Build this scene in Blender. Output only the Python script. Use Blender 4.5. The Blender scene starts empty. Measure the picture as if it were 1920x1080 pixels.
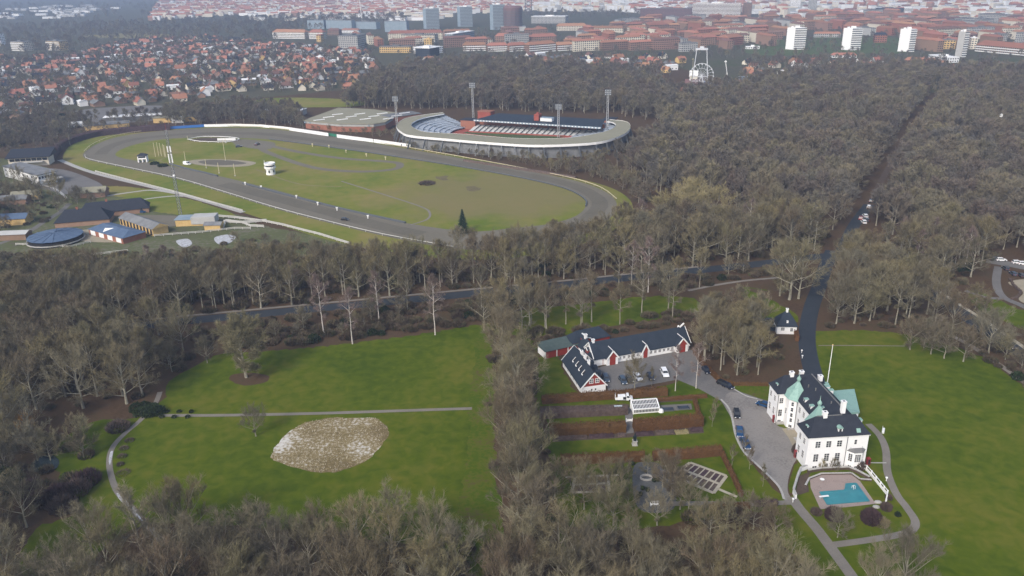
import bpy, math, random
from mathutils import Vector, Matrix
R = math.radians
PI = math.pi
SC = bpy.context.scene
COL = SC.collection
rnd = random.Random(11)

# ------------------------------------------------------------------ camera, light, exposure
CAM_H = 120.0
F_PX, PITCH, ROLL = 1500.0, math.atan(600.0 / 1500.0), R(1.1)
_c, _s = math.cos(PITCH), math.sin(PITCH)
FW = Vector((0, _c, -_s)); UP0 = Vector((0, _s, _c)); RT0 = Vector((1, 0, 0))
RT = RT0 * math.cos(ROLL) - UP0 * math.sin(ROLL)
UP = UP0 * math.cos(ROLL) + RT0 * math.sin(ROLL)
cam = bpy.data.objects.new('camera', bpy.data.cameras.new('camera'))
COL.objects.link(cam)
cam.matrix_world = Matrix(((RT.x, UP.x, -FW.x, 0), (RT.y, UP.y, -FW.y, 0), (RT.z, UP.z, -FW.z, CAM_H), (0, 0, 0, 1)))
cam.data.sensor_width = 36.0
cam.data.lens = 36.0 * F_PX / 1920.0
cam.data.clip_start = 1.0
cam.data.clip_end = 60000.0
SC.camera = cam

SUN_EL, SUN_AZ = R(38), R(212)          # the sun stands behind the camera, a little to the left, behind thin cloud
W = bpy.data.worlds.new('World'); SC.world = W; W.use_nodes = True
nt = W.node_tree; nt.nodes.clear()
sky = nt.nodes.new('ShaderNodeTexSky'); sky.sky_type = 'NISHITA'; sky.sun_disc = False
sky.sun_elevation = SUN_EL; sky.sun_rotation = SUN_AZ
sky.air_density = 1.0; sky.dust_density = 3.0; sky.ozone_density = 0.6
bg = nt.nodes.new('ShaderNodeBackground'); bg.inputs['Strength'].default_value = 0.13
wo = nt.nodes.new('ShaderNodeOutputWorld')
hs = nt.nodes.new('ShaderNodeHueSaturation'); hs.inputs['Saturation'].default_value = 0.95      # thin cloud greys the blue
nt.links.new(sky.outputs[0], hs.inputs['Color']); nt.links.new(hs.outputs[0], bg.inputs[0]); nt.links.new(bg.outputs[0], wo.inputs[0])
sl = bpy.data.lights.new('sun', 'SUN'); sl.energy = 1.5; sl.angle = R(10); sl.color = (1.0, 0.965, 0.91)
so = bpy.data.objects.new('sun', sl); COL.objects.link(so)
tos = Vector((math.sin(SUN_AZ) * math.cos(SUN_EL), math.cos(SUN_AZ) * math.cos(SUN_EL), math.sin(SUN_EL)))
so.rotation_euler = tos.to_track_quat('Z', 'Y').to_euler(); so.location = (0, -50, 300)
vs = SC.view_settings
SC.display_settings.display_device = 'sRGB'
vs.view_transform = 'Standard'; vs.look = 'None'; vs.gamma = 1.0; vs.use_curve_mapping = False
vs.exposure = 0.72
SC.cycles.use_denoising = True; SC.cycles.denoising_prefilter = 'NONE'
cy = SC.cycles
cy.max_bounces = 4; cy.diffuse_bounces = 2; cy.glossy_bounces = 2; cy.transmission_bounces = 2
cy.volume_bounces = 0; cy.transparent_max_bounces = 6
cy.caustics_reflective = False; cy.caustics_refractive = False

# ------------------------------------------------------------------ helpers
def at(px, py, z=0.0):
    """photo pixel (1920x1080) -> point of the horizontal plane at height z"""
    d = FW + RT * ((px - 960.0) / F_PX) + UP * ((540.0 - py) / F_PX)
    t = (z - CAM_H) / d.z
    return Vector((d.x * t, d.y * t, z))

def P(pts, z=0.0):
    return [at(x, y, z) for x, y in pts]

def flat(pts, z):
    return [Vector((p[0], p[1], z)) for p in pts]

def smooth(pts, n=4, closed=True):
    out = []; N = len(pts)
    rng = range(N) if closed else range(N - 1)
    for i in rng:
        if closed:
            a, b, c, d = pts[i - 1], pts[i], pts[(i + 1) % N], pts[(i + 2) % N]
        else:
            a, b, c, d = pts[max(i - 1, 0)], pts[i], pts[i + 1], pts[min(i + 2, N - 1)]
        for k in range(n):
            t = k / n
            out.append(0.5 * ((2 * b) + (c - a) * t + (2 * a - 5 * b + 4 * c - d) * t * t + (3 * b - a - 3 * c + d) * t ** 3))
    if not closed: out.append(pts[-1].copy())
    return out

def inside(x, y, poly):
    r = False; j = len(poly) - 1
    for i in range(len(poly)):
        xi, yi, xj, yj = poly[i][0], poly[i][1], poly[j][0], poly[j][1]
        if (yi > y) != (yj > y) and x < (xj - xi) * (y - yi) / (yj - yi) + xi: r = not r
        j = i
    return r

def dist_path(x, y, path):
    best = 1e9
    for a, b in zip(path, path[1:]):
        ax, ay, bx, by = a[0], a[1], b[0], b[1]
        dx, dy = bx - ax, by - ay; L = dx * dx + dy * dy or 1e-9
        t = max(0, min(1, ((x - ax) * dx + (y - ay) * dy) / L))
        best = min(best, math.hypot(x - ax - t * dx, y - ay - t * dy))
    return best

class MB:
    """collects faces; build() links them as ONE mesh object"""
    def __init__(s): s.v = []; s.f = []; s.m = []
    def face(s, pts, mi=0):
        i = len(s.v); s.v.extend([tuple(p) for p in pts]); s.f.append(tuple(range(i, i + len(pts)))); s.m.append(mi)
    def box(s, x0, y0, z0, x1, y1, z1, mi=0):
        s.prism([(x0, y0), (x1, y0), (x1, y1), (x0, y1)], z0, z1, mi)
    def prism(s, poly, z0, z1, mi=0, bottom=True, top=True, mt=None):
        n = len(poly)
        a = sum(poly[i][0] * poly[(i + 1) % n][1] - poly[(i + 1) % n][0] * poly[i][1] for i in range(n))
        if a < 0: poly = poly[::-1]
        i = len(s.v)
        s.v.extend([(p[0], p[1], z0) for p in poly]); s.v.extend([(p[0], p[1], z1) for p in poly])
        for k in range(n):
            j = (k + 1) % n
            s.f.append((i + k, i + j, i + n + j, i + n + k)); s.m.append(mi)
        if top: s.f.append(tuple(range(i + n, i + 2 * n))); s.m.append(mi if mt is None else mt)
        if bottom: s.f.append(tuple(range(i + n - 1, i - 1, -1))); s.m.append(mi)
    def beam(s, a, b, w, h, mi=0):
        a = Vector(a); b = Vector(b); d = (b - a)
        if d.length < 1e-6: return
        d.normalize(); u = Vector((0, 0, 1)) if abs(d.z) < .95 else Vector((0, 1, 0))
        r = d.cross(u).normalized() * (w / 2); q = r.cross(d).normalized() * (h / 2)
        c = [a - r - q, a + r - q, a + r + q, a - r + q]; e = [p + (b - a) for p in c]
        i = len(s.v); s.v.extend([tuple(p) for p in c + e])
        for k in range(4):
            j = (k + 1) % 4; s.f.append((i + k, i + j, i + 4 + j, i + 4 + k)); s.m.append(mi)
        s.f.append((i + 3, i + 2, i + 1, i)); s.m.append(mi); s.f.append((i + 4, i + 5, i + 6, i + 7)); s.m.append(mi)
    def tube(s, path, rad, n=6, mi=0, cap=True):
        path = [Vector(p) for p in path]; i0 = len(s.v); rings = len(path)
        for k, p in enumerate(path):
            d = (path[min(k + 1, rings - 1)] - path[max(k - 1, 0)]).normalized()
            u = Vector((1, 0, 0)) if abs(d.x) < .8 else Vector((0, 1, 0))
            a = d.cross(u).normalized(); b = d.cross(a)
            r = rad[k] if hasattr(rad, '__len__') else rad
            for q in range(n):
                t = 2 * PI * q / n; s.v.append(tuple(p + a * (r * math.cos(t)) + b * (r * math.sin(t))))
        for k in range(rings - 1):
            for q in range(n):
                w = (q + 1) % n; s.f.append((i0 + k * n + q, i0 + k * n + w, i0 + (k + 1) * n + w, i0 + (k + 1) * n + q)); s.m.append(mi)
        if cap:
            s.f.append(tuple(range(i0 + n - 1, i0 - 1, -1))); s.m.append(mi)
            s.f.append(tuple(i0 + (rings - 1) * n + q for q in range(n))); s.m.append(mi)
    def lathe(s, prof, c=(0, 0), n=12, mi=0):
        i0 = len(s.v)
        for r, z in prof:
            for q in range(n):
                t = 2 * PI * q / n; s.v.append((c[0] + r * math.cos(t), c[1] + r * math.sin(t), z))
        for k in range(len(prof) - 1):
            for q in range(n):
                w = (q + 1) % n; s.f.append((i0 + k * n + q, i0 + k * n + w, i0 + (k + 1) * n + w, i0 + (k + 1) * n + q)); s.m.append(mi)
        s.f.append(tuple(i0 + (len(prof) - 1) * n + q for q in range(n))); s.m.append(mi)
    def hip(s, x0, y0, x1, y1, z0, z1, hx0=None, hx1=None, mi=0, gable=None):
        """ridge along x in the middle of y; hx0/hx1 = hip run at each end (0 = gable end, closed with material gable)"""
        ym = (y0 + y1) / 2; hx0 = (y1 - y0) / 2 if hx0 is None else hx0; hx1 = (y1 - y0) / 2 if hx1 is None else hx1
        A, B, C, D = (x0, y0, z0), (x1, y0, z0), (x1, y1, z0), (x0, y1, z0); E, G = (x0 + hx0, ym, z1), (x1 - hx1, ym, z1)
        s.face([A, B, G, E], mi); s.face([C, D, E, G], mi)
        s.face([D, A, E], mi if hx0 > .01 or gable is None else gable); s.face([B, C, G], mi if hx1 > .01 or gable is None else gable)
        s.face([D, C, B, A], mi)
    def mesh(s, name, mats, sm=False):
        me = bpy.data.meshes.new(name); me.from_pydata(s.v, [], s.f)
        for m in (mats if isinstance(mats, (list, tuple)) else [mats]): me.materials.append(m)
        me.polygons.foreach_set('material_index', s.m)
        if sm: me.polygons.foreach_set('use_smooth', [True] * len(s.f))
        me.update(); return me
    def build(s, name, mats, parent=None, sm=False):
        return put(name, s.mesh(name, mats, sm), parent)

def put(name, me, parent=None):
    o = bpy.data.objects.new(name, me); COL.objects.link(o)
    if parent: o.parent = parent
    return o

def tag(o, label=None, cat=None, group=None, kind=None):
    if label: o['label'] = label
    if cat: o['category'] = cat
    if group: o['group'] = group
    if kind: o['kind'] = kind
    return o

def thing(name, label, cat, loc=(0, 0, 0), rz=0.0, group=None):
    o = bpy.data.objects.new(name, None); COL.objects.link(o)
    o.location = loc; o.rotation_euler = (0, 0, rz); o.empty_display_size = .5
    return tag(o, label, cat, group)

def dup(o, loc, rz=0.0, label=None, group=None, sc=None, mats=None):
    """copy of a thing with copies of its parts and sub-parts; meshes are shared"""
    def rec(a, par):
        c = a.copy(); COL.objects.link(c)
        if par: c.parent = par
        for ch in KIDS.get(a.name, []): rec(ch, c)
        return c
    KIDS = {}
    def walk(a):
        KIDS[a.name] = list(a.children)
        for ch in a.children: walk(ch)
    walk(o)
    n = rec(o, None); n.location = loc; n.rotation_euler = (0, 0, rz)
    if sc: n.scale = sc if hasattr(sc, '__len__') else (sc, sc, sc)
    if label: n['label'] = label
    if group: n['group'] = group
    return n

def srgb(r, g, b):
    f = lambda c: (c / 255) / 12.92 if c / 255 <= .04045 else ((c / 255 + .055) / 1.055) ** 2.4
    return (f(r), f(g), f(b))

def mat(name, c, rough=.85, c2=None, c3=None, sc=1.0, det=3.0, world=False, lo=.35, hi=.65, sc2=None, amt2=.5, metal=0.0, spec=None, pick=None, bump=0.0, objrand=0.0, bsc=None, dist=0.0):
    m = bpy.data.materials.new(name); m.use_nodes = True
    n = m.node_tree.nodes; L = m.node_tree.links; b = n['Principled BSDF']
    b.inputs['Roughness'].default_value = rough; b.inputs['Metallic'].default_value = metal
    b.inputs['Specular IOR Level'].default_value = spec if spec is not None else (.03 if rough > .87 else .25)
    b.inputs['Base Color'].default_value = (*c, 1)
    m.diffuse_color = (*c, 1)
    if c2 is None and objrand == 0 and bump == 0 and pick is None: return m
    if world:
        g = n.new('ShaderNodeNewGeometry'); vec = g.outputs['Position']
    else:
        g = n.new('ShaderNodeTexCoord'); vec = g.outputs['Object']
    def noise(s, d=det):
        t = n.new('ShaderNodeTexNoise'); t.inputs['Scale'].default_value = s; t.inputs['Detail'].default_value = d
        t.inputs['Distortion'].default_value = dist
        L.new(vec, t.inputs['Vector']); return t.outputs['Fac']
    col = None
    if c2 is not None:
        f = noise(sc)
        if sc2:
            f2 = noise(sc2)
            mm = n.new('ShaderNodeMix'); mm.data_type = 'FLOAT'; mm.inputs[0].default_value = amt2
            L.new(f, mm.inputs[2]); L.new(f2, mm.inputs[3]); f = mm.outputs[0]
        r = n.new('ShaderNodeValToRGB'); e = r.color_ramp.elements
        e[0].position = lo; e[0].color = (*c, 1); e[1].position = hi; e[1].color = (*(c3 or c2), 1)
        if c3: k = e.new((lo + hi) / 2); k.color = (*c2, 1)
        L.new(f, r.inputs[0]); col = r.outputs[0]
    if pick:        # each tree takes one of several natural tints
        oi = n.new('ShaderNodeObjectInfo'); r = n.new('ShaderNodeValToRGB'); r.color_ramp.interpolation = 'LINEAR'; e = r.color_ramp.elements
        e[0].position = 0; e[0].color = (*pick[0], 1); e[1].position = 1; e[1].color = (*pick[-1], 1)
        for i, k in enumerate(pick[1:-1]): x = e.new((i + 1) / (len(pick) - 1)); x.color = (*k, 1)
        L.new(oi.outputs['Random'], r.inputs[0]); mx = n.new('ShaderNodeMix'); mx.data_type = 'RGBA'; mx.blend_type = 'MULTIPLY'; mx.inputs[0].default_value = 1.0
        f = noise(sc); r2 = n.new('ShaderNodeMapRange'); r2.inputs[1].default_value = .3; r2.inputs[2].default_value = .7; r2.inputs[3].default_value = .8; r2.inputs[4].default_value = 1.2; L.new(f, r2.inputs[0])
        L.new(r.outputs[0], mx.inputs[6]); L.new(r2.outputs[0], mx.inputs[7]); col = mx.outputs[2]
    if objrand:
        oi = n.new('ShaderNodeObjectInfo'); hs = n.new('ShaderNodeHueSaturation')
        mr = n.new('ShaderNodeMapRange'); mr.inputs[3].default_value = 1 - objrand; mr.inputs[4].default_value = 1 + objrand
        L.new(oi.outputs['Random'], mr.inputs[0]); L.new(mr.outputs[0], hs.inputs['Value'])
        m2 = n.new('ShaderNodeMath'); m2.operation = 'MULTIPLY'; m2.inputs[1].default_value = 7.31; L.new(oi.outputs['Random'], m2.inputs[0])
        fr = n.new('ShaderNodeMath'); fr.operation = 'FRACT'; L.new(m2.outputs[0], fr.inputs[0])
        mr2 = n.new('ShaderNodeMapRange'); mr2.inputs[3].default_value = .5 - objrand * .06; mr2.inputs[4].default_value = .5 + objrand * .06
        L.new(fr.outputs[0], mr2.inputs[0]); L.new(mr2.outputs[0], hs.inputs['Hue'])
        if col: L.new(col, hs.inputs['Color'])
        else: hs.inputs['Color'].default_value = (*c, 1)
        col = hs.outputs[0]
    if col: L.new(col, b.inputs['Base Color'])
    if bump:
        bp = n.new('ShaderNodeBump'); bp.inputs['Strength'].default_value = bump; bp.inputs['Distance'].default_value = .1
        L.new(noise(bsc or sc * 4), bp.inputs['Height']); L.new(bp.outputs[0], b.inputs['Normal'])
    return m

M = {}
M['litter'] = mat('leaf_litter', (.052, .034, .021), .95, (.085, .055, .033), (.060, .052, .026), sc=.09, sc2=.9, world=True, lo=.3, hi=.7, det=6)
M['field'] = mat('winter_field', (.060, .062, .038), .95, (.085, .078, .052), (.055, .075, .030), sc=.012, sc2=.2, world=True, det=6)
M['grass'] = mat('lawn_grass', (.046, .074, .003), .95, (.074, .100, .005), (.115, .118, .014), sc=.03, sc2=.30, amt2=.46, world=True, lo=.36, hi=.64, det=8, dist=.4)
M['rough_grass'] = mat('rough_grass', (.058, .092, .004), .95, (.086, .102, .010), (.095, .072, .034), sc=.12, sc2=.9, world=True, lo=.42, hi=.66, det=7)
M['infield'] = mat('infield_grass', (.110, .148, .020), .95, (.165, .172, .034), (.215, .180, .060), sc=.022, sc2=.16, amt2=.35, world=True, lo=.36, hi=.64, det=6)
M['dry_grass'] = mat('dry_grass', (.24, .195, .10), .95, (.19, .175, .075), (.20, .145, .08), sc=.03, sc2=.25, world=True, det=6)
M['track'] = mat('cinder_track', (.148, .135, .105), .95, (.178, .162, .128), sc=.05, sc2=.6, world=True, det=6)
M['track_dark'] = mat('damp_cinder', (.120, .109, .084), .95, (.148, .135, .106), sc=.05, sc2=.6, world=True, det=6)
M['asphalt'] = mat('asphalt', (.031, .038, .048), .9, (.042, .050, .061), sc=.2, sc2=3, world=True, det=5)
M['road'] = mat('road_asphalt', (.034, .041, .050), .9, (.045, .052, .061), sc=.2, sc2=3, world=True, det=5)
M['gravel'] = mat('gravel', (.165, .155, .145), .95, (.235, .22, .205), (.115, .108, .102), sc=.09, sc2=1.6, amt2=.42, world=True, det=7, lo=.3, hi=.72)
M['yard'] = mat('yard_gravel', (.13, .126, .122), .95, (.18, .172, .165), sc=.12, sc2=1.5, world=True, det=6)
M['path'] = mat('path_gravel', (.17, .155, .135), .95, (.22, .20, .175), sc=.3, sc2=3, world=True, det=5)
M['palepath'] = mat('pale_path', (.33, .30, .23), .95, (.42, .38, .30), sc=.4, sc2=3, world=True)
M['sand'] = mat('sand', (.26, .23, .17), .95, (.34, .30, .225), sc=.3, sc2=3, world=True)
M['soil'] = mat('bare_soil', (.075, .055, .043), .95, (.105, .080, .062), sc=.4, sc2=2, world=True)
M['snow'] = mat('ice', (.50, .51, .54), .6, (.24, .235, .22), sc=.8, sc2=5, world=True, lo=.45, hi=.62)
M['paddock'] = mat('paddock_dirt', (.105, .092, .070), .95, (.095, .108, .042), (.15, .138, .105), sc=.04, sc2=.5, world=True, det=6)
M['court'] = mat('court_gravel', (.085, .088, .088), .9, (.125, .127, .125), sc=.25, sc2=2, world=True)
M['rail'] = mat('weathered_rail', (.50, .49, .46), .8)
M['lone'] = mat('lone_tree_twigs', (.165, .148, .085), .95, (.20, .182, .11), sc=.3)
M['stone'] = mat('kerb_stone', (.33, .32, .30), .9, (.42, .41, .39), sc=2, world=True)
M['white'] = mat('white_render', (.80, .80, .80), .8, (.72, .72, .715), sc=.6, sc2=4, lo=.4, hi=.75)
M['whitep'] = mat('white_paint', (.78, .78, .77), .6)
M['slate'] = mat('slate_tiles', (.022, .026, .036), .7, (.034, .039, .052), sc=.7, sc2=8, amt2=.6, spec=.12, bump=.3, bsc=9)
M['slateb'] = mat('blue_slate', (.022, .031, .045), .7, (.034, .044, .060), sc=.5, sc2=7, amt2=.6, spec=.12, bump=.3, bsc=9)
M['greenroof'] = mat('green_felt', (.060, .085, .080), .8, (.075, .10, .092), sc=1)
M['copper'] = mat('verdigris_copper', (.19, .33, .285), .6, (.25, .40, .35), (.14, .26, .225), sc=.5, sc2=4, spec=.4, lo=.3, hi=.7)
M['lead'] = mat('lead_sheet', (.13, .13, .13), .6, (.17, .17, .165), sc=2)
M['glass'] = mat('window_glass', (.030, .034, .040), .15, spec=.6)
M['frame'] = mat('window_frame', (.70, .70, .69), .6)
M['dark'] = mat('dark_opening', (.02, .02, .022), .8)
M['red'] = mat('falu_red_boards', (.23, .028, .020), .8, (.28, .040, .028), sc=1.5, sc2=8)
M['brick'] = mat('red_brick', (.26, .115, .080), .9, (.32, .145, .10), sc=.6, sc2=5)
M['brickb'] = mat('brown_brick', (.24, .15, .11), .9, (.29, .19, .14), sc=.6, sc2=5, objrand=.15)
M['yellow'] = mat('yellow_render', (.55, .37, .14), .85, (.62, .44, .20), sc=.8)
M['cream'] = mat('cream_render', (.58, .53, .43), .85, (.66, .61, .51), sc=.4, objrand=.12)
M['tile'] = mat('red_roof_tiles', (.27, .125, .078), .85, (.34, .165, .105), sc=.5, sc2=5, objrand=.25)
M['tiled'] = mat('dark_red_tiles', (.15, .085, .068), .85, (.19, .11, .085), sc=.5, sc2=5, objrand=.2)
M['grey'] = mat('grey_roof', (.13, .135, .14), .85, (.18, .185, .19), sc=.3, objrand=.2)
M['concrete'] = mat('concrete', (.36, .36, .35), .9, (.44, .44, .43), sc=.3, sc2=3, objrand=.08)
M['tan'] = mat('tan_roof', (.235, .225, .165), .9, (.275, .262, .195), sc=.05, sc2=.6)
M['bluegrey'] = mat('blue_grey_cladding', (.20, .26, .31), .6, (.25, .31, .36), sc=.2)
M['purple'] = mat('purple_brick', (.15, .085, .085), .85, (.18, .105, .10), sc=.3)
M['ride'] = mat('ride_paint', (.52, .54, .57), .6)
M['metal'] = mat('galvanised_steel', (.42, .43, .44), .45, metal=.4)
M['dmetal'] = mat('dark_steel', (.12, .13, .14), .5, metal=.3)
M['rubber'] = mat('tyre_rubber', (.02, .02, .02), .9)
M['wood'] = mat('pale_timber', (.48, .42, .27), .85, (.58, .52, .36), sc=1.5)
M['seat'] = mat('grey_seats', (.30, .34, .39), .7, (.38, .42, .47), sc=.6)
M['seatw'] = mat('white_seats', (.55, .56, .56), .7, (.42, .43, .43), sc=1.2, sc2=5)
M['pitch'] = mat('stadium_turf', (.070, .095, .040), .95, (.085, .11, .045), sc=.05, world=True)
M['athred'] = mat('red_running_surface', (.27, .075, .055), .9, (.31, .09, .07), sc=.2, world=True)
M['blue'] = mat('blue_sheet_roof', (.075, .115, .185), .55, (.095, .14, .215), sc=.4)
M['bark'] = mat('grey_bark', (.23, .215, .165), .95, (.30, .28, .225), sc=1.5, objrand=.15)
M['scrub'] = mat('brown_scrub', (.085, .066, .046), .95, (.125, .098, .066), (.075, .078, .042), sc=.4, objrand=.3)
M['twig'] = mat('bare_twigs', (.15, .13, .09), .95, sc=.25, pick=[(0.132, 0.118, 0.086), (0.2, 0.17, 0.094), (0.172, 0.16, 0.115), (0.145, 0.112, 0.076), (0.186, 0.168, 0.096), (0.214, 0.19, 0.128), (0.128, 0.114, 0.077), (0.172, 0.142, 0.095), (0.225, 0.194, 0.104)])
M['twigf'] = mat('wood_twigs', (.11, .10, .08), .95, sc=.2, pick=[(0.121, 0.111, 0.094), (0.182, 0.156, 0.11), (0.149, 0.142, 0.124), (0.135, 0.106, 0.088), (0.192, 0.173, 0.117), (0.125, 0.114, 0.099), (0.17, 0.139, 0.113), (0.22, 0.196, 0.124), (0.142, 0.135, 0.113)])
M['birchbark'] = mat('birch_bark', (.50, .46, .42), .8, (.30, .27, .25), sc=3, lo=.5, hi=.7)
M['birchtwig'] = mat('birch_twigs', (.17, .125, .11), .95, (.22, .17, .15), sc=.3, objrand=.15)
M['willow'] = mat('willow_twigs', (.235, .20, .10), .95, (.29, .255, .14), sc=.3, objrand=.12)
M['needle'] = mat('fir_needles', (.016, .033, .020), .95, (.030, .052, .028), sc=1.2, objrand=.2)
M['evergreen'] = mat('evergreen_leaves', (.016, .026, .012), .9, (.035, .050, .020), sc=1.0, objrand=.25)
M['beech'] = mat('beech_hedge_leaves', (.088, .046, .020), .95, (.125, .066, .028), (.068, .040, .020), sc=.5, sc2=4, lo=.3, hi=.7, objrand=.12)
M['shrub'] = mat('bare_shrub', (.090, .066, .058), .95, (.125, .095, .080), sc=1, objrand=.2)
M['purpleshrub'] = mat('purple_shrub', (.055, .036, .040), .95, (.085, .056, .060), sc=1, objrand=.1)
M['orange'] = mat('orange_leaves', (.33, .17, .03), .95, (.40, .22, .05), sc=1)
M['straw'] = mat('white_straw', (.60, .57, .50), .95, (.40, .33, .20), sc=.6, sc2=3, world=True)
M['meadow'] = mat('unmown_meadow', (.56, .54, .49), .95, (.24, .19, .095), (.15, .115, .055), sc=.05, sc2=1.1, amt2=.40, world=True, lo=.40, hi=.56, det=8)
M['paving'] = mat('pink_paving', (.255, .20, .18), .9, (.31, .25, .225), (.21, .165, .15), sc=.4, sc2=4, lo=.3, hi=.7, world=True)
M['cover'] = mat('teal_pool_cover', (.022, .165, .205), .45, (.032, .215, .25), (.10, .30, .34), sc=.10, sc2=.5, lo=.35, hi=.75, spec=.5, world=True)
M['pondw'] = mat('pond_water', (.02, .035, .04), .12, spec=.6)
M['carblue'] = mat('blue_car_paint', (.012, .055, .14), .25, spec=.6)
M['carnavy'] = mat('navy_car_paint', (.016, .022, .040), .25, spec=.6)
M['carblack'] = mat('black_car_paint', (.012, .013, .016), .25, spec=.6)
M['cargrey'] = mat('grey_car_paint', (.06, .065, .075), .3, spec=.6)
M['carslate'] = mat('slate_blue_car_paint', (.05, .075, .11), .3, spec=.6)
M['carwhite'] = mat('white_car_paint', (.80, .81, .82), .3, spec=.6)
M['carred'] = mat('red_car_paint', (.20, .02, .02), .3, spec=.6)
M['lamp'] = mat('lamp_glass', (.75, .76, .76), .2)
M['flood'] = mat('flood_lamp_glass', (.38, .40, .42), .3)
M['patch'] = mat('worn_patch', (.115, .095, .055), .95, (.16, .135, .07), sc=.2, sc2=1.0, world=True)
M['tail'] = mat('tail_lamp', (.30, .01, .01), .3)
M['green'] = mat('green_boards', (.03, .16, .10), .7)
M['bluep'] = mat('blue_paint', (.03, .13, .40), .6)
M['bronze'] = mat('dark_bronze', (.02, .03, .035), .5, metal=.4)

# straw-coloured ground at the right end of the racecourse infield, fading into the green
m_ = M['infield']; n_ = m_.node_tree.nodes; L_ = m_.node_tree.links; bs_ = n_['Principled BSDF']; src_ = bs_.inputs['Base Color'].links[0].from_socket
ge_ = n_.new('ShaderNodeNewGeometry'); mp_ = n_.new('ShaderNodeMapping'); mp_.vector_type = 'POINT'
c0_ = at(930, 366); mp_.inputs['Location'].default_value = (-c0_.x / 85, -c0_.y / 75, 0); mp_.inputs['Scale'].default_value = (1 / 85, 1 / 75, 1)
gr_ = n_.new('ShaderNodeTexGradient'); gr_.gradient_type = 'SPHERICAL'; nz_ = n_.new('ShaderNodeTexNoise'); nz_.inputs['Scale'].default_value = .045; nz_.inputs['Detail'].default_value = 7
ad_ = n_.new('ShaderNodeMath'); ad_.operation = 'MULTIPLY_ADD'; ad_.inputs[1].default_value = 1.0
rp_ = n_.new('ShaderNodeValToRGB'); rp_.color_ramp.elements[0].position = .66; rp_.color_ramp.elements[1].position = 1.0; rp_.color_ramp.elements[1].color = (.8, .8, .8, 1)
mx_ = n_.new('ShaderNodeMix'); mx_.data_type = 'RGBA'; mx_.inputs[7].default_value = (.185, .158, .070, 1)
L_.new(ge_.outputs['Position'], mp_.inputs[0]); L_.new(mp_.outputs[0], gr_.inputs[0]); L_.new(ge_.outputs['Position'], nz_.inputs['Vector'])
L_.new(gr_.outputs['Fac'], ad_.inputs[0]); L_.new(nz_.outputs['Fac'], ad_.inputs[2]); L_.new(ad_.outputs[0], rp_.inputs[0]); L_.new(rp_.outputs[0], mx_.inputs[0]); L_.new(src_, mx_.inputs[6]); L_.new(mx_.outputs[2], bs_.inputs['Base Color'])

# ------------------------------------------------------------------ the setting: ground sheets, roads, paths
_zc = [0]
def lift(z):
    """no two sheets share a plane"""
    _zc[0] += 1; return z + .0003 * (_zc[0] % 14)

def ragged(pts, step=1.5, amp=.75):
    """natural edges wander"""
    out = []; r = random.Random(int(pts[0].x * 10)); N = len(pts)
    for i in range(N):
        p, q = pts[i], pts[(i + 1) % N]; L = (q - p).length; st = max(step, L / 40); n = max(1, int(L / st)); s = min(1, L / 4)
        for k in range(n):
            c = p.lerp(q, k / n); out.append(Vector((c.x + r.uniform(-amp, amp) * s, c.y + r.uniform(-amp, amp) * s, 0)))
    return out

def sheet(name, pts, z, m, n=4, sm=True, closed=True):
    pts = smooth(pts, n) if sm else pts
    if m in ('grass', 'rough_grass', 'litter', 'infield', 'dry_grass', 'meadow', 'paddock') and sm: pts = ragged(pts)
    if m == 'patch': pts = ragged(pts, 2.5, 2.2)
    b = MB(); b.face(flat(pts, lift(z))); o = b.build(name, M[m]); o['kind'] = 'structure'
    if o.data.polygons[0].normal.z < 0: o.data.flip_normals()
    return pts

def ribbon(name, path, w, z, m, n=6, sm=True):
    pts = smooth(path, n, False) if sm else path
    b = MB(); l = []; r = []; z = lift(z)
    for i, p in enumerate(pts):
        d = (pts[min(i + 1, len(pts) - 1)] - pts[max(i - 1, 0)]); d.z = 0; d.normalize(); q = Vector((-d.y, d.x, 0)) * (w / 2)
        l.append(p + q); r.append(p - q)
    for i in range(len(pts) - 1):
        b.face(flat([r[i], r[i + 1], l[i + 1], l[i]], z))
    o = b.build(name, M[m]); o['kind'] = 'structure'
    return pts

def kerb(name, path, w, h, m, n=6, sm=True):
    pts = smooth(path, n, False) if sm else path
    b = MB()
    for p, q in zip(pts, pts[1:]):
        d = (q - p); d.z = 0; d.normalize(); s = Vector((-d.y, d.x, 0)) * (w / 2)
        b.prism([p + s, p - s, q - s, q + s], 0.0, h, bottom=False)
    o = b.build(name, M[m]); o['kind'] = 'structure'
    return pts

b = MB(); b.face([(-16000, -3000, 0), (16000, -3000, 0), (16000, 32000, 0), (-16000, 32000, 0)])
g = b.build('ground', M['litter']); g['kind'] = 'structure'
# open land beyond the woods (town ground)
b = MB(); b.face(flat(P([(-600, 245), (300, 200), (690, 165), (1240, 118), (1420, 168), (2600, 190), (5200, -40), (960, -57), (-3000, 34)]), .04))
g = b.build('town_ground', M['field']); g['kind'] = 'structure'

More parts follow.
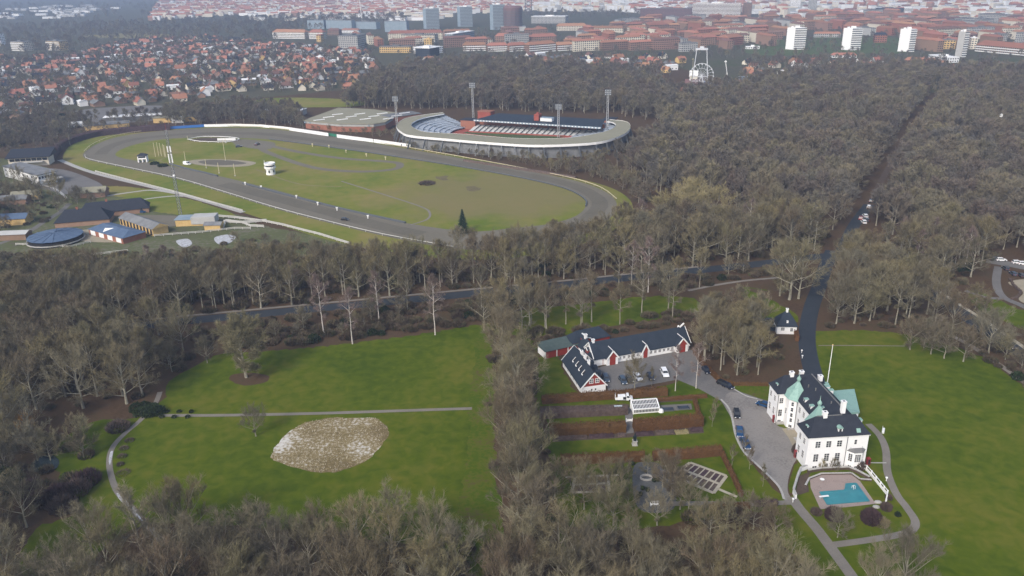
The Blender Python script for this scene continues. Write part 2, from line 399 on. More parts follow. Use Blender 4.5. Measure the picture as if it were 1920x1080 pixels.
# lawns of the park
LAWN_W = sheet('lawn', P([(420, 664), (560, 654), (700, 639), (830, 620), (904, 611), (912, 650), (893, 700), (886, 780), (882, 880), (905, 960), (930, 1040), (700, 1010), (420, 985), (250, 990), (130, 1090), (30, 1150), (60, 1000), (150, 960), (120, 900), (95, 850), (170, 792), (250, 784), (305, 752), (318, 716), (360, 690)]), .02, 'grass')
sheet('garden_lawn', P([(1012, 672), (1046, 668), (1092, 742), (1250, 722), (1302, 700), (1345, 745), (1378, 790), (1402, 860), (1440, 905), (1478, 938), (1470, 955), (1380, 962), (1250, 985), (1060, 985), (1040, 900), (1025, 800), (1005, 740)]), .02, 'grass')
LAWN_E = sheet('lawn', P([(1534, 622), (1690, 625), (1838, 668), (1926, 730), (2120, 850), (2300, 1100), (2000, 1300), (1600, 1210), (1480, 1040), (1452, 962), (1482, 935), (1497, 880), (1500, 790), (1520, 700), (1528, 660)]), .02, 'grass', n=3)
sheet('lawn', P([(985, 580), (1090, 570), (1210, 556), (1300, 560), (1310, 585), (1180, 606), (1090, 625), (1000, 630), (975, 610)]), .02, 'grass')
sheet('lawn', P([(1385, 538), (1440, 545), (1480, 570), (1500, 590), (1494, 604), (1440, 600), (1412, 585), (1395, 560)]), .02, 'grass')
sheet('lawn', P([(1815, 546), (1850, 552), (1900, 575), (1990, 612), (1990, 660), (1920, 618), (1850, 590), (1822, 566)]), .02, 'grass')
sheet('verge', P([(1345, 722), (1440, 720), (1450, 742), (1440, 750), (1390, 742)]), .025, 'rough_grass')
sheet('verge', P([(1440, 770), (1455, 762), (1500, 800), (1496, 812), (1456, 796)]), .028, 'grass')
sheet('verge', P([(1490, 872), (1506, 868), (1512, 884), (1496, 905), (1483, 925), (1478, 905)]), .034, 'grass')
# unmown oval
OVAL = sheet('unmown_meadow', P([(508, 858), (520, 832), (552, 802), (600, 786), (650, 783), (700, 784), (722, 796), (729, 812), (715, 835), (690, 862), (655, 878), (615, 886), (560, 878), (525, 868)]), .035, 'meadow')
# leaf litter drifts
sheet('leaf_litter', P([(432, 704), (470, 698), (504, 706), (496, 718), (460, 723), (436, 716)]), .03, 'litter')
sheet('rough_grass', P([(900, 612), (950, 610), (1000, 640), (1014, 700), (1005, 760), (1035, 860), (1050, 960), (1060, 1100), (900, 1100), (862, 960), (876, 850), (880, 760), (888, 690)]), .026, 'rough_grass')
sheet('leaf_litter', P([(925, 635), (950, 625), (1000, 650), (1008, 700), (1002, 760), (1030, 860), (1045, 960), (1055, 1100), (965, 1100), (940, 960), (930, 850), (928, 760), (926, 690)]), .031, 'litter')
sheet('leaf_litter', P([(1400, 540), (1470, 552), (1530, 556), (1522, 590), (1510, 640), (1494, 640), (1500, 600), (1470, 575)]), .028, 'litter')
sheet('leaf_litter', P([(1300, 660), (1440, 668), (1446, 716), (1345, 716), (1310, 690)]), .03, 'litter')

# drives, yards and paths
DRIVE = ribbon('driveway', P([(1560, 470), (1546, 505), (1535, 540), (1522, 575), (1514, 615), (1514, 650), (1522, 690), (1535, 730)]), 5.6, .05, 'asphalt')
YARD = sheet('stable_yard', P([(1120, 690), (1170, 676), (1230, 664), (1297, 656), (1320, 690), (1352, 722), (1420, 746), (1442, 753), (1440, 770), (1372, 784), (1352, 752), (1308, 728), (1270, 712), (1200, 725), (1142, 738), (1136, 715)]), .045, 'yard', sm=False)
FORE = sheet('forecourt', P([(1370, 735), (1420, 747), (1440, 756), (1442, 772), (1456, 797), (1474, 806), (1494, 840), (1497, 856), (1487, 872), (1478, 900), (1478, 925), (1490, 943), (1472, 940), (1460, 912), (1432, 882), (1402, 855), (1384, 826), (1374, 790), (1358, 757)]), .05, 'gravel', n=3)
sheet('sand_forecourt', P([(1466, 804), (1495, 800), (1500, 850), (1493, 850), (1478, 820)]), .056, 'sand', sm=False)
kerb('kerb', P([(1352, 749), (1366, 765), (1373, 786), (1379, 815), (1390, 840), (1403, 856), (1432, 883), (1460, 912), (1470, 936)]), .55, .10, 'stone')
kerb('kerb', P([(1374, 728), (1398, 742), (1420, 748)]), .4, .10, 'stone')
ribbon('garden_path', P([(1486, 942), (1440, 944), (1380, 945), (1300, 944), (1225, 946)]), 1.7, .05, 'path')
ROAD_S = ribbon('service_road', P([(1484, 932), (1500, 955), (1530, 990), (1560, 1030), (1600, 1085), (1650, 1160)]), 2.6, .055, 'path')
ribbon('park_path', P([(1628, 795), (1650, 818), (1661, 845), (1664, 885), (1680, 925), (1700, 952), (1716, 978), (1708, 995), (1680, 1004), (1620, 1014), (1560, 1022)]), 1.9, .05, 'path')
ribbon('park_path', P([(1615, 867), (1640, 868), (1662, 868)]), .4, .052, 'stone')
ribbon('lawn_path', P([(298, 779), (400, 779), (520, 777), (640, 774), (760, 770), (885, 766)]), 1.5, .05, 'path')
CURVE = ribbon('curved_path', P([(300, 735), (292, 755), (275, 775), (258, 793), (232, 815), (212, 838), (205, 862), (208, 890), (220, 922), (245, 950), (270, 978), (310, 1020)]), 1.5, .055, 'path')
sheet('ice_patch', P([(219, 925), (228, 930), (248, 950), (262, 968), (268, 978), (258, 970), (240, 952), (224, 937)]), .062, 'snow')
sheet('ice_patch', P([(207, 848), (212, 847), (209, 862), (206, 872), (204, 862)]), .062, 'snow')
ribbon('lawn_path', P([(1534, 648), (1600, 648), (1697, 649)]), .5, .05, 'path')
ribbon('woodland_path', P([(1780, 628), (1815, 645), (1850, 668), (1890, 695), (1960, 745)]), 2.0, .05, 'path')
ROAD_M = ribbon('main_road', P([(-200, 660), (100, 628), (330, 604), (420, 595), (600, 578), (760, 563), (900, 549), (1040, 536), (1150, 524), (1310, 507), (1440, 493), (1560, 480), (1650, 498), (1740, 548), (1830, 605), (1925, 668), (2100, 800)]), 6.8, .04, 'road')
ribbon('pavement', P([(-200, 647), (100, 616), (330, 594), (600, 569), (760, 554), (900, 541), (1040, 528), (1310, 500)]), 1.6, .045, 'path')
ribbon('pavement', P([(1730, 528), (1765, 549), (1800, 572), (1840, 597), (1925, 655), (2100, 780)]), 1.6, .045, 'palepath')
ribbon('woodland_path', P([(1290, 545), (1340, 535), (1400, 526), (1470, 520)]), 1.6, .045, 'path')
ribbon('forest_road', P([(1575, 480), (1600, 425), (1630, 384)]), 5.5, .04, 'road')
AVENUE = ribbon('forest_track', P([(1575, 480), (1600, 425), (1628, 388), (1655, 335), (1690, 272), (1722, 225), (1760, 172)]), 3.5, .035, 'soil')
# clearing with car park and circular garden, right
ribbon('car_park', P([(1850, 488), (1900, 497), (1990, 515)]), 7.0, .045, 'yard')
ribbon('garden_path', P([(1872, 500), (1868, 530), (1880, 556), (1920, 575), (1990, 610)]), 3.0, .05, 'yard')
ribbon('garden_path', P([(1810, 545), (1850, 558), (1890, 560)]), 2.2, .053, 'yard')
sheet('sand_garden', P([(1890, 530), (1930, 524), (1980, 540), (1990, 575), (1940, 575), (1910, 562), (1918, 548)]), .055, 'sand')

# racecourse
R_OUT = smooth(P([(118, 294), (134, 272), (178, 256), (250, 246), (330, 239), (410, 236), (505, 238), (605, 249), (705, 265), (805, 282), (905, 300), (1005, 319), (1085, 335), (1145, 352), (1178, 372), (1186, 395), (1160, 425), (1100, 455), (980, 482), (850, 486), (720, 470), (600, 446), (454, 398), (330, 362), (179, 327), (130, 310)]), 5)
T_OUT = smooth(P([(156, 289), (176, 273), (216, 258), (272, 249), (335, 243), (410, 240), (500, 242), (602, 253), (702, 269), (802, 286), (902, 304), (1002, 323), (1078, 339), (1128, 356), (1154, 376), (1152, 398), (1125, 424), (1070, 446), (960, 466), (850, 466), (717, 442), (600, 414), (517, 392), (420, 362), (327, 335), (200, 308), (164, 299)]), 5)
T_IN = smooth(P([(216, 290), (238, 276), (292, 263), (370, 258), (440, 259), (505, 262), (620, 277), (750, 295), (870, 314), (980, 334), (1058, 353), (1094, 372), (1098, 388), (1078, 406), (1030, 420), (960, 428), (880, 434), (770, 420), (700, 404), (600, 379), (500, 352), (400, 328), (300, 308), (240, 299)]), 5)
def sheet0(name, pts, z, m): return sheet(name, pts, z, m, sm=False)
sheet0('outer_verge', R_OUT, .03, 'infield'); sheet0('race_track', T_OUT, .06, 'track'); sheet0('infield', T_IN, .09, 'infield')
ribbon('race_track_lane', [p for p in smooth(P([(188, 290), (208, 274), (256, 261), (340, 252), (420, 250), (505, 252), (610, 266), (740, 284), (880, 309), (1000, 331), (1072, 347), (1115, 368), (1124, 388), (1095, 415)]), 4, False)], 9, .075, 'track_dark', sm=False)
ribbon('race_track_lane', P([(420, 345), (520, 372), (610, 396), (710, 423), (790, 440)]), 10, .075, 'track_dark')
for q in (((788, 343), (805, 339), (816, 345), (798, 349)), ((872, 352), (890, 349), (902, 355), (885, 359)), ((815, 333), (840, 330), (836, 338))): sheet('bare_patch', P(q), .12, 'patch')
ribbon('dirt_circuit', P([(440, 270), (480, 272), (500, 285), (560, 307), (610, 318), (680, 322), (735, 318), (750, 311), (735, 304), (640, 297), (560, 285), (500, 272)]), 5, .11, 'track')
sheet('sand_pit', P([(432, 262), (470, 262), (515, 268), (505, 280), (470, 278), (445, 272)]), .115, 'track')
sheet('jump_arena', P([(350, 303), (380, 299), (440, 300), (480, 305), (460, 312), (410, 313), (370, 309)]), .11, 'sand'); sheet('jump_arena_surface', P([(372, 303), (400, 300), (440, 302), (462, 307), (420, 310), (385, 308)]), .13, 'track_dark')
sheet('flower_oval', P([(354, 263), (380, 259), (430, 260), (448, 263), (425, 267), (375, 266)]), .115, 'soil')
ribbon('infield_path', P([(640, 340), (720, 365), (790, 388), (806, 400), (800, 412), (770, 422)]), 1.2, .11, 'path')
for pp in (((480, 318), (560, 345), (640, 350)), ((320, 292), (300, 302), (340, 312))): ribbon('infield_path', P(pp), 1.6, .105, 'dry_grass')
# paddocks, left
sheet('paddock', P([(-80, 300), (20, 300), (118, 322), (182, 345), (460, 405), (480, 420), (660, 462), (520, 505), (330, 500), (180, 500), (60, 505), (-120, 540)]), .02, 'paddock')
sheet('yard', P([(60, 318), (118, 318), (176, 338), (190, 352), (130, 364), (90, 356), (50, 345)]), .05, 'yard')
sheet('paddock_grass', P([(215, 375), (300, 366), (350, 372), (440, 402), (410, 408), (330, 402), (230, 388)]), .05, 'infield')
sheet('paddock_grass', P([(200, 350), (260, 352), (330, 366), (260, 372), (210, 366)]), .045, 'infield')
sheet('sand_yard', P([(140, 437), (170, 430), (225, 438), (236, 446), (225, 454), (150, 452)]), .06, 'sand')
sheet('yard', P([(225, 405), (320, 404), (345, 412), (320, 425), (250, 418)]), .05, 'track')
sheet('infield_puddle', P([(330, 452), (352, 448), (360, 458), (344, 464)]), .05, 'snow'); sheet('infield_puddle', P([(402, 446), (425, 440), (442, 444), (430, 456), (410, 458)]), .05, 'snow')
ribbon('gravel_lane', P([(-40, 470), (40, 442), (80, 418), (112, 398), (130, 382)]), 3, .05, 'yard')
PF = P([(112, 300), (179, 325), (330, 362), (456, 398)])
ribbon('gravel_lane', PF, 3.5, .055, 'stone'); ribbon('gravel_lane', P([(72, 345), (105, 355), (125, 372)]), 1.5, .055, 'stone')
ribbon('gravel_lane', P([(170, 372), (250, 360), (290, 357), (345, 366)]), 2.2, .055, 'stone'); ribbon('gravel_lane', P([(225, 385), (270, 374), (320, 368), (345, 368)]), 2, .055, 'stone')
# football field behind the tower blocks and open meadows further off
sheet('playing_field', P([(1395, 92), (1480, 72), (1700, 72), (1700, 98), (1600, 100), (1440, 104)]), .08, 'pitch')
sheet('meadow', P([(480, 187), (560, 183), (680, 189), (660, 200), (500, 200)]), .08, 'infield')
sheet('meadow', P([(140, 208), (300, 198), (320, 222), (160, 232)]), .08, 'yard')
sheet('meadow', P([(150, 68), (250, 62), (330, 66), (250, 72)]), .08, 'dry_grass')
sheet('pond', P([(60, 868), (90, 852), (110, 862), (106, 878), (80, 888), (62, 882)]), .05, 'pondw')

# ------------------------------------------------------------------ windows and doors shared by all buildings
_WC = {}
def win(parent, x, y, z, rz, w=1.1, h=1.8, nx=2, nz=3, fm='frame', pm='glass', name='window', bar=.09):
    """window centred at (x, y, z) of its thing, facing local -y turned by rz; frame is the part, pane the sub-part"""
    k = (w, h, nx, nz, fm, pm, bar)
    if k not in _WC:
        f = MB(); t = bar
        f.box(-w / 2 - t, -.07, -h / 2 - t, w / 2 + t, .05, -h / 2); f.box(-w / 2 - t, -.07, h / 2, w / 2 + t, .05, h / 2 + t)
        f.box(-w / 2 - t, -.07, -h / 2, -w / 2, .05, h / 2); f.box(w / 2, -.07, -h / 2, w / 2 + t, .05, h / 2)
        for i in range(1, nx): xx = -w / 2 + w * i / nx; f.box(xx - t * .45, -.06, -h / 2, xx + t * .45, .05, h / 2)
        for i in range(1, nz): zz = -h / 2 + h * i / nz; f.box(-w / 2, -.055, zz - t * .35, w / 2, .05, zz + t * .35)
        p = MB(); p.face([(-w / 2, -.025, -h / 2), (w / 2, -.025, -h / 2), (w / 2, -.025, h / 2), (-w / 2, -.025, h / 2)])
        _WC[k] = (f.mesh('window_frame', M[fm]), p.mesh('pane', M[pm]))
    o = put(name, _WC[k][0], parent); o.location = (x, y, z); o.rotation_euler = (0, 0, rz)
    put('pane', _WC[k][1], o)
    return o

def chimney(parent, x, y, z0, z1, w=.9, d=.7, rz=0.0, m='white'):
    b = MB(); b.box(-w / 2, -d / 2, 0, w / 2, d / 2, z1 - z0 - .25); b.box(-w / 2 - .1, -d / 2 - .1, z1 - z0 - .25, w / 2 + .1, d / 2 + .1, z1 - z0)
    o = b.build('chimney', M[m], parent); o.location = (x, y, z0); o.rotation_euler = (0, 0, rz)
    c = MB(); c.box(-w / 4, -d / 4, z1 - z0, w / 4, d / 4, z1 - z0 + .03); c.build('flue', M['dark'], o)
    return o

# ------------------------------------------------------------------ the white mansion
_o = at(1516.8, 820.6, 9.4)
mans = thing('mansion', 'big white mansion with dark slate roofs and green copper turrets beside the pool', 'mansion', (_o.x, _o.y, 0), R(4.26))
def ml(u, v, z=0):
    c, s = math.cos(R(4.26)), math.sin(R(4.26)); return Vector((_o.x + u * c - v * s, _o.y + u * s + v * c, z))
EV = 9.4; LEN = 15.7
TUR1 = [(3.3, 22.9), (3.3, 20.0), (4.9, 18.6), (6.5, 18.6), (6.5, 22.9)]
TUR2 = [(3.3, 5.6), (3.3, 8.6), (4.9, 10.0), (6.5, 10.0), (6.5, 5.6)]
b = MB()
b.box(0, 0, -.6, LEN, 6.3, EV); b.box(5.1, 6.3, -.6, LEN - .3, 22.3, EV - .02); b.box(1.0, 22.3, -.6, LEN, 28.2, EV)
b.build('wall', M['white'], mans)
b = MB(); b.prism(TUR1[:4] + [(6.5, 22.2)] + [(3.3, 22.2)], -.6, EV - .3); b.build('turret_wall', M['white'], mans)
b = MB(); b.prism([(3.3, 6.4), (3.3, 8.6), (4.9, 10.0), (6.5, 10.0), (6.5, 6.4)], -.6, EV - .3); b.build('turret_wall', M['white'], mans)
# cornice
b = MB()
for (x0, y0, x1, y1) in ((-.25, -.25, LEN + .25, 6.5), (.75, 22.1, LEN + .25, 28.45), (4.85, 6.5, LEN - .05, 22.1)): b.box(x0, y0, EV - .28, x1, y1, EV + .02)
b.build('cornice', M['whitep'], mans)
# mansard roofs: steep flared foot, then the hip
def mansard(x0, y0, x1, y1, z0, zr, fl=.9, zf=1.0, ridge='x', h0=None, h1=None):
    b = MB(); A = [(x0, y0, z0), (x1, y0, z0), (x1, y1, z0), (x0, y1, z0)]
    B = [(x0 + fl, y0 + fl, z0 + zf), (x1 - fl, y0 + fl, z0 + zf), (x1 - fl, y1 - fl, z0 + zf), (x0 + fl, y1 - fl, z0 + zf)]
    for k in range(4): j = (k + 1) % 4; b.face([A[k], A[j], B[j], B[k]])
    if ridge == 'x':
        ym = (y0 + y1) / 2; hx = (y1 - y0) * .42
        E, G = (x0 + (h0 if h0 is not None else hx), ym, zr), (x1 - (h1 if h1 is not None else hx), ym, zr)
        b.face([B[0], B[1], G, E]); b.face([B[2], B[3], E, G]); b.face([B[3], B[0], E]); b.face([B[1], B[2], G])
    else:
        xm = (x0 + x1) / 2; hx = (x1 - x0) * .42
        E, G = (xm, y0 + (h0 if h0 is not None else hx), zr), (xm, y1 - (h1 if h1 is not None else hx), zr)
        b.face([B[3], B[0], E, G]); b.face([B[1], B[2], G, E]); b.face([B[0], B[1], E]); b.face([B[2], B[3], G])
    b.face(A[::-1]); return b
mansard(-.4, -.4, LEN + .4, 6.7, EV, 13.5).build('roof', M['slate'], mans)
mansard(.6, 21.9, LEN + .4, 28.6, EV + .01, 13.45).build('roof', M['slate'], mans)
mansard(4.7, 2.2, LEN + .1, 26.4, EV + .03, 14.6, ridge='y', h0=3.3, h1=3.3).build('roof', M['slate'], mans)
b = MB(); b.beam((10.2, 5.6, 14.62), (10.2, 23, 14.62), .3, .18); b.beam((3, 3.15, 13.52), (9.5, 3.15, 13.52), .25, .16); b.build('ridge_cap', M['lead'], mans)
# copper turret roofs: concave bell with onion finial
def turret(poly, ax, ay, zt):
    b = MB(); n = len(poly); rings = []
    for t, hgt_ in ((0, 0), (.20, .8), (.44, 1.9), (.70, 3.2), (.90, 4.3)):
        rings.append([(p[0] + (ax - p[0]) * t, p[1] + (ay - p[1]) * t, EV - .3 + hgt_) for p in poly])
    for a, c in zip(rings, rings[1:]):
        for k in range(n): j = (k + 1) % n; b.face([a[k], a[j], c[j], c[k]])
    b.face(rings[-1]); o = b.build('turret_roof', M['copper'], mans)
    f = MB(); z = EV - .3 + 4.3
    f.lathe([(.42, z - .2), (.3, z), (.34, z + .15), (.55, z + .5), (.62, z + .85), (.48, z + 1.2), (.22, z + 1.5), (.08, z + 1.9), (.05, z + 2.8), (.01, z + 3.1)], (ax, ay), 12)
    f.build('onion_finial', M['copper'], o, True)
turret([(2.5, 23.6), (2.7, 19.6), (4.6, 17.6), (8.0, 17.6), (8.6, 23.6)], 6.0, 21.4, 0)
turret([(2.5, 4.8), (2.7, 8.9), (4.6, 10.8), (8.0, 10.8), (8.6, 4.8)][::-1], 5.9, 8.2, 0)
# chimneys and dormers
for (x, y, z0, z1) in ((5.0, 3.2, 12.6, 14.7), (10.3, 4.6, 13.2, 16.6), (5.6, 25.3, 12.4, 14.4), (12.6, 22.6, 12.6, 14.3), (9.4, 27.3, 11.6, 13.4)):
    chimney(mans, x, y, z0, z1, 1.05, .95)
def dormer(x, y, z, rz, w=1.1, h=1.3, L=1.8, roofm='copper', arch=True):
    e = MB(); e.box(-w / 2, 0, -.2, w / 2, L, h)
    o = e.build('dormer', M['white'], mans); o.location = (x, y, z); o.rotation_euler = (0, 0, rz)
    r = MB(); n = 6; pts = []
    for k in range(n + 1):
        t = PI * k / n; pts.append((-(w / 2 + .15) * math.cos(t), h + (.5 if arch else .12) * math.sin(t)))
    for y0, y1 in ((-.15, L + .5),):
        for (xa, za), (xb, zb) in zip(pts, pts[1:]): r.face([(xa, y0, za), (xb, y0, zb), (xb, y1, zb), (xa, y1, za)][::-1])
        r.face([(x_, y0, z_) for x_, z_ in pts]); r.face([(x_, y1, z_) for x_, z_ in pts][::-1])
    r.build('dormer_roof', M[roofm], o)
    g_ = MB(); g_.box(-w * .27, -.03, .25, w * .27, .02, h - .15); g_.build('dormer_window', M['glass'], o)
dormer(8.2, .45, EV + .55, 0, 1.15, 1.25, 2.0)
dormer(.65, 3.1, EV + .5, R(-90), 1.2, 1.1, 1.7, arch=False)
dormer(1.6, 25.2, EV + .5, R(-90), 1.2, 1.1, 1.7, arch=False)
for v in (12.3, 15.8): dormer(5.5, v, EV + .7, R(-90), 1.0, 1.1, 1.2, arch=False)
dormer(7.2, 9.4, EV + 2.0, R(-90), .9, .9, 1.6, arch=False)
for v in (4.6, 23.8): dormer(LEN - .1, v, EV + .5, R(90), 1.3, 1.1, 1.9, arch=False)
for v in (19.3, 21.4): dormer(LEN - .8, v, EV + 1.0, R(90), 1.0, 1.1, 1.8, arch=False)
b = MB(); b.beam((12.9, .05, EV + .55), (12.9, .75, EV + 1.35), 1.0, .3); o = b.build('roof_hatch', M['copper'], mans)
for (x, y, z) in ((7.9, 12.0, 13.1), (8.6, 16.5, 13.6), (8.0, 19.5, 13.0), (9.2, 8.6, 14.0)):
    b = MB(); b.box(x - .12, y - .12, z - .6, x + .12, y + .12, z + .35); b.build('roof_vent', M['lead'], mans)
# windows of the south front, its bay and its basement
for x in (2.6, 5.4, 8.2):
    win(mans, x, 0, 7.15, 0, 1.2, 1.75); win(mans, x - .1, 0, 3.25, 0, 1.2, 2.15, 2, 4)
    win(mans, x - .1, 0, .45, 0, 1.05, .7, 2, 1)
win(mans, 12.4, 0, 7.3, 0, .6, 1.25, 1, 2)
b = MB(); b.prism([(10.7, .0), (11.9, -1.25), (13.9, -1.25), (15.1, .0)], -.6, 4.9); b.build('bay', M['white'], mans)
b = MB(); z = 4.9
A = [(10.4, 0, z), (11.75, -1.5, z), (14.05, -1.5, z), (15.4, 0, z)]; B_ = [(11.2, -.02, z + .55), (12.3, -.55, z + .55), (13.5, -.55, z + .55), (14.6, -.02, z + .55)]
for k in range(3): b.face([A[k], A[k + 1], B_[k + 1], B_[k]])
b.face(B_); b.face(A[::-1]); b.build('bay_roof', M['lead'], mans)
for xx in (11.4, 14.4): b = MB(); b.beam((xx, -.05, 5.6), (xx - .3, -.5, 6.1), .08, .08); b.build('bay_rail', M['dmetal'], mans)
win(mans, 12.9, -1.25, 3.2, 0, 1.45, 2.1, 3, 5); win(mans, 11.3, -.62, 3.2, R(-46), .9, 2.1, 2, 4); win(mans, 14.5, -.62, 3.2, R(46), .8, 2.1, 2, 4)
for x in (11.2, 12.6): win(mans, x + .2, -.7 if x < 12 else -1.25, .55, R(-46) if x < 12 else 0, .8, .7, 2, 1)
b = MB(); b.box(4.95, -.08, -.6, 6.05, 0.02, 1.4); b.build('garden_door', M['dark'], mans); win(mans, 5.5, -.09, .5, 0, .9, 1.5, 2, 3)
for x, y in ((10.15, -.12), (1.2, 22.2), (4.95, 18.5)): b = MB(); b.tube([(x, y, EV - .3), (x, y, -.4)], .08, 6); b.build('drain_pipe', M['dmetal'], mans)
# west ends and court
for z, h in ((7.15, 1.6), (3.3, 2.0)):
    for v in (2.0, 4.5): win(mans, 0, v, z, R(-90), 1.0, h, 2, 3)
    for v in (23.9, 26.7): win(mans, 1.0, v, z, R(-90), 1.0, h, 2, 3)
    win(mans, 2.15, 22.3, z, 0, 1.0, h, 2, 3)
    for v in (11.6, 14.2, 16.8): win(mans, 5.1, v, z, R(-90), 1.0, h, 2, 3)
    for v in (1.6, 4.6, 24.0, 26.8): win(mans, LEN, v, z, R(90), 1.0, h, 2, 3)
win(mans, 2.15, 22.3, .6, 0, .9, .8, 2, 1)
for k, z in enumerate((7.6, 5.9, 4.2, 2.6)): win(mans, 4.1 , 19.3, z, R(-41), .62, 1.1, 1, 2)
win(mans, 4.1, 19.3, .7, R(-41), .8, .8, 2, 1); win(mans, 3.3, 21.2, 4.6, R(-90), .7, 1.6, 1, 3)
for z in (3.4, 7.0): win(mans, 4.1, 9.3, z, R(-139), .62, 1.3, 1, 3)
b = MB(); b.box(4.6, 12.6, -.3, 5.12, 14.0, 2.4); b.build('front_door', M['bronze'], mans)
b = MB(); b.box(3.6, 12.2, -.3, 4.6, 14.4, .25); b.box(3.1, 12.0, -.3, 3.6, 14.6, .1); b.build('steps', M['stone'], mans)
b = MB(); b.box(1.2, 21.4, -.1, 4.3, 22.2, .55); b.box(3.0, 18.2, -.1, 5.0, 18.6, .45); b.build('terrace_ledge', M['stone'], mans)
# copper-roofed garden room on the east side
ga = [at(1570, 733, 7), at(1602, 729, 6.2), at(1613, 781, 6.2), at(1597, 786, 7)]
inv = Matrix.Rotation(-R(4.26), 4, 'Z')
gq_ = [inv @ (at(px, py, z) - Vector((_o.x, _o.y, 0))) for px, py, z in ((1566, 733, 6.6), (1602, 729, 6.0), (1612, 772, 6.0), (1592, 775, 6.6))]
for p_ in gq_[0], gq_[3]: p_.x = LEN - .4
b = MB(); cq = sum(gq_, Vector((0, 0, 0))) / 4; wq = [Vector((p_.x if i in (0, 3) else cq.x + (p_.x - cq.x) * .94, cq.y + (p_.y - cq.y) * .95, 0)) for i, p_ in enumerate(gq_)]
b.prism(wq, -.3, 5.4); b.build('garden_room', M['white'], mans)
b = MB(); b.face([gq_[3], gq_[2], gq_[1], gq_[0]]); dn = Vector((0, 0, -.55)); b.face([gq_[0] + dn, gq_[1] + dn, gq_[2] + dn, gq_[3] + dn])
for k in range(4): j = (k + 1) % 4; b.face([gq_[j], gq_[k], gq_[k] + dn, gq_[j] + dn])
gr = b.build('garden_room_roof', M['copper'], mans)
for k in range(1, 12):
    b = MB(); b.beam(gq_[0].lerp(gq_[3], k / 12) + Vector((0, 0, .03)), gq_[1].lerp(gq_[2], k / 12) + Vector((0, 0, .03)), .07, .07); b.build('seam', M['copper'], gr)
# flagpole behind the mansion
fb = ml(16.4, 25.5)
hp = 3.0
while hp < 40:
    d = fb + Vector((0, 0, hp)) - Vector((0, 0, CAM_H)); yy = 540 - F_PX * d.dot(UP) / d.dot(FW)
    if yy < 648: break
    hp += .1
t = thing('flagpole', 'tall white flagpole standing on the lawn behind the mansion', 'flagpole', fb)
b = MB(); b.tube([(0, 0, 0), (0, 0, hp * .5), (0, 0, hp)], [.15, .12, .08], 8); b.build('pole', M['whitep'], t)
b = MB(); b.lathe([(.05, hp), (.2, hp + .12), (.2, hp + .25), (.02, hp + .38)], n=8); b.build('finial', M['yellow'], t)
b = MB(); b.lathe([(.5, 0), (.5, .5), (.25, .7)], n=10); b.build('base', M['concrete'], t)

# red-flowering doors' planters and dark shrubs at the mansion foot
def planter(px, py, lab, m='carred'):
    p = at(px, py); t = thing('sentry_box', lab, 'sentry box', p, R(4.26))
    b = MB(); b.box(-.42, -.42, 0, .42, .42, 1.9); b.build('body', M[m], t)
    b = MB(); b.hip(-.5, -.5, .5, .5, 1.9, 2.4, mi=0); b.build('roof', M[m], t)
    b = MB(); b.box(-.26, -.45, .3, .26, -.41, 1.75); b.build('opening', M['dark'], t)
planter(1451, 791, 'small dark red sentry box at the rear wing of the mansion')
planter(1491.5, 857, 'small red sentry box at the front wing beside the forecourt')
planter(1627, 871, 'small orange red sentry box at the east corner of the mansion')

# ------------------------------------------------------------------ pool garden
PAV = sheet('pool_terrace', P([(1518, 896), (1545, 889), (1596, 890), (1613, 903), (1642, 945), (1590, 951), (1538, 955), (1520, 915)]), .06, 'paving', sm=False)
pool = thing('swimming_pool', 'angular swimming pool under a bright teal cover on pink paving', 'pool', at(1585, 930))
pc = at(1585, 930)
pl = [p - pc for p in P([(1537, 923.5), (1584, 920), (1586, 908), (1605, 907), (1629.5, 940), (1551, 946.5)])]
b = MB(); b.prism(pl, .07, .17); b.build('cover', M['cover'], pool)
b = MB()
for p, q in zip(pl, pl[1:] + pl[:1]): b.beam(Vector((p.x, p.y, .16)), Vector((q.x, q.y, .16)), .28, .12)
b.build('coping', M['bluep'] if False else M['cover'], pool)
t = thing('diving_board', 'white diving board at the left end of the teal pool', 'diving board', at(1537, 935), R(8))
b = MB(); b.box(-.2, -.25, .55, 2.2, .25, .65); b.build('board', M['whitep'], t)
b = MB(); b.box(-.1, -.2, .05, .3, .2, .55); b.box(.6, -.2, .05, .75, .2, .55); b.build('stand', M['metal'], t)
t = thing('pool_ladder', 'small white ladder rails at the far corner of the pool', 'ladder', at(1600, 917), R(20))
for s in (-.25, .25):
    b = MB(); b.tube([(s, .3, 0), (s, .3, .9), (s, 0, 1.05), (s, -.3, .8), (s, -.3, .1)], .05, 5); b.build('rail', M['whitep'], t)
t = thing('garden_table', 'small pale table on the pink pool terrace', 'table', at(1541, 903))
b = MB(); b.lathe([(.02, .68), (.55, .70), (.55, .75)], n=12); b.build('table_top', M['whitep'], t)
b = MB(); b.tube([(0, 0, 0), (0, 0, .7)], .06, 6); b.build('leg', M['metal'], t)

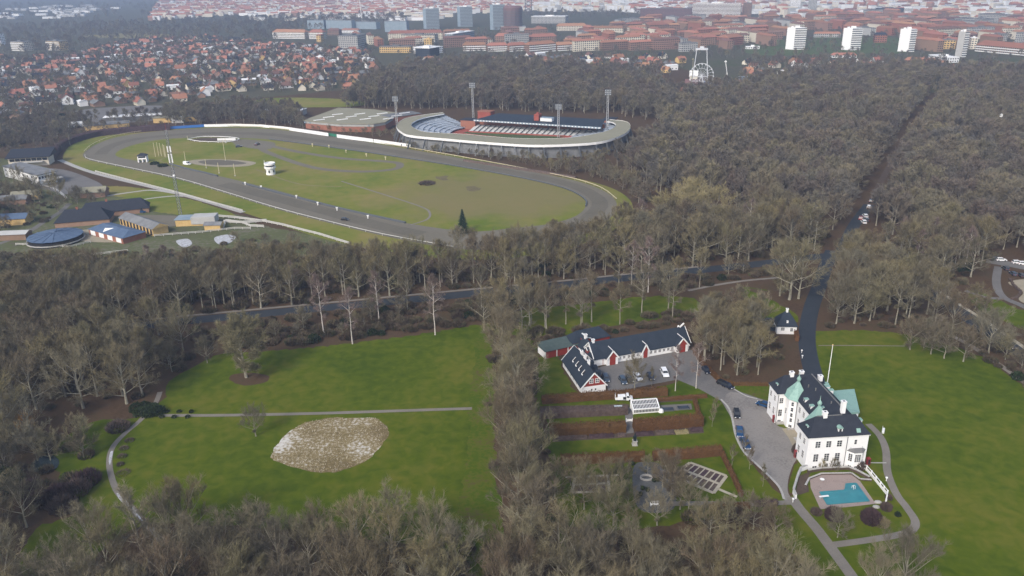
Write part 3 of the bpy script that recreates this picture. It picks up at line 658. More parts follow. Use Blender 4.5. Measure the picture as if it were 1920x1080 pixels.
def low_wall(label, pts, h, w, m, cap=None, name='garden_wall', cat='wall', group=None):
    pts = [p.copy() for p in pts]; o = pts[0]
    t = thing(name, label, cat, o, 0, group); b = MB(); c = MB()
    for p, q in zip(pts, pts[1:]):
        b.beam(p - o + Vector((0, 0, h / 2)), q - o + Vector((0, 0, h / 2)), w, h)
        c.beam(p - o + Vector((0, 0, h + .04)), q - o + Vector((0, 0, h + .04)), w + .16, .1)
    b.build('wall', M[m], t)
    if cap: c.build('coping', M[cap], t)
    return t
low_wall('white retaining wall curving down left of the pool', P([(1512, 880), (1501, 884), (1496, 895), (1489, 918), (1487, 925), (1492, 936)]), 1.3, .35, 'white', 'stone')
low_wall('dark stone wall stepping along the mansion front above the pool', P([(1514, 886), (1540, 882), (1590, 880), (1606, 886), (1630, 899)]), .8, .5, 'soil', 'stone')
low_wall('lower stone bed edge along the north side of the pool terrace', P([(1510, 912), (1517, 899), (1540, 890), (1596, 889), (1612, 900), (1634, 902)]), .4, .3, 'soil', 'stone')
sheet('planting_bed', P([(1498, 893), (1512, 887), (1520, 886), (1514, 900), (1517, 922), (1500, 928), (1491, 926)]), .045, 'soil', sm=False)
bal = P([(1611, 878), (1624, 882), (1633, 892), (1650, 913), (1663, 929), (1660, 946)])
o = bal[0]; t = thing('balustrade', 'white post and rail balustrade with lattice panels right of the pool', 'balustrade', o)
tot = 0
for p, q in zip(bal, bal[1:]):
    L = (q - p).length; n = max(1, round(L / 2.2))
    for k in range(n):
        a = p.lerp(q, k / n) - o; c = p.lerp(q, (k + 1) / n) - o
        b = MB(); b.box(a.x - .13, a.y - .13, 0, a.x + .13, a.y + .13, 1.55); b.build('post', M['whitep'], t)
        b = MB(); b.beam(a + Vector((0, 0, 1.42)), c + Vector((0, 0, 1.42)), .16, .13); b.beam(a + Vector((0, 0, .72)), c + Vector((0, 0, .72)), .1, .1); b.build('rail', M['whitep'], t)
        b = MB(); b.beam(a + Vector((0, 0, .36)), c + Vector((0, 0, .36)), .2, .7); b.build('panel', M['white'], t)
a = bal[-1] - o; b = MB(); b.box(a.x - .15, a.y - .15, 0, a.x + .15, a.y + .15, 1.7); b.build('post', M['whitep'], t)
t = thing('garden_bench', 'white bench beside the path east of the mansion', 'bench', at(1656, 809), R(62))
b = MB(); b.box(-1.3, -.3, .38, 1.3, .3, .46); b.build('seat', M['whitep'], t)
b = MB(); b.box(-1.3, .26, .5, 1.3, .34, 1.0); b.build('backrest', M['whitep'], t)
for s in (-1.1, 1.1):
    b = MB(); b.box(s - .06, -.28, 0, s + .06, .28, .38); b.build('leg', M['whitep'], t)
for (px, py, lab) in ((1661.5, 902, 'white lamp post head beside the path right of the balustrade'), (1486.5, 942, 'white bollard light where the garden path meets the service road'), (1503, 662, 'white bollard light left of the dark driveway, nearer the mansion'), (1504, 672, 'low white stone at the left edge of the driveway')):
    t = thing('bollard_light', lab, 'bollard light', at(px, py)); b = MB(); b.tube([(0, 0, 0), (0, 0, .8)], .09, 6); b.build('post', M['whitep'], t)
    b = MB(); b.lathe([(.1, .8), (.3, .95), (.28, 1.15), (.02, 1.25)], n=8); b.build('head', M['whitep'], t)
for (px, py, lab) in ((1646, 942, 'upper pale flat boulder near the foot of the balustrade'), (1643, 951, 'lower pale flat boulder near the foot of the balustrade')):
    b = MB(); b.lathe([(.9, 0), (.85, .25), (.5, .42), (.1, .46)], n=9); o = b.build('boulder', M['stone']); o.location = at(px, py); o.scale = (1, .7, 1); tag(o, lab, 'boulder')

# ------------------------------------------------------------------ stables: white range with red gables
def gable_house(t, x0, y0, x1, y1, ze, zr, wallm='white', roofm='slateb', axis='y', oh=.35, barge='whitep', gm=None, gz=None):
    """walls + gable roof; axis = ridge direction"""
    b = MB(); b.box(x0, y0, -.2, x1, y1, ze); b.build('wall', M[wallm], t)
    def T(u, w, z): return (u, w, z) if axis == 'x' else (w, u, z)
    a0, a1, c0, c1 = (x0, x1, y0, y1) if axis == 'x' else (y0, y1, x0, x1)
    cm = (c0 + c1) / 2; th = .18; k = oh * (zr - ze) / (cm - c0)
    def fc(bb, pts):
        bb.face(pts if axis == 'x' else pts[::-1])
    r = MB(); A0, A1 = a0 - oh, a1 + oh
    fc(r, [T(A0, c0 - oh, ze - k + th), T(A1, c0 - oh, ze - k + th), T(A1, cm, zr + th), T(A0, cm, zr + th)])
    fc(r, [T(A1, c1 + oh, ze - k + th), T(A0, c1 + oh, ze - k + th), T(A0, cm, zr + th), T(A1, cm, zr + th)])
    fc(r, [T(A1, c0 - oh, ze - k), T(A0, c0 - oh, ze - k), T(A0, cm, zr), T(A1, cm, zr)]); fc(r, [T(A0, c1 + oh, ze - k), T(A1, c1 + oh, ze - k), T(A1, cm, zr), T(A0, cm, zr)])
    r.build('roof', M[roofm], t)
    g_ = MB()
    for s in (a0, a1): fc(g_, [T(s, c0, ze), T(s, c1, ze), T(s, cm, zr)])
    g_.build('gable', M[gm or wallm], t)
    bb = MB()
    for s in (A0 - .05, A1 + .05):
        for c in (c0 - oh, c1 + oh): bb.beam(T(s, c, ze - k + th / 2), T(s, cm, zr + th / 2), .16, .34)
    if barge: bb.build('bargeboard', M[barge], t)
_a = at(1090.4, 739.3); angA = R(13.5)
st = thing('coach_house', 'slate-roofed coach house with big red front gable left of the stable yard', 'house', _a, angA)
WA, LA = 7.7, 19.0
gable_house(st, 0, 0, WA, LA, 2.35, 6.7, gm='red')
win(st, 3.0, 0, 4.0, 0, 1.0, 1.25, 2, 2, bar=.18); win(st, 4.9, 0, 4.0, 0, 1.0, 1.25, 2, 2, bar=.18)
for x in (3.2, 4.4): win(st, x, 0, 1.1, 0, .45, .6, 1, 1)
for k in range(6): win(st, 0, 2.0 + k * 2.9, 1.35, R(-90), .8, .9, 2, 2)
sl_ = math.atan2(6.7 - 2.35, WA / 2)
for k in range(4):
    v = 4.2 + k * 3.0; u0, u1 = 1.55, 2.6
    def zz(u): return 2.35 + u * (6.7 - 2.35) / (WA / 2) + .22
    b = MB(); b.beam((u0, v, zz(u0) - .06), (u1, v, zz(u1) - .06), .75, .2); o = b.build('roof_light', M['dark'], st)
    f = MB(); f.beam((u0, v + .45, zz(u0) + .05), (u1, v + .45, zz(u1) + .05), .14, .28); f.beam((u0 - .1, v, zz(u0 - .1)), (u0 + .12, v, zz(u0 + .12)), .8, .25); f.build('roof_light_frame', M['whitep'], o)
for k, v in enumerate((6.5, 10.0, 13.3)):
    chimney(st, WA / 2 + .5, v, 6.0, 7.8, .75, .75)
    b = MB(); b.box(WA / 2 + 1.2, v - 2.0, 3.2, WA + .2, v - .6, 4.4); o = b.build('dormer', M['slateb'], st)
    f = MB(); f.box(WA + .2, v - 1.8, 3.3, WA + .24, v - .8, 4.2); f.build('dormer_window', M['glass'], o)
_b = Vector((26.2, 230.4, 0)); angB = R(18.6)
sb = thing('stable_range', 'long white stable range with red doors and gables behind the parked cars', 'stable', _b, angB)
gable_house(sb, 0, 0, 34.6, 8.4, 2.7, 6.6, axis='x', barge='whitep')
for (u, w, pz, pk) in ((5.85, 3.9, 1.1, 5.1), (18.1, 2.3, .35, 4.9), (31.4, 4.3, 1.1, 5.2)):
    b = MB(); b.box(u - w / 2, -pz, -.2, u + w / 2, .05, 2.6); b.build('porch_wall', M['white'], sb)
    g_ = MB(); g_.face([(u - w / 2, -pz - .01, 2.6), (u + w / 2, -pz - .01, 2.6), (u, -pz - .01, pk - .1)]); g_.build('porch_gable', M['red'], sb)
    r = MB(); e = .35; s_ = (pk - 2.6) / (w / 2)
    ym = (pk - 2.7) / (6.6 - 2.7) * 4.2 + .3
    r.face([(u - w / 2 - e, -pz - .3, 2.6 - e * s_), (u, -pz - .3, pk), (u, ym, pk), (u - w / 2 - e, .5, 2.6 - e * s_)][::-1]); r.face([(u + w / 2 + e, -pz - .3, 2.6 - e * s_), (u + w / 2 + e, .5, 2.6 - e * s_), (u, ym, pk), (u, -pz - .3, pk)][::-1])
    r.build('porch_roof', M['slateb'], sb)
    f = MB()
    for sg in (-1, 1): f.beam((u + sg * (w / 2 + e), -pz - .33, 2.6 - e * s_), (u, -pz - .33, pk), .14, .42)
    f.beam((u, ym, pk + .06), (u, -pz, pk + .06), .2, .12); f.build('bargeboard', M['whitep'], sb)
    d = MB(); dw = w * (.52 if w > 3 else .66); d.box(u - dw / 2, -pz - .05, 0, u + dw / 2, -pz + .02, 2.62); d.build('door', M['red'], sb)
for u in (8.8, 10.5, 12.2, 13.9, 15.4, 20.3, 21.9, 23.5, 25.1, 26.7, 28.2): win(sb, u, 0, 1.45, 0, .75, .85, 2, 2)
chimney(sb, 1.2, 4.2, 6.2, 7.7, .8, .8)
b = MB(); b.beam((33.0, 4.1, 6.7), (34.6, 4.1, 7.9), .4, .4); b.beam((34.6, 8.0, 4.0), (35.2, 8.4, 5.2), .4, .4); b.build('vent_pipe', M['whitep'], sb)
# low cross wing joining both, and the red garage behind
sc_ = thing('cottage_wing', 'low white cottage wing with slate hip roof between coach house and stable range', 'house', at(1115, 687.5), angB + R(4))
b = MB(); b.box(-.2, 0, -.2, 4.2, 11.0, 2.5); b.build('wall', M['white'], sc_)
r = MB(); x0, x1, y0, y1 = -.6, 4.6, -.4, 11.4
r.face([(x0, y0, 2.5), (x1, y0, 2.5), (2.0, 2.4, 5.6)]); r.face([(x1, y0, 2.5), (x1, y1, 2.5), (2.0, y1, 5.6), (2.0, 2.4, 5.6)]); r.face([(x0, y1, 2.5), (x0, y0, 2.5), (2.0, 2.4, 5.6), (2.0, y1, 5.6)]); r.face([(x1, y1, 2.5), (x0, y1, 2.5), (2.0, y1, 5.6)]); r.face([(x0, y1, 2.5), (x1, y1, 2.5), (x1, y0, 2.5), (x0, y0, 2.5)])
r.build('roof', M['slateb'], sc_)
b = MB(); b.box(2.9, -.06, 0, 3.7, .02, 2.0); b.build('door', M['red'], sc_)
for v in (2.2, 4.4, 6.6): win(sc_, -.2, v, 1.4, R(-90), .7, .9, 2, 2)
b = MB(); b.prism([(-.3, 4.2), (1.6, 4.2), (1.6, 5.8), (-.3, 5.8)], 2.6, 4.0); o = b.build('dormer', M['red'], sc_)
f = MB(); f.hip(-.6, 4.0, 1.9, 6.0, 4.0, 4.9, 0, 0, gable=0); f.build('dormer_roof', M['slateb'], o); f = MB(); f.beam((-.62, 4.0, 4.0), (-.62, 5.0, 4.9), .12, .35); f.beam((-.62, 6.0, 4.0), (-.62, 5.0, 4.9), .12, .35); f.build('bargeboard', M['whitep'], o)
chimney(sc_, 2.0, 10.2, 5.2, 6.9, .8, .8)
pg = at(1022, 673); angG = R(24)
gg = thing('garage', 'low dark red garage with flat green roof behind the coach house', 'garage', pg, angG)
b = MB(); b.box(0, 0, -.1, 13.0, 5.4, 2.7); b.build('wall', M['white'], gg)
r = MB(); r.face([(-.3, -.5, 2.75), (13.3, -.5, 2.75), (13.3, 5.7, 3.7), (-.3, 5.7, 3.7)]); r.face([(-.3, 5.7, 2.72), (13.3, 5.7, 2.72), (13.3, -.5, 2.72), (-.3, -.5, 2.72)]); r.face([(-.3, -.5, 2.72), (-.3, -.5, 2.75), (-.3, 5.7, 3.7), (-.3, 5.7, 2.72)]); r.face([(13.3, 5.7, 2.72), (13.3, 5.7, 3.7), (-.3, 5.7, 3.7), (-.3, 5.7, 2.72)]); r.build('roof', M['greenroof'], gg)
for k in range(3):
    b = MB(); b.box(.35 + k * 4.2, -.07, .05, 4.15 + k * 4.2, .03, 2.55); b.build('garage_door', M['red'], gg)
b = MB()
for k in range(4): b.box(.0 + k * 4.2, -.09, 0, .3 + k * 4.2, .03, 2.7)
b.build('door_post', M['whitep'], gg)
rb = thing('barn', 'dark slate-roofed barn with red gable behind the coach house', 'barn', at(1074, 660), angB + R(4))
b = MB(); b.box(0, 0, -.1, 14.0, 5.6, 3.2); b.build('wall', M['red'], rb)
r = MB(); r.hip(-.4, -.4, 14.4, 6.0, 3.2, 6.2, mi=0); r.build('roof', M['slateb'], rb)
b = MB(); b.box(3.2, -1.6, 3.0, 5.6, 2.2, 4.7); o = b.build('dormer', M['red'], rb)
f = MB(); f.beam((4.4, -1.9, 5.25), (4.4, 3, 5.25), .5, .2); f.beam((2.9, -1.7, 4.7), (4.4, -1.7, 5.3), .25, .22); f.beam((5.9, -1.7, 4.7), (4.4, -1.7, 5.3), .25, .22); f.build('dormer_trim', M['whitep'], o)
f = MB(); f.face([(2.9, -1.8, 4.7), (5.9, -1.8, 4.7), (5.9, 2.4, 4.7), (2.9, 2.4, 4.7)]); f.face([(2.9, -1.8, 4.72), (4.4, -1.8, 5.3), (4.4, 3, 5.3), (2.9, 3, 4.72)][::-1]); f.face([(5.9, -1.8, 4.72), (5.9, 3, 4.72), (4.4, 3, 5.3), (4.4, -1.8, 5.3)][::-1]); f.face([(2.9, -1.79, 4.7), (5.9, -1.79, 4.7), (4.4, -1.79, 5.28)]); f.build('dormer_roof', M['slateb'], o)

# gatehouse by the driveway
gh = thing('gatehouse', 'small white gatehouse with dark pyramid roof and white chimney beside the driveway', 'house', at(1456, 626), R(-6))
b = MB(); b.box(0, 0, -.1, 6.6, 5.6, 2.9); b.build('wall', M['white'], gh)
b = mansard(-.4, -.4, 7.0, 6.0, 2.9, 7.4, .7, 1.4, 'x', 3.0, 3.0); b.build('roof', M['slateb'], gh)
chimney(gh, 3.4, 2.9, 7.0, 8.5, .7, .7)
win(gh, 1.9, 0, 1.9, 0, 1.1, 1.1, 3, 2, name='window'); win(gh, 4.9, 0, 1.7, 0, .8, 1.2, 2, 2)
b = MB(); b.box(3.0, .2, 4.0, 3.6, 1.0, 4.9); b.build('skylight', M['lamp'], gh)
b = MB(); b.box(-2.6, 2.2, -.1, -.02, 4.2, 1.7); o = b.build('lean_to', M['slateb'], gh)

# ------------------------------------------------------------------ hedges, beds, greenhouse, statue
def leafy(b, pts_n, r, size, up=.3, mi=0):
    """small leaf triangles scattered by the generator pts_n"""
    for (x, y, z) in pts_n:
        a = Vector((r.uniform(-1, 1), r.uniform(-1, 1), r.uniform(-.3, 1))); c = Vector((r.uniform(-1, 1), r.uniform(-1, 1), r.uniform(-1, 1)))
        a.normalize(); c = a.cross(c)
        if c.length < .01: continue
        c.normalize(); s = size * r.uniform(.6, 1.3); p = Vector((x, y, z))
        b.face([p - c * s * .5, p + c * s * .5, p + a * s], mi)

def hedge(label, path, w, h, m='beech', group='clipped hedges in the walled garden', den=16, name='hedge', cat='hedge'):
    """clipped hedge: uneven body broken up by leaf-sized faces"""
    pts = path; o = pts[0].copy(); t = thing(name, label, cat, o, 0, group); r = random.Random(len(label) + int(o.x * 10))
    body = MB(); lv = MB()
    for p, q in zip(pts, pts[1:]):
        d = q - p; L = d.length; d.normalize(); s = Vector((-d.y, d.x, 0)); n = max(1, int(L / 1.2)); prev = None
        for k in range(n + 1):
            c = p + d * (L * k / n) - o; hw = w / 2 * r.uniform(.84, 1.0); hh = h * r.uniform(.88, 1.02)
            ring = [c + s * hw, c + s * hw * .95 + Vector((0, 0, hh * .85)), c + s * hw * .5 + Vector((0, 0, hh)), c - s * hw * .5 + Vector((0, 0, hh * r.uniform(.95, 1))), c - s * hw * .95 + Vector((0, 0, hh * .85)), c - s * hw]
            if prev:
                for i in range(5): body.face([prev[i], ring[i], ring[i + 1], prev[i + 1]])
            else: body.face(ring[::-1])
            prev = ring
        body.face(prev)
        N = int(L * (w + 2 * h) * den); pp = []
        for _ in range(N):
            a = r.uniform(0, L); e = r.uniform(0, w + 2 * h)
            if e < h: x, z = -w / 2, e
            elif e < h + w: x, z = e - h - w / 2, h
            else: x, z = w / 2, e - h - w
            c = p + d * a + s * (x * r.uniform(.85, 1.05)) - o; pp.append((c.x, c.y, z * r.uniform(.92, 1.05)))
        leafy(lv, pp, r, .26)
    body.build('body', M[m], t); lv.build('leaves', M[m], t)
    return t
hedge('low brown beech hedge along the grass south of the parked cars', P([(1016, 755), (1100, 749), (1180, 744), (1250, 739)]), 2.4, 2.2)
hedge('thin brown hedge running east from the van towards the drive', P([(1200, 755), (1260, 750), (1325, 745)]), 1.0, 1.1)
hedge('dark brown hedge left of the white frame, north of the grass strip', P([(1012, 782), (1090, 778), (1176, 774)]), 2.8, 2.3, 'shrub')
hedge('thick coppery beech hedge west of the garden steps', P([(1030, 815), (1100, 812), (1172, 807)]), 3.0, 3.0)
hedge('thick coppery beech hedge below the greenhouse', P([(1188, 806), (1250, 801), (1316, 795)]), 3.0, 3.1)
hedge('beech hedge closing the east end of the vegetable garden', P([(1316, 795), (1308, 775), (1302, 752)]), 1.0, 1.3)
hedge('long rust brown hedge left of the gap south of the lawn', P([(1052, 869), (1130, 865), (1208, 862)]), 2.2, 2.4)
hedge('long rust brown hedge right of the gap south of the lawn', P([(1224, 861), (1290, 857), (1352, 851)]), 2.2, 2.5)
hedge('narrow rust brown hedge sloping down beside the parterre', P([(1353, 852), (1364, 875), (1378, 903), (1390, 932)]), 1.0, 1.3)
hedge('short purple hedge at the east end of the garden path', P([(1414, 948), (1436, 947), (1457, 947)]), 1.3, 1.5, 'purpleshrub')
hedge('brown hedge on the south side of the garden path', P([(1330, 955), (1370, 953), (1405, 952)]), 1.4, 1.4)
hedge('orange brown hedge along the north edge of the stable yard', P([(1303, 663), (1318, 685), (1345, 712)]), 1.2, 1.3)
hedge('orange brown hedge under the trees along the lane to the mansion', P([(1345, 712), (1375, 722), (1440, 723)]), 1.0, 1.0)
hedge('small brown hedge at the right wall of the gatehouse', P([(1492, 628), (1494, 640)]), 1.3, 2.0)
for k, (x0, x1, y, lab) in enumerate(((1045, 1100, 822, 'dark flower bed furthest west below the coppery hedge'), (1105, 1150, 819, 'dark flower bed just west of the garden steps'), (1158, 1172, 817, 'tiny dark bed beside the garden steps'), (1192, 1225, 815, 'dark flower bed just east of the garden steps'), (1230, 1262, 812, 'dark purple planted bed in the middle below the hedge'), (1294, 1316, 807, 'dark planted bed at the east end below the hedge'))):
    a, c = at(x0, y), at(x1, y - (x1 - x0) * .05); hedge(lab, [a, c], 2.0, .45, 'purpleshrub' if k % 2 else 'shrub', 'planted beds below the coppery hedge', 14, 'flower_bed', 'flower bed')
hedge('yellow green planted bed below the coppery hedge', [at(1266, 812), at(1290, 810)], 2.0, .4, 'willow', 'planted beds below the coppery hedge', 14, 'flower_bed', 'flower bed')
sheet('vegetable_bed', P([(1012, 775), (1180, 768), (1180, 758), (1012, 762)]), .04, 'soil', sm=False)
sheet('garden_walk', P([(1172, 765), (1186, 764), (1188, 812), (1172, 813)]), .05, 'yard', sm=False)
sheet('vegetable_bed', P([(1240, 772), (1298, 768), (1296, 757), (1238, 760)]), .05, 'yard', sm=False)
sheet('vegetable_bed', P([(1190, 758), (1300, 751), (1298, 748), (1190, 754)]), .042, 'soil', sm=False)
sheet('bed_border', P([(1036, 829), (1320, 812), (1318, 800), (1036, 812)]), .04, 'soil', sm=False)
for (px, py, lab) in ((1252, 769, 'dark cold frame nearest the greenhouse'), (1281, 766, 'dark cold frame further from the greenhouse')):
    t = thing('cold_frame', lab, 'cold frame', at(px, py), R(4), 'cold frames beside the greenhouse'); b = MB(); b.box(-1.7, -.8, 0, 1.7, .8, .45); b.build('body', M['dmetal'], t)
    b = MB(); b.beam((-1.6, 0, .5), (1.6, 0, .5), 1.5, .05); b.build('pane', M['glass'], t)

gp = at(1187.5, 776.5); grn = thing('greenhouse', 'white-framed lean-to greenhouse in the walled garden', 'greenhouse', gp, R(6))
GL, GW = 7.6, 3.2
b = MB(); b.box(0, 0, 0, GL, GW, .4); b.build('plinth', M['white'], grn)
b = MB()
for a, c in (((0, 0, 0), (0, 0, 1.5)), ((GL, 0, 0), (GL, 0, 1.5)), ((0, 0, 1.5), (GL, 0, 1.5)), ((0, GW, 2.7), (GL, GW, 2.7)), ((0, 0, 1.5), (0, GW, 2.7)), ((GL, 0, 1.5), (GL, GW, 2.7)), ((0, GW, 0), (0, GW, 2.7)), ((GL, GW, 0), (GL, GW, 2.7))): b.beam(a, c, .34, .26)
b.build('frame', M['whitep'], grn)
n = 17
for k in range(n):
    x = .15 + (GL - .3) * k / n; x2 = .15 + (GL - .3) * (k + 1) / n
    b = MB(); b.face([(x + .06, .05, 1.5), (x2 - .06, .05, 1.5), (x2 - .06, GW - .05, 2.68), (x + .06, GW - .05, 2.68)]); b.build('roof_pane', M['glass'], grn)
    b = MB(); b.face([(x + .06, -.01, .4), (x2 - .06, -.01, .4), (x2 - .06, -.01, 1.45), (x + .06, -.01, 1.45)]); b.build('front_pane', M['glass'], grn)
b = MB()
for k in range(1, n):
    x = .15 + (GL - .3) * k / n; b.beam((x, 0, 1.55), (x, GW, 2.73), .10, .08); b.beam((x, -.02, .4), (x, -.02, 1.5), .10, .08)
b.beam((0, GW * .5, 2.14), (GL, GW * .5, 2.14), .12, .1)
b.build('glazing_bars', M['whitep'], grn)
b = MB(); b.box(0, GW, 0, GL, GW + .25, 2.8); b.build('back_wall', M['white'], grn)
cf = thing('frame_house', 'small pale glass frame house with low wings left of the greenhouse', 'glasshouse', at(1139, 779), R(4))
b = MB(); b.box(2.3, .1, 0, 4.2, 2.2, 1.6); b.build('glass_body', M['lamp'], cf)
b = MB(); b.hip(2.1, -.1, 4.4, 2.4, 1.6, 2.5, 0, 0, gable=0); b.build('roof', mat('frosted_glass', (.36, .42, .48), .3), cf)
for (a, c) in ((0, 2.2), (4.3, 6.0)):
    b = MB()
    for x in [a + (c - a) * k / 4 for k in range(5)]: b.beam((x, .2, 0), (x, .2, 1.0), .12, .12); b.beam((x, 1.6, 0), (x, 1.6, 1.0), .1, .1); b.beam((x, .2, 1.0), (x, 1.6, 1.05), .1, .1)
    for y in (.2, 1.6): b.beam((a, y, 1.0), (c, y, 1.0), .14, .12)
    b.beam((a, .2, .1), (c, .2, .1), .14, .14); b.build('wing_frame', M['wood'] if a else M['whitep'], cf)
t = thing('covered_heap', 'white tarpaulin-covered heap right of the greenhouse', 'heap', at(1239, 772)); b = MB(); b.lathe([(.9, 0), (.8, .5), (.5, .9), (.1, 1.05)], n=8); b.build('tarpaulin', M['whitep'], t, True)
t = thing('garden_gate', 'little white gate on the garden steps between the hedges', 'gate', at(1180, 791), R(4))
b = MB(); b.box(-.8, -.05, .2, .8, .05, .9); b.build('panel', M['whitep'], t)
b = MB(); b.box(-.95, -.1, 0, -.8, .1, 1.2); b.box(.8, -.1, 0, .95, .1, 1.2); b.build('post', M['whitep'], t)

st_ = thing('statue', 'dark bronze statue on a pale stone plinth in the middle of the garden lawn', 'statue', at(1190, 834))
b = MB(); b.box(-.75, -.75, 0, .75, .75, .25); b.box(-.55, -.55, .25, .55, .55, 1.25); b.box(-.65, -.65, 1.25, .65, .65, 1.4); b.build('plinth', M['stone'], st_)
b = MB(); b.lathe([(.42, 1.4), (.45, 1.6), (.40, 1.9), (.30, 2.2), (.34, 2.5), (.38, 2.75), (.30, 2.95), (.13, 3.05), (.12, 3.12), (.19, 3.22), (.20, 3.38), (.12, 3.5), (.02, 3.54)], n=12)
b.tube([(.32, 0, 2.85), (.45, -.15, 2.5), (.25, -.38, 2.25)], [.12, .10, .08], 7); b.tube([(-.32, 0, 2.85), (-.46, -.05, 2.45), (-.42, -.1, 2.1)], [.12, .10, .08], 7); b.build('figure', M['bronze'], st_, True)

# parterre of pale timber-edged beds, right; smaller one left under the trees
def parterre(label, corners, nu, nv, gap, planted):
    o = corners[0]; t = thing('parterre', label, 'flower bed', o)
    A, B_, C_, D_ = [p - o for p in corners]
    def q(u, v): return A.lerp(B_, u).lerp(D_.lerp(C_, u), v)
    fr = MB()
    for j in range(nv + 1):
        fr.beam(q(0, j / nv) + Vector((0, 0, .10)), q(1, j / nv) + Vector((0, 0, .10)), gap * (1.5 if j in (0, nv) or (j * 2 == nv) else .8), .14)
    for i in range(nu + 1):
        fr.beam(q(i / nu, 0) + Vector((0, 0, .09)), q(i / nu, 1) + Vector((0, 0, .09)), gap * (1.5 if i in (0, nu) else .6), .14)
    fr.build('paths', M['palepath'], t)
    for i in range(nu):
        for j in range(nv):
            e = .09; u0, u1, v0, v1 = (i + e) / nu, (i + 1 - e) / nu, (j + e) / nv, (j + 1 - e) / nv
            b = MB(); b.prism([q(u0, v0), q(u1, v0), q(u1, v1), q(u0, v1)], .03, .14); b.build('bed', M[planted[(i * 3 + j) % len(planted)]], t)
parterre('large pale-edged parterre on the right of the garden', P([(1294, 868), (1362, 893), (1338, 925), (1262, 893)]), 7, 2, .55, ('soil', 'shrub', 'soil', 'purpleshrub', 'soil', 'rough_grass'))
ribbon('garden_path', P([(1342, 915), (1382, 932)]), .9, .06, 'palepath', sm=False)
parterre('smaller pale-edged parterre left under the trees', P([(1078, 896), (1140, 892), (1142, 922), (1072, 924)]), 3, 2, .5, ('soil', 'shrub', 'rough_grass'))
ribbon('garden_path', P([(1060, 895), (1110, 893), (1160, 891)]), .8, .058, 'palepath', sm=False)
sheet('gravel_court', P([(1190, 872), (1215, 866), (1240, 872), (1262, 895), (1268, 925), (1262, 955), (1225, 962), (1195, 950), (1186, 910)]), .047, 'court')
b = MB(); 
for k in range(12):
    a = PI + PI * k / 11 if False else 2 * PI * k / 12; c = 2 * PI * (k + 1) / 12
    b.beam((1.5 * math.cos(a), 1.1 * math.sin(a), .25), (1.5 * math.cos(c), 1.1 * math.sin(c), .25), .3, .5)
o = b.build('fountain_rim', M['stone']); o.location = at(1212, 897); tag(o, 'round stone fountain rim in the gravel court', 'fountain')
t = thing('garden_bench', 'white wooden bench at the south end of the gravel court', 'bench', at(1228, 948))
b = MB(); b.box(-1.1, -.3, .38, 1.1, .3, .46); b.build('seat', M['whitep'], t)
b = MB(); [b.box(-1.1 + k * .44, .27, .46, -.98 + k * .44, .33, 1.1) for k in range(6)]; b.box(-1.1, .26, 1.0, 1.12, .34, 1.12); b.build('backrest', M['whitep'], t)
for s in (-1.0, 1.0):
    b = MB(); b.box(s - .06, -.28, 0, s + .06, .3, .38); b.build('leg', M['whitep'], t)
for k, (px, py) in enumerate(((1186, 872), (1181, 882), (1226, 903), (1233, 902), (1205, 918), (1214, 921), (1201, 929), (1196, 934), (1246, 880), (1160, 900))):
    t = thing('topiary', 'small dark clipped shrub standing on the gravel court', 'shrub', at(px, py), k, 'clipped shrubs on the gravel court'); r = random.Random(k)
    b = MB(); b.lathe([(.35, 0), (.55, .4), (.5, .8), (.2, 1.1), (.02, 1.2)], n=8); leafy(b, [(math.cos(a) * .5, math.sin(a) * .5, r.uniform(.1, 1.1)) for a in [r.uniform(0, 6.3) for _ in range(60)]], r, .18); b.build('leaves', M['evergreen'], t)

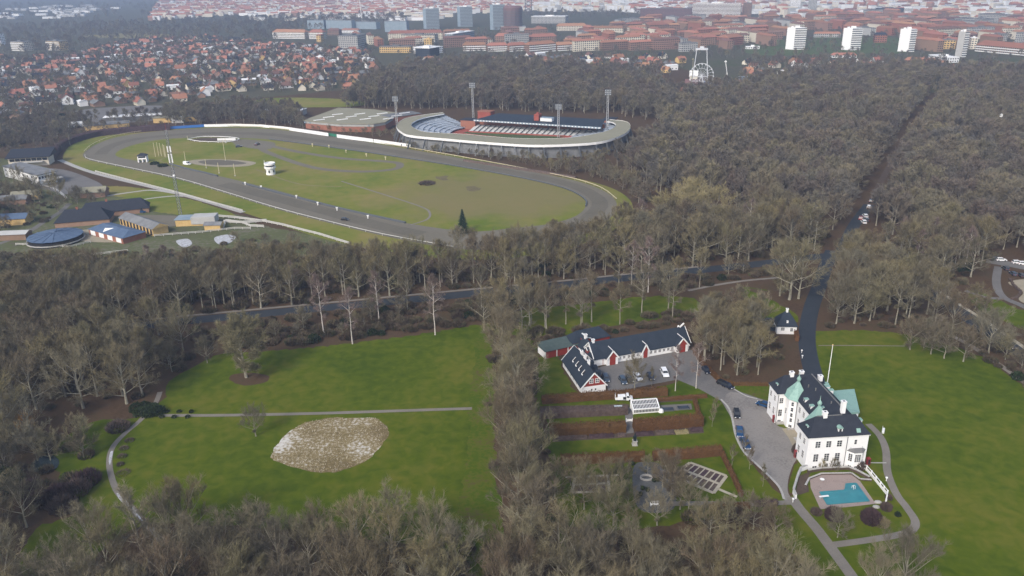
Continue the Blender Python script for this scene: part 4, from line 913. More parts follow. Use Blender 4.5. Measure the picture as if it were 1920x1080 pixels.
# ------------------------------------------------------------------ cars
_cars = {}
def car(label, loc, rz, paint, kind='hatch', group=None, sc=1.0, name='parked_car', cat='car'):
    k = (paint, kind)
    if k not in _cars:
        L, Wd, H = {'hatch': (4.2, 1.75, 1.45), 'limo': (5.6, 1.9, 1.55), 'van': (5.4, 2.0, 2.3), 'estate': (4.6, 1.8, 1.5)}[kind]
        h1 = .82 if kind != 'van' else 1.05; n = []
        b = MB(); prof = [(-L / 2, .35), (-L / 2 + .05, h1 - .08), (-L / 2 + .3, h1), (L / 2 - .35, h1 - .06), (L / 2 - .05, h1 - .25), (L / 2, .38), (L / 2 - .2, .28), (-L / 2 + .2, .28)]
        w = Wd / 2
        for s in (-1, 1): b.face([(x, s * w * .96, z) for x, z in (prof if s < 0 else prof[::-1])])
        for (xa, za), (xb, zb) in zip(prof, prof[1:] + prof[:1]): b.face([(xa, -w * .96, za), (xa, w * .96, za), (xb, w * .96, zb), (xb, -w * .96, zb)][::-1])
        # cabin
        c0, c1, c2, c3 = {'hatch': (-L / 2 + .12, -L / 2 + .5, .35, 1.15), 'limo': (-1.75, -1.2, .7, 1.45), 'van': (-L / 2 + .02, -L / 2 + .06, 1.1, 1.75), 'estate': (-L / 2 + .1, -L / 2 + .4, .4, 1.2)}[kind]
        q0 = [(c0, -w * .93, h1), (c3, -w * .93, h1), (c3, w * .93, h1), (c0, w * .93, h1)]; q1 = [(c1, -w * .76, H), (c2, -w * .76, H), (c2, w * .76, H), (c1, w * .76, H)]
        for i in range(4): j = (i + 1) % 4; b.face([q0[i], q0[j], q1[j], q1[i]])
        b.face(q1); n.append(('body', b.mesh('car_body', M[paint]), (0, 0, 0)))
        g_ = MB()
        def ins(f, a=.1, bt=.16, off=.02):
            p0, p1, p2, p3 = [Vector(p) for p in f]; e0 = p0.lerp(p3, bt); e1 = p1.lerp(p2, bt); e2 = p1.lerp(p2, .88); e3 = p0.lerp(p3, .88)
            f0 = [e0.lerp(e1, a), e1.lerp(e0, a), e2.lerp(e3, a), e3.lerp(e2, a)]; nn = (f0[1] - f0[0]).cross(f0[3] - f0[0]).normalized() * off; return [p + nn for p in f0]
        sides = [(q0[i], q0[(i + 1) % 4], q1[(i + 1) % 4], q1[i]) for i in range(4)]
        for i, f in enumerate(sides):
            if kind == 'van' and i in (0, 2):
                f = [Vector(f[0]).lerp(Vector(f[1]), .72 if i == 0 else 0), Vector(f[0]).lerp(Vector(f[1]), 1 if i == 0 else .28), Vector(f[3]).lerp(Vector(f[2]), 1 if i == 0 else .28), Vector(f[3]).lerp(Vector(f[2]), .72 if i == 0 else 0)]
            g_.face(ins(f, .05))
        n.append(('windows', g_.mesh('car_windows', M['glass']), (0, 0, 0)))
        wm = MB(); wm.tube([(0, -.1, 0), (0, .1, 0)], .32, 10); wme = wm.mesh('car_wheel', M['rubber'])
        for x in (-L / 2 + .8, L / 2 - .85):
            for s in (-1, 1): n.append(('wheel', wme, (x, s * (w - .08), .32)))
        hm = MB(); hm.box(-.06, -.2, -.09, .04, .2, .09); hme = hm.mesh('car_headlight', M['lamp']); tme = hm.mesh('car_tail_light', M['tail'])
        for s in (-1, 1): n.append(('headlight', hme, (L / 2 - .04, s * w * .68, .62))); n.append(('tail_light', tme, (-L / 2 + .02, s * w * .72, .68)))
        if kind == 'limo':
            q = MB(); q.box(L / 2 - .03, -.7, .3, L / 2 + .05, .7, .42); q.box(-L / 2 - .05, -.75, .3, -L / 2 + .03, .75, .42); q.box(L / 2 - .08, -.3, .45, L / 2 + .02, .3, .75); n.append(('chrome', q.mesh('car_chrome', M['metal']), (0, 0, 0)))
        _cars[k] = n
    t = thing(name, label, cat, loc, rz, group); t.scale = (sc, sc, sc)
    for nm, me, lc in _cars[k]: o = put(nm, me, t); o.location = lc
    return t
def pcar(px, py, a, *r_, **kw): return car(kw.pop('label'), at(px, py, .06), R(a), *r_, **kw)
def hd(p, q): a, c = at(*p), at(*q); return math.degrees(math.atan2(c.y - a.y, c.x - a.x))
pcar(1381, 779, hd((1378, 766), (1382, 784)), 'carblack', 'estate', label='black car parked at the kerb furthest from the pool', group='cars parked at the forecourt kerb')
pcar(1386.5, 812, hd((1386, 794), (1388, 817)), 'carblue', 'limo', label='blue saloon parked at the kerb between the black car and another blue saloon', group='cars parked at the forecourt kerb', name='blue_saloon')
pcar(1397, 834, hd((1388, 815), (1402, 845)), 'carblue', 'limo', label='blue saloon at the front of the kerbside row, nearest the pool', group='cars parked at the forecourt kerb', name='blue_saloon')
pcar(1431, 761, hd((1436, 762), (1421, 757)), 'carblue', 'hatch', label='bright blue car at the corner of the rear wing of the mansion', group='cars in front of the mansion')
pcar(1355.5, 722, hd((1351, 719), (1366, 726)), 'carblack', 'hatch', label='left of two dark cars under the orange hedge', group='dark cars by the orange hedge')
pcar(1364, 726, hd((1351, 719), (1366, 726)), 'carnavy', 'hatch', label='right of two dark cars under the orange hedge', group='dark cars by the orange hedge')
yg = 'cars parked in the stable yard'
pcar(1136, 712, hd((1131, 702), (1139, 722)), 'carslate', 'estate', label='slate blue car half hidden behind the red gable', group=yg)
pcar(1168, 716, hd((1162, 706), (1171, 722)), 'carslate', 'estate', label='slate blue estate car, leftmost in the open yard', group=yg)
pcar(1180, 713, hd((1174, 703), (1184, 719)), 'cargrey', 'hatch', label='dark grey car between a slate blue and a silver car', group=yg)
pcar(1196, 710, hd((1190, 702), (1201, 714)), 'carwhite', 'hatch', label='silver white car behind the bare tree in the yard', group=yg)
pcar(1219.5, 709, hd((1215, 702), (1223, 714)), 'carnavy', 'hatch', label='navy car parked on the edge of the grass', group=yg)
pcar(1246, 702, hd((1242, 694), (1249, 708)), 'carwhite', 'estate', label='white car, rightmost in the stable yard', group=yg, sc=1.1)
pcar(1437, 604, 175, 'carblack', 'estate', label='black car parked left of the gatehouse', group=None)
pcar(1324, 697, hd((1316, 688), (1330, 704)), 'carnavy', 'hatch', label='dark car on the lane beside the orange brown hedge', group=None)
# white pick-up with ladder rack in the garden
vt = thing('flatbed_van', 'white flatbed van beside the brown hedge above the greenhouse', 'van', at(1170, 750), R(-4))
b = MB(); prof = [(.6, .4), (.6, 2.0), (1.3, 2.05), (1.75, 1.25), (2.5, 1.0), (2.6, .4)]
for s in (-.95, .95): b.face([(x, s, z) for x, z in (prof if s < 0 else prof[::-1])])
for (xa, za), (xb, zb) in zip(prof, prof[1:] + prof[:1]): b.face([(xa, -.95, za), (xa, .95, za), (xb, .95, zb), (xb, -.95, zb)])
b.build('cab', M['carwhite'], vt)
b = MB(); b.face([(1.36, -.8, 1.95), (1.36, .8, 1.95), (1.74, .85, 1.33), (1.74, -.85, 1.33)][::-1]); b.face([(.75, -.97, 1.25), (1.6, -.97, 1.25), (1.25, -.97, 1.9), (.75, -.97, 1.9)]); b.build('windows', M['glass'], vt)
b = MB(); b.box(-2.7, -1.05, .55, .5, 1.05, .72); b.box(-2.7, -1.05, .72, .5, -.98, 1.25); b.box(-2.7, .98, .72, .5, 1.05, 1.25); b.box(-1.9, -1.0, .72, .35, 1.0, 1.75); b.build('load_bed', M['carwhite'], vt)
b = MB(); [b.beam((-2.65, y, .7), (-2.65, y, 2.0), .1, .1) for y in (-.95, 0, .95)]; b.beam((-2.65, -.95, 2.0), (-2.65, .95, 2.0), .1, .1); b.beam((-2.65, -.95, 1.4), (-2.65, .95, 1.4), .1, .1); b.build('rack', M['whitep'], vt)
b = MB(); b.box(-.35, -1.06, .7, .55, -1.0, 1.6); b.build('tool_locker', M['dark'], vt)
for x in (-1.7, 1.7):
    for y in (-.9, .9): b = MB(); b.tube([(x, y - .12, .36), (x, y + .12, .36)], .36, 10); b.build('wheel', M['rubber'], vt)
# traffic
for px, py, a, m, lab in ((1893, 651, hd((1830, 605), (1925, 668)), 'carnavy', 'dark car driving on the road along the right edge'), (347, 607, hd((420, 595), (330, 604)), 'carblack', 'dark car on the main road behind the lone tree'), (1008, 538, hd((900, 549), (1040, 536)), 'carnavy', 'dark van on the main road behind the tree row')):
    pcar(px, py, a, m, 'van' if 'van' in lab else 'estate', label=lab, name='car')
for k, (px, py, m) in enumerate(((1629, 390, 'carwhite'), (1622, 407, 'carwhite'), (1614, 411, 'carred'), (1624, 414, 'cargrey'), (1633, 379, 'carblack'), (1619, 418, 'carwhite'))):
    lab = ('white car furthest up the forest junction', 'white car in the middle of the forest junction', 'red car waiting at the forest junction', 'grey car in the forest junction', 'black car driving into the forest avenue', 'white car nearest at the forest junction')[k]
    pcar(px, py, 62 + 20 * (k % 2), m, 'hatch', label=lab, group='cars at the forest junction', name='car', sc=1.15)
for k, (px, py, m) in enumerate(((1866, 487.5, 'cargrey'), (1877, 489, 'carwhite'), (1907, 494, 'carwhite'), (1918, 496, 'carwhite'), (1885, 505, 'cargrey'), (1899, 515, 'carslate'), (1914, 518, 'cargrey'))):
    lab = ('grey car leftmost in the far row of the woodland car park', 'white car second in the far row of the woodland car park', 'white car third in the far row of the woodland car park', 'white car at the right edge in the woodland car park', 'grey car alone by the garden path below the car park', 'slate blue car in the near row above the sand garden', 'grey car at the right edge above the sand garden')[k]
    pcar(px, py, -6 + (90 if k > 3 else 0), m, 'hatch', label=lab, group='cars in the woodland car park', sc=1.0)
hedge('curved low brown hedge round the sand garden', P([(1893, 524), (1900, 536), (1914, 548), (1908, 558), (1896, 562)]), .8, .8, 'shrub', None)

# ------------------------------------------------------------------ racecourse furniture
def rail(label, path, h=1.1, step=9.0, m='rail', th=.22, name='running_rail', posts=True, group=None, pw=.16):
    o = path[0].copy(); t = thing(name, label, 'rail', o, 0, group); b = MB(); pb = MB(); acc = 0.0
    for p, q in zip(path, path[1:]):
        b.beam(p - o + Vector((0, 0, h)), q - o + Vector((0, 0, h)), th, th)
        L = (q - p).length; acc += L
        if posts and acc >= step: acc = 0.0; c = q - o; pb.box(c.x - pw / 2, c.y - pw / 2, 0, c.x + pw / 2, c.y + pw / 2, h + .1)
    b.build('top_rail', M[m], t)
    if posts: o_ = pb.build('posts', M[m], t); o_['kind'] = 'stuff'
    return t
def res(path, step):
    out = [path[0].copy()]; 
    for p, q in zip(path, path[1:]):
        n = max(1, int((q - p).length / step)); out += [p.lerp(q, k / n) for k in range(1, n + 1)]
    return out
NEARO = smooth(P([(160, 292), (164, 299), (200, 308), (327, 335), (420, 362), (517, 392), (600, 414), (717, 442), (850, 466)]), 4, False)
rail('white running rail along the outside of the near straight', res(NEARO, 5), 1.1, 6, th=.26)
rail('pale running rail along the outside of the far straight', res(smooth(P([(505, 241), (602, 252), (702, 268), (802, 285), (902, 303), (1002, 322), (1078, 338), (1128, 355), (1156, 376)]), 3, False), 6), 1.1, 7, 'wood', .3)
rail('white running rail round the far left bend', res(smooth(P([(158, 286), (176, 271), (216, 256), (272, 247), (335, 241), (410, 238), (500, 240)]), 3, False), 6), 1.1, 7, 'wood', .26)
rail('dark low rail on the infield side of the near straight', res(smooth(P([(455, 345), (550, 370), (650, 395), (760, 419)]), 3, False), 8), .5, 12, 'dmetal', .9, name='infield_rail')
rail('dark low rail on the infield by the radio mast', res(smooth(P([(318, 308), (345, 316), (380, 324), (408, 331)]), 3, False), 8), .5, 12, 'dmetal', .9, name='infield_rail')
rail('dark low rail on the infield side of the far straight', res(smooth(P([(505, 262), (620, 277), (750, 296), (870, 315), (980, 335), (1058, 354), (1096, 374), (1098, 388)]), 3, False), 8), .6, 12, 'dmetal', .6, name='infield_rail')
rail('thin pale rail round the flower oval', res(smooth(P([(353, 263), (380, 258), (430, 259), (449, 263), (425, 268), (375, 267), (353, 263)]), 3, False), 5), 1.0, 5, 'whitep', .35, name='oval_rail')
# distance posts on the infield side
for k, (px, py) in enumerate(((460, 347), (490, 354), (556, 372), (596, 385), (632, 395), (690, 410))):
    t = thing('distance_post', 'white distance post beside the near straight', 'post', at(px, py), 0, 'distance posts along the near straight'); b = MB(); b.box(-.2, -.2, 0, .2, .2, 1.8); b.box(-.55, -.1, 1.3, .55, .1, 2.0); b.build('post', M['whitep'], t)
for k, (px, py) in enumerate(((586, 275), (617, 278), (649, 287), (687, 294), (723, 300))):
    t = thing('distance_post', 'pale distance post beside the far straight', 'post', at(px, py), 0, 'distance posts along the far straight'); b = MB(); b.box(-.2, -.2, 0, .2, .2, 2.2); b.box(-.5, -.1, 1.6, .5, .1, 2.4); b.build('post', M['wood'], t)
# advertising boards along the far straight: one thing per board
bd = smooth(P([(318, 243), (352, 240.5), (400, 238.5), (450, 238), (508, 240.5), (560, 247), (600, 253), (640, 259)]), 3, False)
bd = res(bd, 3); seg = 14; i = 0; cols = ['bluep', 'carwhite', 'whitep', 'carwhite', 'whitep', 'carwhite', 'green', 'green', 'whitep', 'brick', 'whitep', 'brick', 'carwhite', 'whitep', 'carwhite', 'whitep', 'carwhite']
k = 0
def board(label, p, q, m, h=2.2):
    o = p.copy(); t = thing('advertising_board', label, 'board', o, 0, 'boards along the far straight'); d = q - p
    b = MB(); b.beam(Vector((0, 0, .4 + h / 2)), d + Vector((0, 0, .4 + h / 2)), .15, h); b.build('panel', M[m], t)
    b = MB(); n = Vector((-d.y, d.x, 0)).normalized() * .2
    for f in (.1, .5, .9): c = d * f + n; b.box(c.x - .08, c.y - .08, 0, c.x + .08, c.y + .08, h); 
    b.build('posts', M['wood'], t)
names = {'bluep': 'blue', 'green': 'green', 'brick': 'red brown', 'carwhite': 'white', 'whitep': 'off white'}
while i + 1 < len(bd) and k < len(cols):
    j = min(i + seg // 2, len(bd) - 1)
    board(names[cols[k]] + ' advertising board on the far left bend of the racecourse', bd[i], bd[j], cols[k]); i = j; k += 1
wall2 = [at(620, 255), at(700, 269), at(770, 278)]
for p, q, lab in ((at(543, 245.5), at(616, 256.5), 'long white boarding left of the gap on the far straight'), (at(632, 259), at(700, 268), 'long white boarding just right of the gap on the far straight'), (at(701, 268.2), at(770, 278), 'long white boarding at the right end of the far straight')): board(lab, p, q, 'carwhite', 2.6)
# judges' towers
jt = thing('judges_tower', 'round white judges tower with dark window bands on the infield', 'tower', at(508, 327))
b = MB(); b.lathe([(2.9, 0), (2.9, 4.2)], n=16); b.build('base_drum', M['white'], jt)
b = MB(); b.lathe([(3.6, 4.2), (3.6, 5.3)], n=16); b.build('lower_gallery', M['whitep'], jt)
b = MB(); b.lathe([(2.8, 5.3), (2.8, 6.4)], n=16); b.build('window_band', M['glass'], jt)
b = MB(); b.lathe([(3.5, 6.4), (3.5, 7.6), (3.1, 7.6), (3.1, 7.0)], n=16); b.build('upper_gallery', M['whitep'], jt)
b = MB(); b.tube([(-3.2, 0, 7.6), (-3.2, 0, 9.2)], .15, 5); b.tube([(0, -3.0, 7.6), (0, -3.0, 8.8)], .12, 5); b.build('aerial', M['whitep'], jt)
for a in (-90, -30, -150): b = MB(); b.box(-.5, -2.98, 1.6, .5, -2.85, 3.2); o = b.build('window', M['glass'], jt); o.rotation_euler = (0, 0, R(a + 90))
sh = thing('starters_hut', 'small white hut on stilts with dark roof on the left of the infield', 'hut', at(259, 305), R(6))
b = MB(); b.box(0, 0, 2.2, 6.0, 4.0, 4.6); b.build('cabin', M['white'], sh)
b = MB(); b.box(.6, -.06, 3.1, 5.4, .02, 4.2); b.build('window', M['glass'], sh)
b = MB(); b.hip(-.5, -.6, 6.5, 4.6, 4.6, 6.2, mi=0); b.build('roof', M['slate'], sh)
for x in (.3, 3.0, 5.7):
    b = MB(); b.box(x - .35, .1, 0, x + .35, 3.8, 2.2); b.build('leg', M['white'], sh)
for k, (px, py, h) in enumerate(((292, 294, 9.5), (298, 293, 9.5), (303, 293, 9), (309, 294, 8.5), (311, 295, 8))):
    t = thing('flagpole', 'pale flagpole in the row behind the small white hut', 'flagpole', at(px, py), 0, 'flagpoles by the small white hut'); b = MB(); b.tube([(0, 0, 0), (0, 0, h)], [.22, .16], 6); b.build('pole', M['wood'], t)
    b = MB(); b.lathe([(.05, h), (.35, h + .25), (.05, h + .6)], n=6); b.build('finial', M['wood'], t)
for k, (px, py, h, lab) in enumerate(((423, 301, 14.5, 'tall pale flagpole in the middle of the infield'), (349, 308, 9, 'flagpole beside the small white trailer'), (387, 315, 6, 'short pole left of the jump arena front'), (411, 325, 7, 'short pole in the middle of the jump arena front'), (441, 330, 8, 'short pole right of the jump arena front'), (352, 262, 3, 'little post beside the flower oval'), (423, 268, 4, 'little post right of the flower oval'))):
    t = thing('flagpole', lab, 'flagpole', at(px, py)); b = MB(); b.tube([(0, 0, 0), (0, 0, h)], [.2, .14], 6); b.build('pole', M['wood'], t); b = MB(); b.lathe([(.6, 0), (.5, .4)], n=6); b.build('base', M['concrete'], t)
car('small white trailer on the infield grass', at(351, 309), R(-20), 'carwhite', 'van', None, 1.0, 'trailer', 'trailer')
car('grey tractor parked beside the infield sand pit', at(448, 276), R(20), 'cargrey', 'hatch', None, 1.2, 'tractor', 'tractor')
car('dark tractor standing on the infield sand pit', at(482, 272), R(80), 'carnavy', 'hatch', None, 1.3, 'tractor', 'tractor')
car('dark harrow cart on the near straight', at(647, 413), R(-15), 'carblack', 'hatch', None, 1.0, 'harrow_cart', 'cart')
car('blue car parked on the paddock grass', at(264, 399), R(5), 'carblue', 'van', None, 1.1, 'parked_car', 'car')
t = thing('score_board', 'white board lying in the flower oval', 'board', at(425, 264)); b = MB(); b.box(-7, -.4, .3, 7, .4, 2.0); b.build('panel', M['whitep'], t); b = MB(); [b.box(x, .4, 0, x + .3, .7, 1.9) for x in (-6, 0, 6)]; b.build('posts', M['metal'], t)

# radio mast: lattice
mp = at(340, 406); MH = 46.0
t = thing('radio_mast', 'tall thin grey lattice radio mast rising from the yellow hut', 'mast', mp)
def tri(z, w0=1.0, w1=.7): w = w0 + (w1 - w0) * z / MH; return [Vector((w * math.cos(a), w * math.sin(a), z)) for a in (R(90), R(210), R(330))]
n = 24
for s in range(3):
    b = MB(); b.beam(tri(0)[s], tri(MH)[s], .16, .16); b.build('leg', M['dmetal'], t)
b = MB()
for k in range(n):
    a = tri(MH * k / n); c = tri(MH * (k + 1) / n)
    for s in range(3): b.beam(a[s], c[(s + 1) % 3], .10, .10); b.beam(c[s], c[(s + 1) % 3], .08, .08)
b.build('bracing', M['metal'], t)
b = MB()
for z in (30, 31.5, 33, 35.5, 37.0):
    for a in range(3): p = tri(z)[a] * 1.15; p.z = z; b.box(p.x - .22, p.y - .22, z - .8, p.x + .22, p.y + .22, z + .8)
b.build('antenna', M['whitep'], t)
b = MB(); b.tube([(0, 0, MH), (0, 0, MH + 4)], .09, 5); b.build('top_rod', M['carred'], t)
b = MB(); b.lathe([(.05, 21.6), (.8, 22), (.6, 22.6), (.05, 22.9)], n=8); b.build('dish', M['whitep'], t)
# masts standing in the park woods
for k, (px, py, h, lab) in enumerate(((400, 300, 0, ''),)): pass

# ------------------------------------------------------------------ buildings left of the racecourse
def simple_house(name, label, corner, rz, L, Wd, h, hr, wm, rm, cat='house', hipr=None, axis='x', group=None, chim=False, bands=0, doors=0, dm='glass'):
    t = thing(name, label, cat, corner, rz, group)
    b = MB(); b.box(0, 0, -.1, L, Wd, h); b.build('wall', M[wm], t)
    b = MB()
    if hr <= .3: b.box(-.4, -.4, h, L + .4, Wd + .4, h + .35)
    else: b.hip(-.5, -.5, L + .5, Wd + .5, h, h + hr, *((0, 0) if hipr is None else (hipr, hipr)), mi=0, gable=1)
    b.build('roof', [M[rm], M[wm]], t)
    if chim: chimney(t, L * .4, Wd / 2, h + hr - .3, h + hr + 1.0, 1.0, .8, 0, 'brick')
    for k in range(bands):
        z = 1.2 + k * (h / max(1, bands)); n = max(2, int(L / 3.2))
        for i in range(n): o = win(t, (i + .5) * L / n, 0, z, 0, L / n * .62, 1.2, 2, 1, pm=dm)
    return t
g1 = thing('grandstand', 'long white two-storey grandstand building with grey roof facing the racecourse', 'grandstand', at(75, 349), R(0))
gA, gB, gC = at(75, 349), at(108, 341), at(10, 331)
d = (gC - gA); gl_ = d.length; ang = math.atan2(d.y, d.x); e = (gB - gA); ew = e.length; ea = math.atan2(e.y, e.x)
def gq(u, v, z): return Vector((0, 0, z)) + d.normalized() * u + e.normalized() * v
def gpoly(u0, v0, u1, v1, z0, z1): return [gq(u0, v0, 0), gq(u1, v0, 0), gq(u1, v1, 0), gq(u0, v1, 0)]
b = MB(); b.prism([gq(0, 0, 0), gq(gl_, 0, 0), gq(gl_, ew, 0), gq(0, ew, 0)], 0, 6.6); b.build('wall', M['white'], g1)
b = MB(); b.prism([gq(-.8, -.8, 0), gq(gl_ + .5, -.5, 0), gq(gl_ + .5, ew + .5, 0), gq(-.8, ew + 1.5, 0)], 6.6, 7.1); b.build('roof', M['grey'], g1)
for k in range(6):
    b = MB(); a = gq(-.08, ew * (k + .12) / 6, 4.9); c = gq(-.08, ew * (k + .85) / 6, 4.9); b.beam(a, c, .1, 1.5); b.build('window', M['glass'], g1)
for k in (3, 4):
    b = MB(); a = gq(-.08, ew * (k + .1) / 6, 1.7); c = gq(-.08, ew * (k + .9) / 6, 1.7); b.beam(a, c, .1, 2.2); b.build('window', M['glass'], g1)
for k in range(8):
    b = MB(); a = gq(gl_ * (k + .3) / 8, -.08, 4.6); c = gq(gl_ * (k + .5) / 8, -.08, 4.6); b.beam(a, c, .1, 1.1); b.build('window', M['glass'], g1)
b = MB(); b.beam(gq(-2.5, ew * .15, 3.2), gq(-2.5, ew + 2, 3.2), 4.5, .3); b.build('balcony', M['concrete'], g1)
g2 = thing('restaurant', 'white building with sloping dark roof and window band behind the grandstand', 'building', at(18, 314), R(12))
b = MB(); b.box(0, 0, 0, 25, 12, 6); b.build('wall', M['cream'], g2)
b = MB(); b.face([(-1, -2, 6.6), (27, -2, 6.6), (27, 13, 10), (-1, 13, 10)]); b.face([(-1, 13, 6.1), (27, 13, 6.1), (27, -2, 6.1), (-1, -2, 6.1)]); b.face([(27, -2, 6.1), (27, 13, 6.1), (27, 13, 10), (27, -2, 6.6)]); b.face([(-1, -2, 6.1), (27, -2, 6.1), (27, -2, 6.6), (-1, -2, 6.6)]); b.face([(-1, 13, 10), (-1, 13, 6.1), (-1, -2, 6.1), (-1, -2, 6.6)]); b.build('roof', M['slate'], g2)
for k in range(7): b = MB(); b.box(1 + k * 3.4, -.06, 3.6, 4 + k * 3.4, .02, 5.4); b.build('window', M['glass'], g2)
b = MB(); b.box(3, -3.5, 3.0, 22, 0, 3.3); b.build('terrace', M['concrete'], g2)
# stables with yellow walls
def ybarn(px0, py0, px1, py1, wd, h, hr, wm, rm, lab, hipr=None, n=0, opening='dark', name='stable_barn'):
    a, c = at(px0, py0), at(px1, py1); L = (c - a).length; t = simple_house(name, lab, a, math.atan2(c.y - a.y, c.x - a.x), L, wd, h, hr, wm, rm, 'stable', hipr)
    for k in range(n):
        b = MB(); x = (k + .5) * L / n; b.box(x - L / n * .28, -.08, .3, x + L / n * .28, .02, h - .4); b.build('stall_door', M[opening], t)
    return t
ybarn(226, 421, 288, 443, 8, 3.6, 2.2, 'yellow', 'grey', 'long yellow stable row with dark stall doors and grey roof', None, 10)
ybarn(168, 440, 232, 458, 12, 3.0, 2.0, 'brick', 'blue', 'low barn with broad blue metal roof and brick walls', 4, 4, 'white')
t = simple_house('horse_box', 'small white open shed in front of the blue-roofed barn', at(197, 447), R(-6), 7, 5, 3, 1.6, 'whitep', 'whitep', 'shed'); b = MB(); b.box(1, -.05, 0, 6, .03, 2.4); b.build('door', M['brickb'], t)
t = simple_house('hut', 'yellow flat-roofed hut with pale roof at the foot of the radio mast', at(330, 425), R(4), 14, 8, 3.4, .2, 'yellow', 'bluegrey', 'hut'); b = MB(); b.box(8, -.5, 1.0, 20, 7, 4.6); b.build('annex', M['concrete'], t)
simple_house('hut', 'small yellow shed right of the radio mast hut', at(384, 432), R(0), 8, 5, 2.6, 1.2, 'yellow', 'grey', 'hut')
simple_house('farmhouse', 'big grey hip-roofed farmhouse among the paddocks', at(104, 428), R(14), 26, 12, 2.6, 5.2, 'brickb', 'slate', 'house', 5, chim=True)
simple_house('farmhouse', 'long dark grey roofed farm wing behind the blue-roofed barn', at(150, 412), R(20), 34, 11, 2.6, 4.8, 'brickb', 'slate', 'house', 4, chim=True)
simple_house('barn', 'tan-roofed barn standing between bushes below the gravel yard', at(150, 372), R(8), 14, 8, 3, 2.6, 'brickb', 'tan', 'barn')
simple_house('shed', 'shed with yellow wall and tan roof at the far left edge', at(22, 378), R(15), 14, 8, 3, 2, 'yellow', 'tan', 'shed'); simple_house('shed', 'low blue grey shed at the left edge below the yellow shed', at(0, 386), R(10), 14, 8, 3, 2, 'brickb', 'grey', 'shed')
simple_house('shed', 'blue-roofed yellow shed at the left edge among the bushes', at(-4, 424), R(6), 14, 9, 3.4, 2, 'yellow', 'blue', 'shed'); simple_house('shed', 'red and white low shed at the left edge of the paddocks', at(-6, 452), R(4), 14, 7, 3, 1.0, 'brickb', 'concrete', 'shed')
hw = thing('horse_walker', 'round blue-roofed horse walker with white fence in front of the farm', 'horse walker', at(106, 452)); Rr = 12.5
seg_ = 16
for k in range(seg_):
    a, c = 2 * PI * k / seg_, 2 * PI * (k + 1) / seg_; b = MB()
    b.face([(Rr * math.cos(a), Rr * math.sin(a), 3.0), (Rr * math.cos(c), Rr * math.sin(c), 3.0), (1.2 * math.cos(c), 1.2 * math.sin(c), 4.6), (1.2 * math.cos(a), 1.2 * math.sin(a), 4.6)])
    b.beam((Rr * math.cos(a), Rr * math.sin(a), 3.08), (1.2 * math.cos(a), 1.2 * math.sin(a), 4.68), .25, .18); b.build('roof_panel', M['blue'], hw)
b = MB(); b.lathe([(Rr - .5, 0), (Rr - .5, 2.2)], n=24); b.build('drum', M['dark'], hw)
b = MB(); b.lathe([(1.3, 4.4), (1.0, 5.2), (.1, 5.4)], n=10); b.build('cap', M['blue'], hw)
for rr in (Rr + .3,):
    b = MB(); [b.beam((rr * math.cos(2 * PI * k / 24), rr * math.sin(2 * PI * k / 24), 1.1), (rr * math.cos(2 * PI * (k + 1) / 24), rr * math.sin(2 * PI * (k + 1) / 24), 1.1), .25, .5) for k in range(24)]; b.build('fence_ring', M['concrete'], hw)
def fence(label, pxs, h=1.2, m='rail', th=.22, name='paddock_fence'):
    pts = res(P(pxs), 3.2); o = pts[0].copy(); t = thing(name, label, 'fence', o); pb = MB(); rb = MB()
    for p in pts: c = p - o; pb.box(c.x - .1, c.y - .1, 0, c.x + .1, c.y + .1, h)
    for p, q in zip(pts, pts[1:]):
        for z in (h * .95, h * .5): rb.beam(p - o + Vector((0, 0, z)), q - o + Vector((0, 0, z)), th * .7, th)
    x = pb.build('posts', M[m], t); x['kind'] = 'stuff'; rb.build('rails', M[m], t); return t
fence('white paddock fence running down from the hut to the wood edge', [(376, 405), (440, 410), (500, 418), (530, 424), (560, 432), (600, 442), (655, 459)], 1.4, th=.4)
fence('white fence branching towards the near straight', [(420, 418), (455, 420), (480, 418), (500, 416)], 1.5, th=.5); fence('white fence round the small paddock right of the hut', [(420, 428), (424, 416), (455, 420), (470, 426), (495, 427)], 1.4, th=.4)
fence('thin white fence along the front of the dirt paddock', [(290, 444), (340, 440), (380, 437), (440, 430), (470, 430)], 1.2); fence('thin white fence at the wood edge below the paddocks', [(80, 487), (130, 481), (190, 478), (240, 472)], 1.2)
fence('white fence along the left paddock below the horse walker', [(30, 460), (70, 460), (130, 465), (170, 455)], 1.1); fence('white fence along the gravel lane beside the outer verge', [(179, 323), (240, 339), (330, 362), (400, 382), (455, 397)], 1.2, th=.3)
# long low shed and kiosks behind the far bend
t = simple_house('shed', 'long low white-roofed shed behind the far left bend', at(195, 230), R(14), 60, 12, 4, .2, 'grey', 'whitep', 'shed'); simple_house('shed', 'low yellow shed at the right end of the long white shed', at(288, 231), R(10), 36, 10, 4, .2, 'yellow', 'tan', 'shed'); simple_house('kiosk', 'small white kiosk at the end of the yellow shed', at(322, 231), R(10), 10, 7, 4.5, .2, 'whitep', 'whitep', 'kiosk')
simple_house('stable_barn', 'yellow stable building behind the dark hedge of the far bend', at(160, 245), R(20), 34, 8, 3.6, 2, 'yellow', 'grey', 'stable'); simple_house('hall', 'white glazed pavilion among trees behind the far straight', at(479, 217), R(-6), 44, 12, 4.5, .2, 'concrete', 'whitep', 'hall', bands=1)
simple_house('hut', 'small white tent roof among bushes left of the far bend', at(128, 240), R(20), 12, 8, 3, 1.5, 'whitep', 'whitep', 'hut')

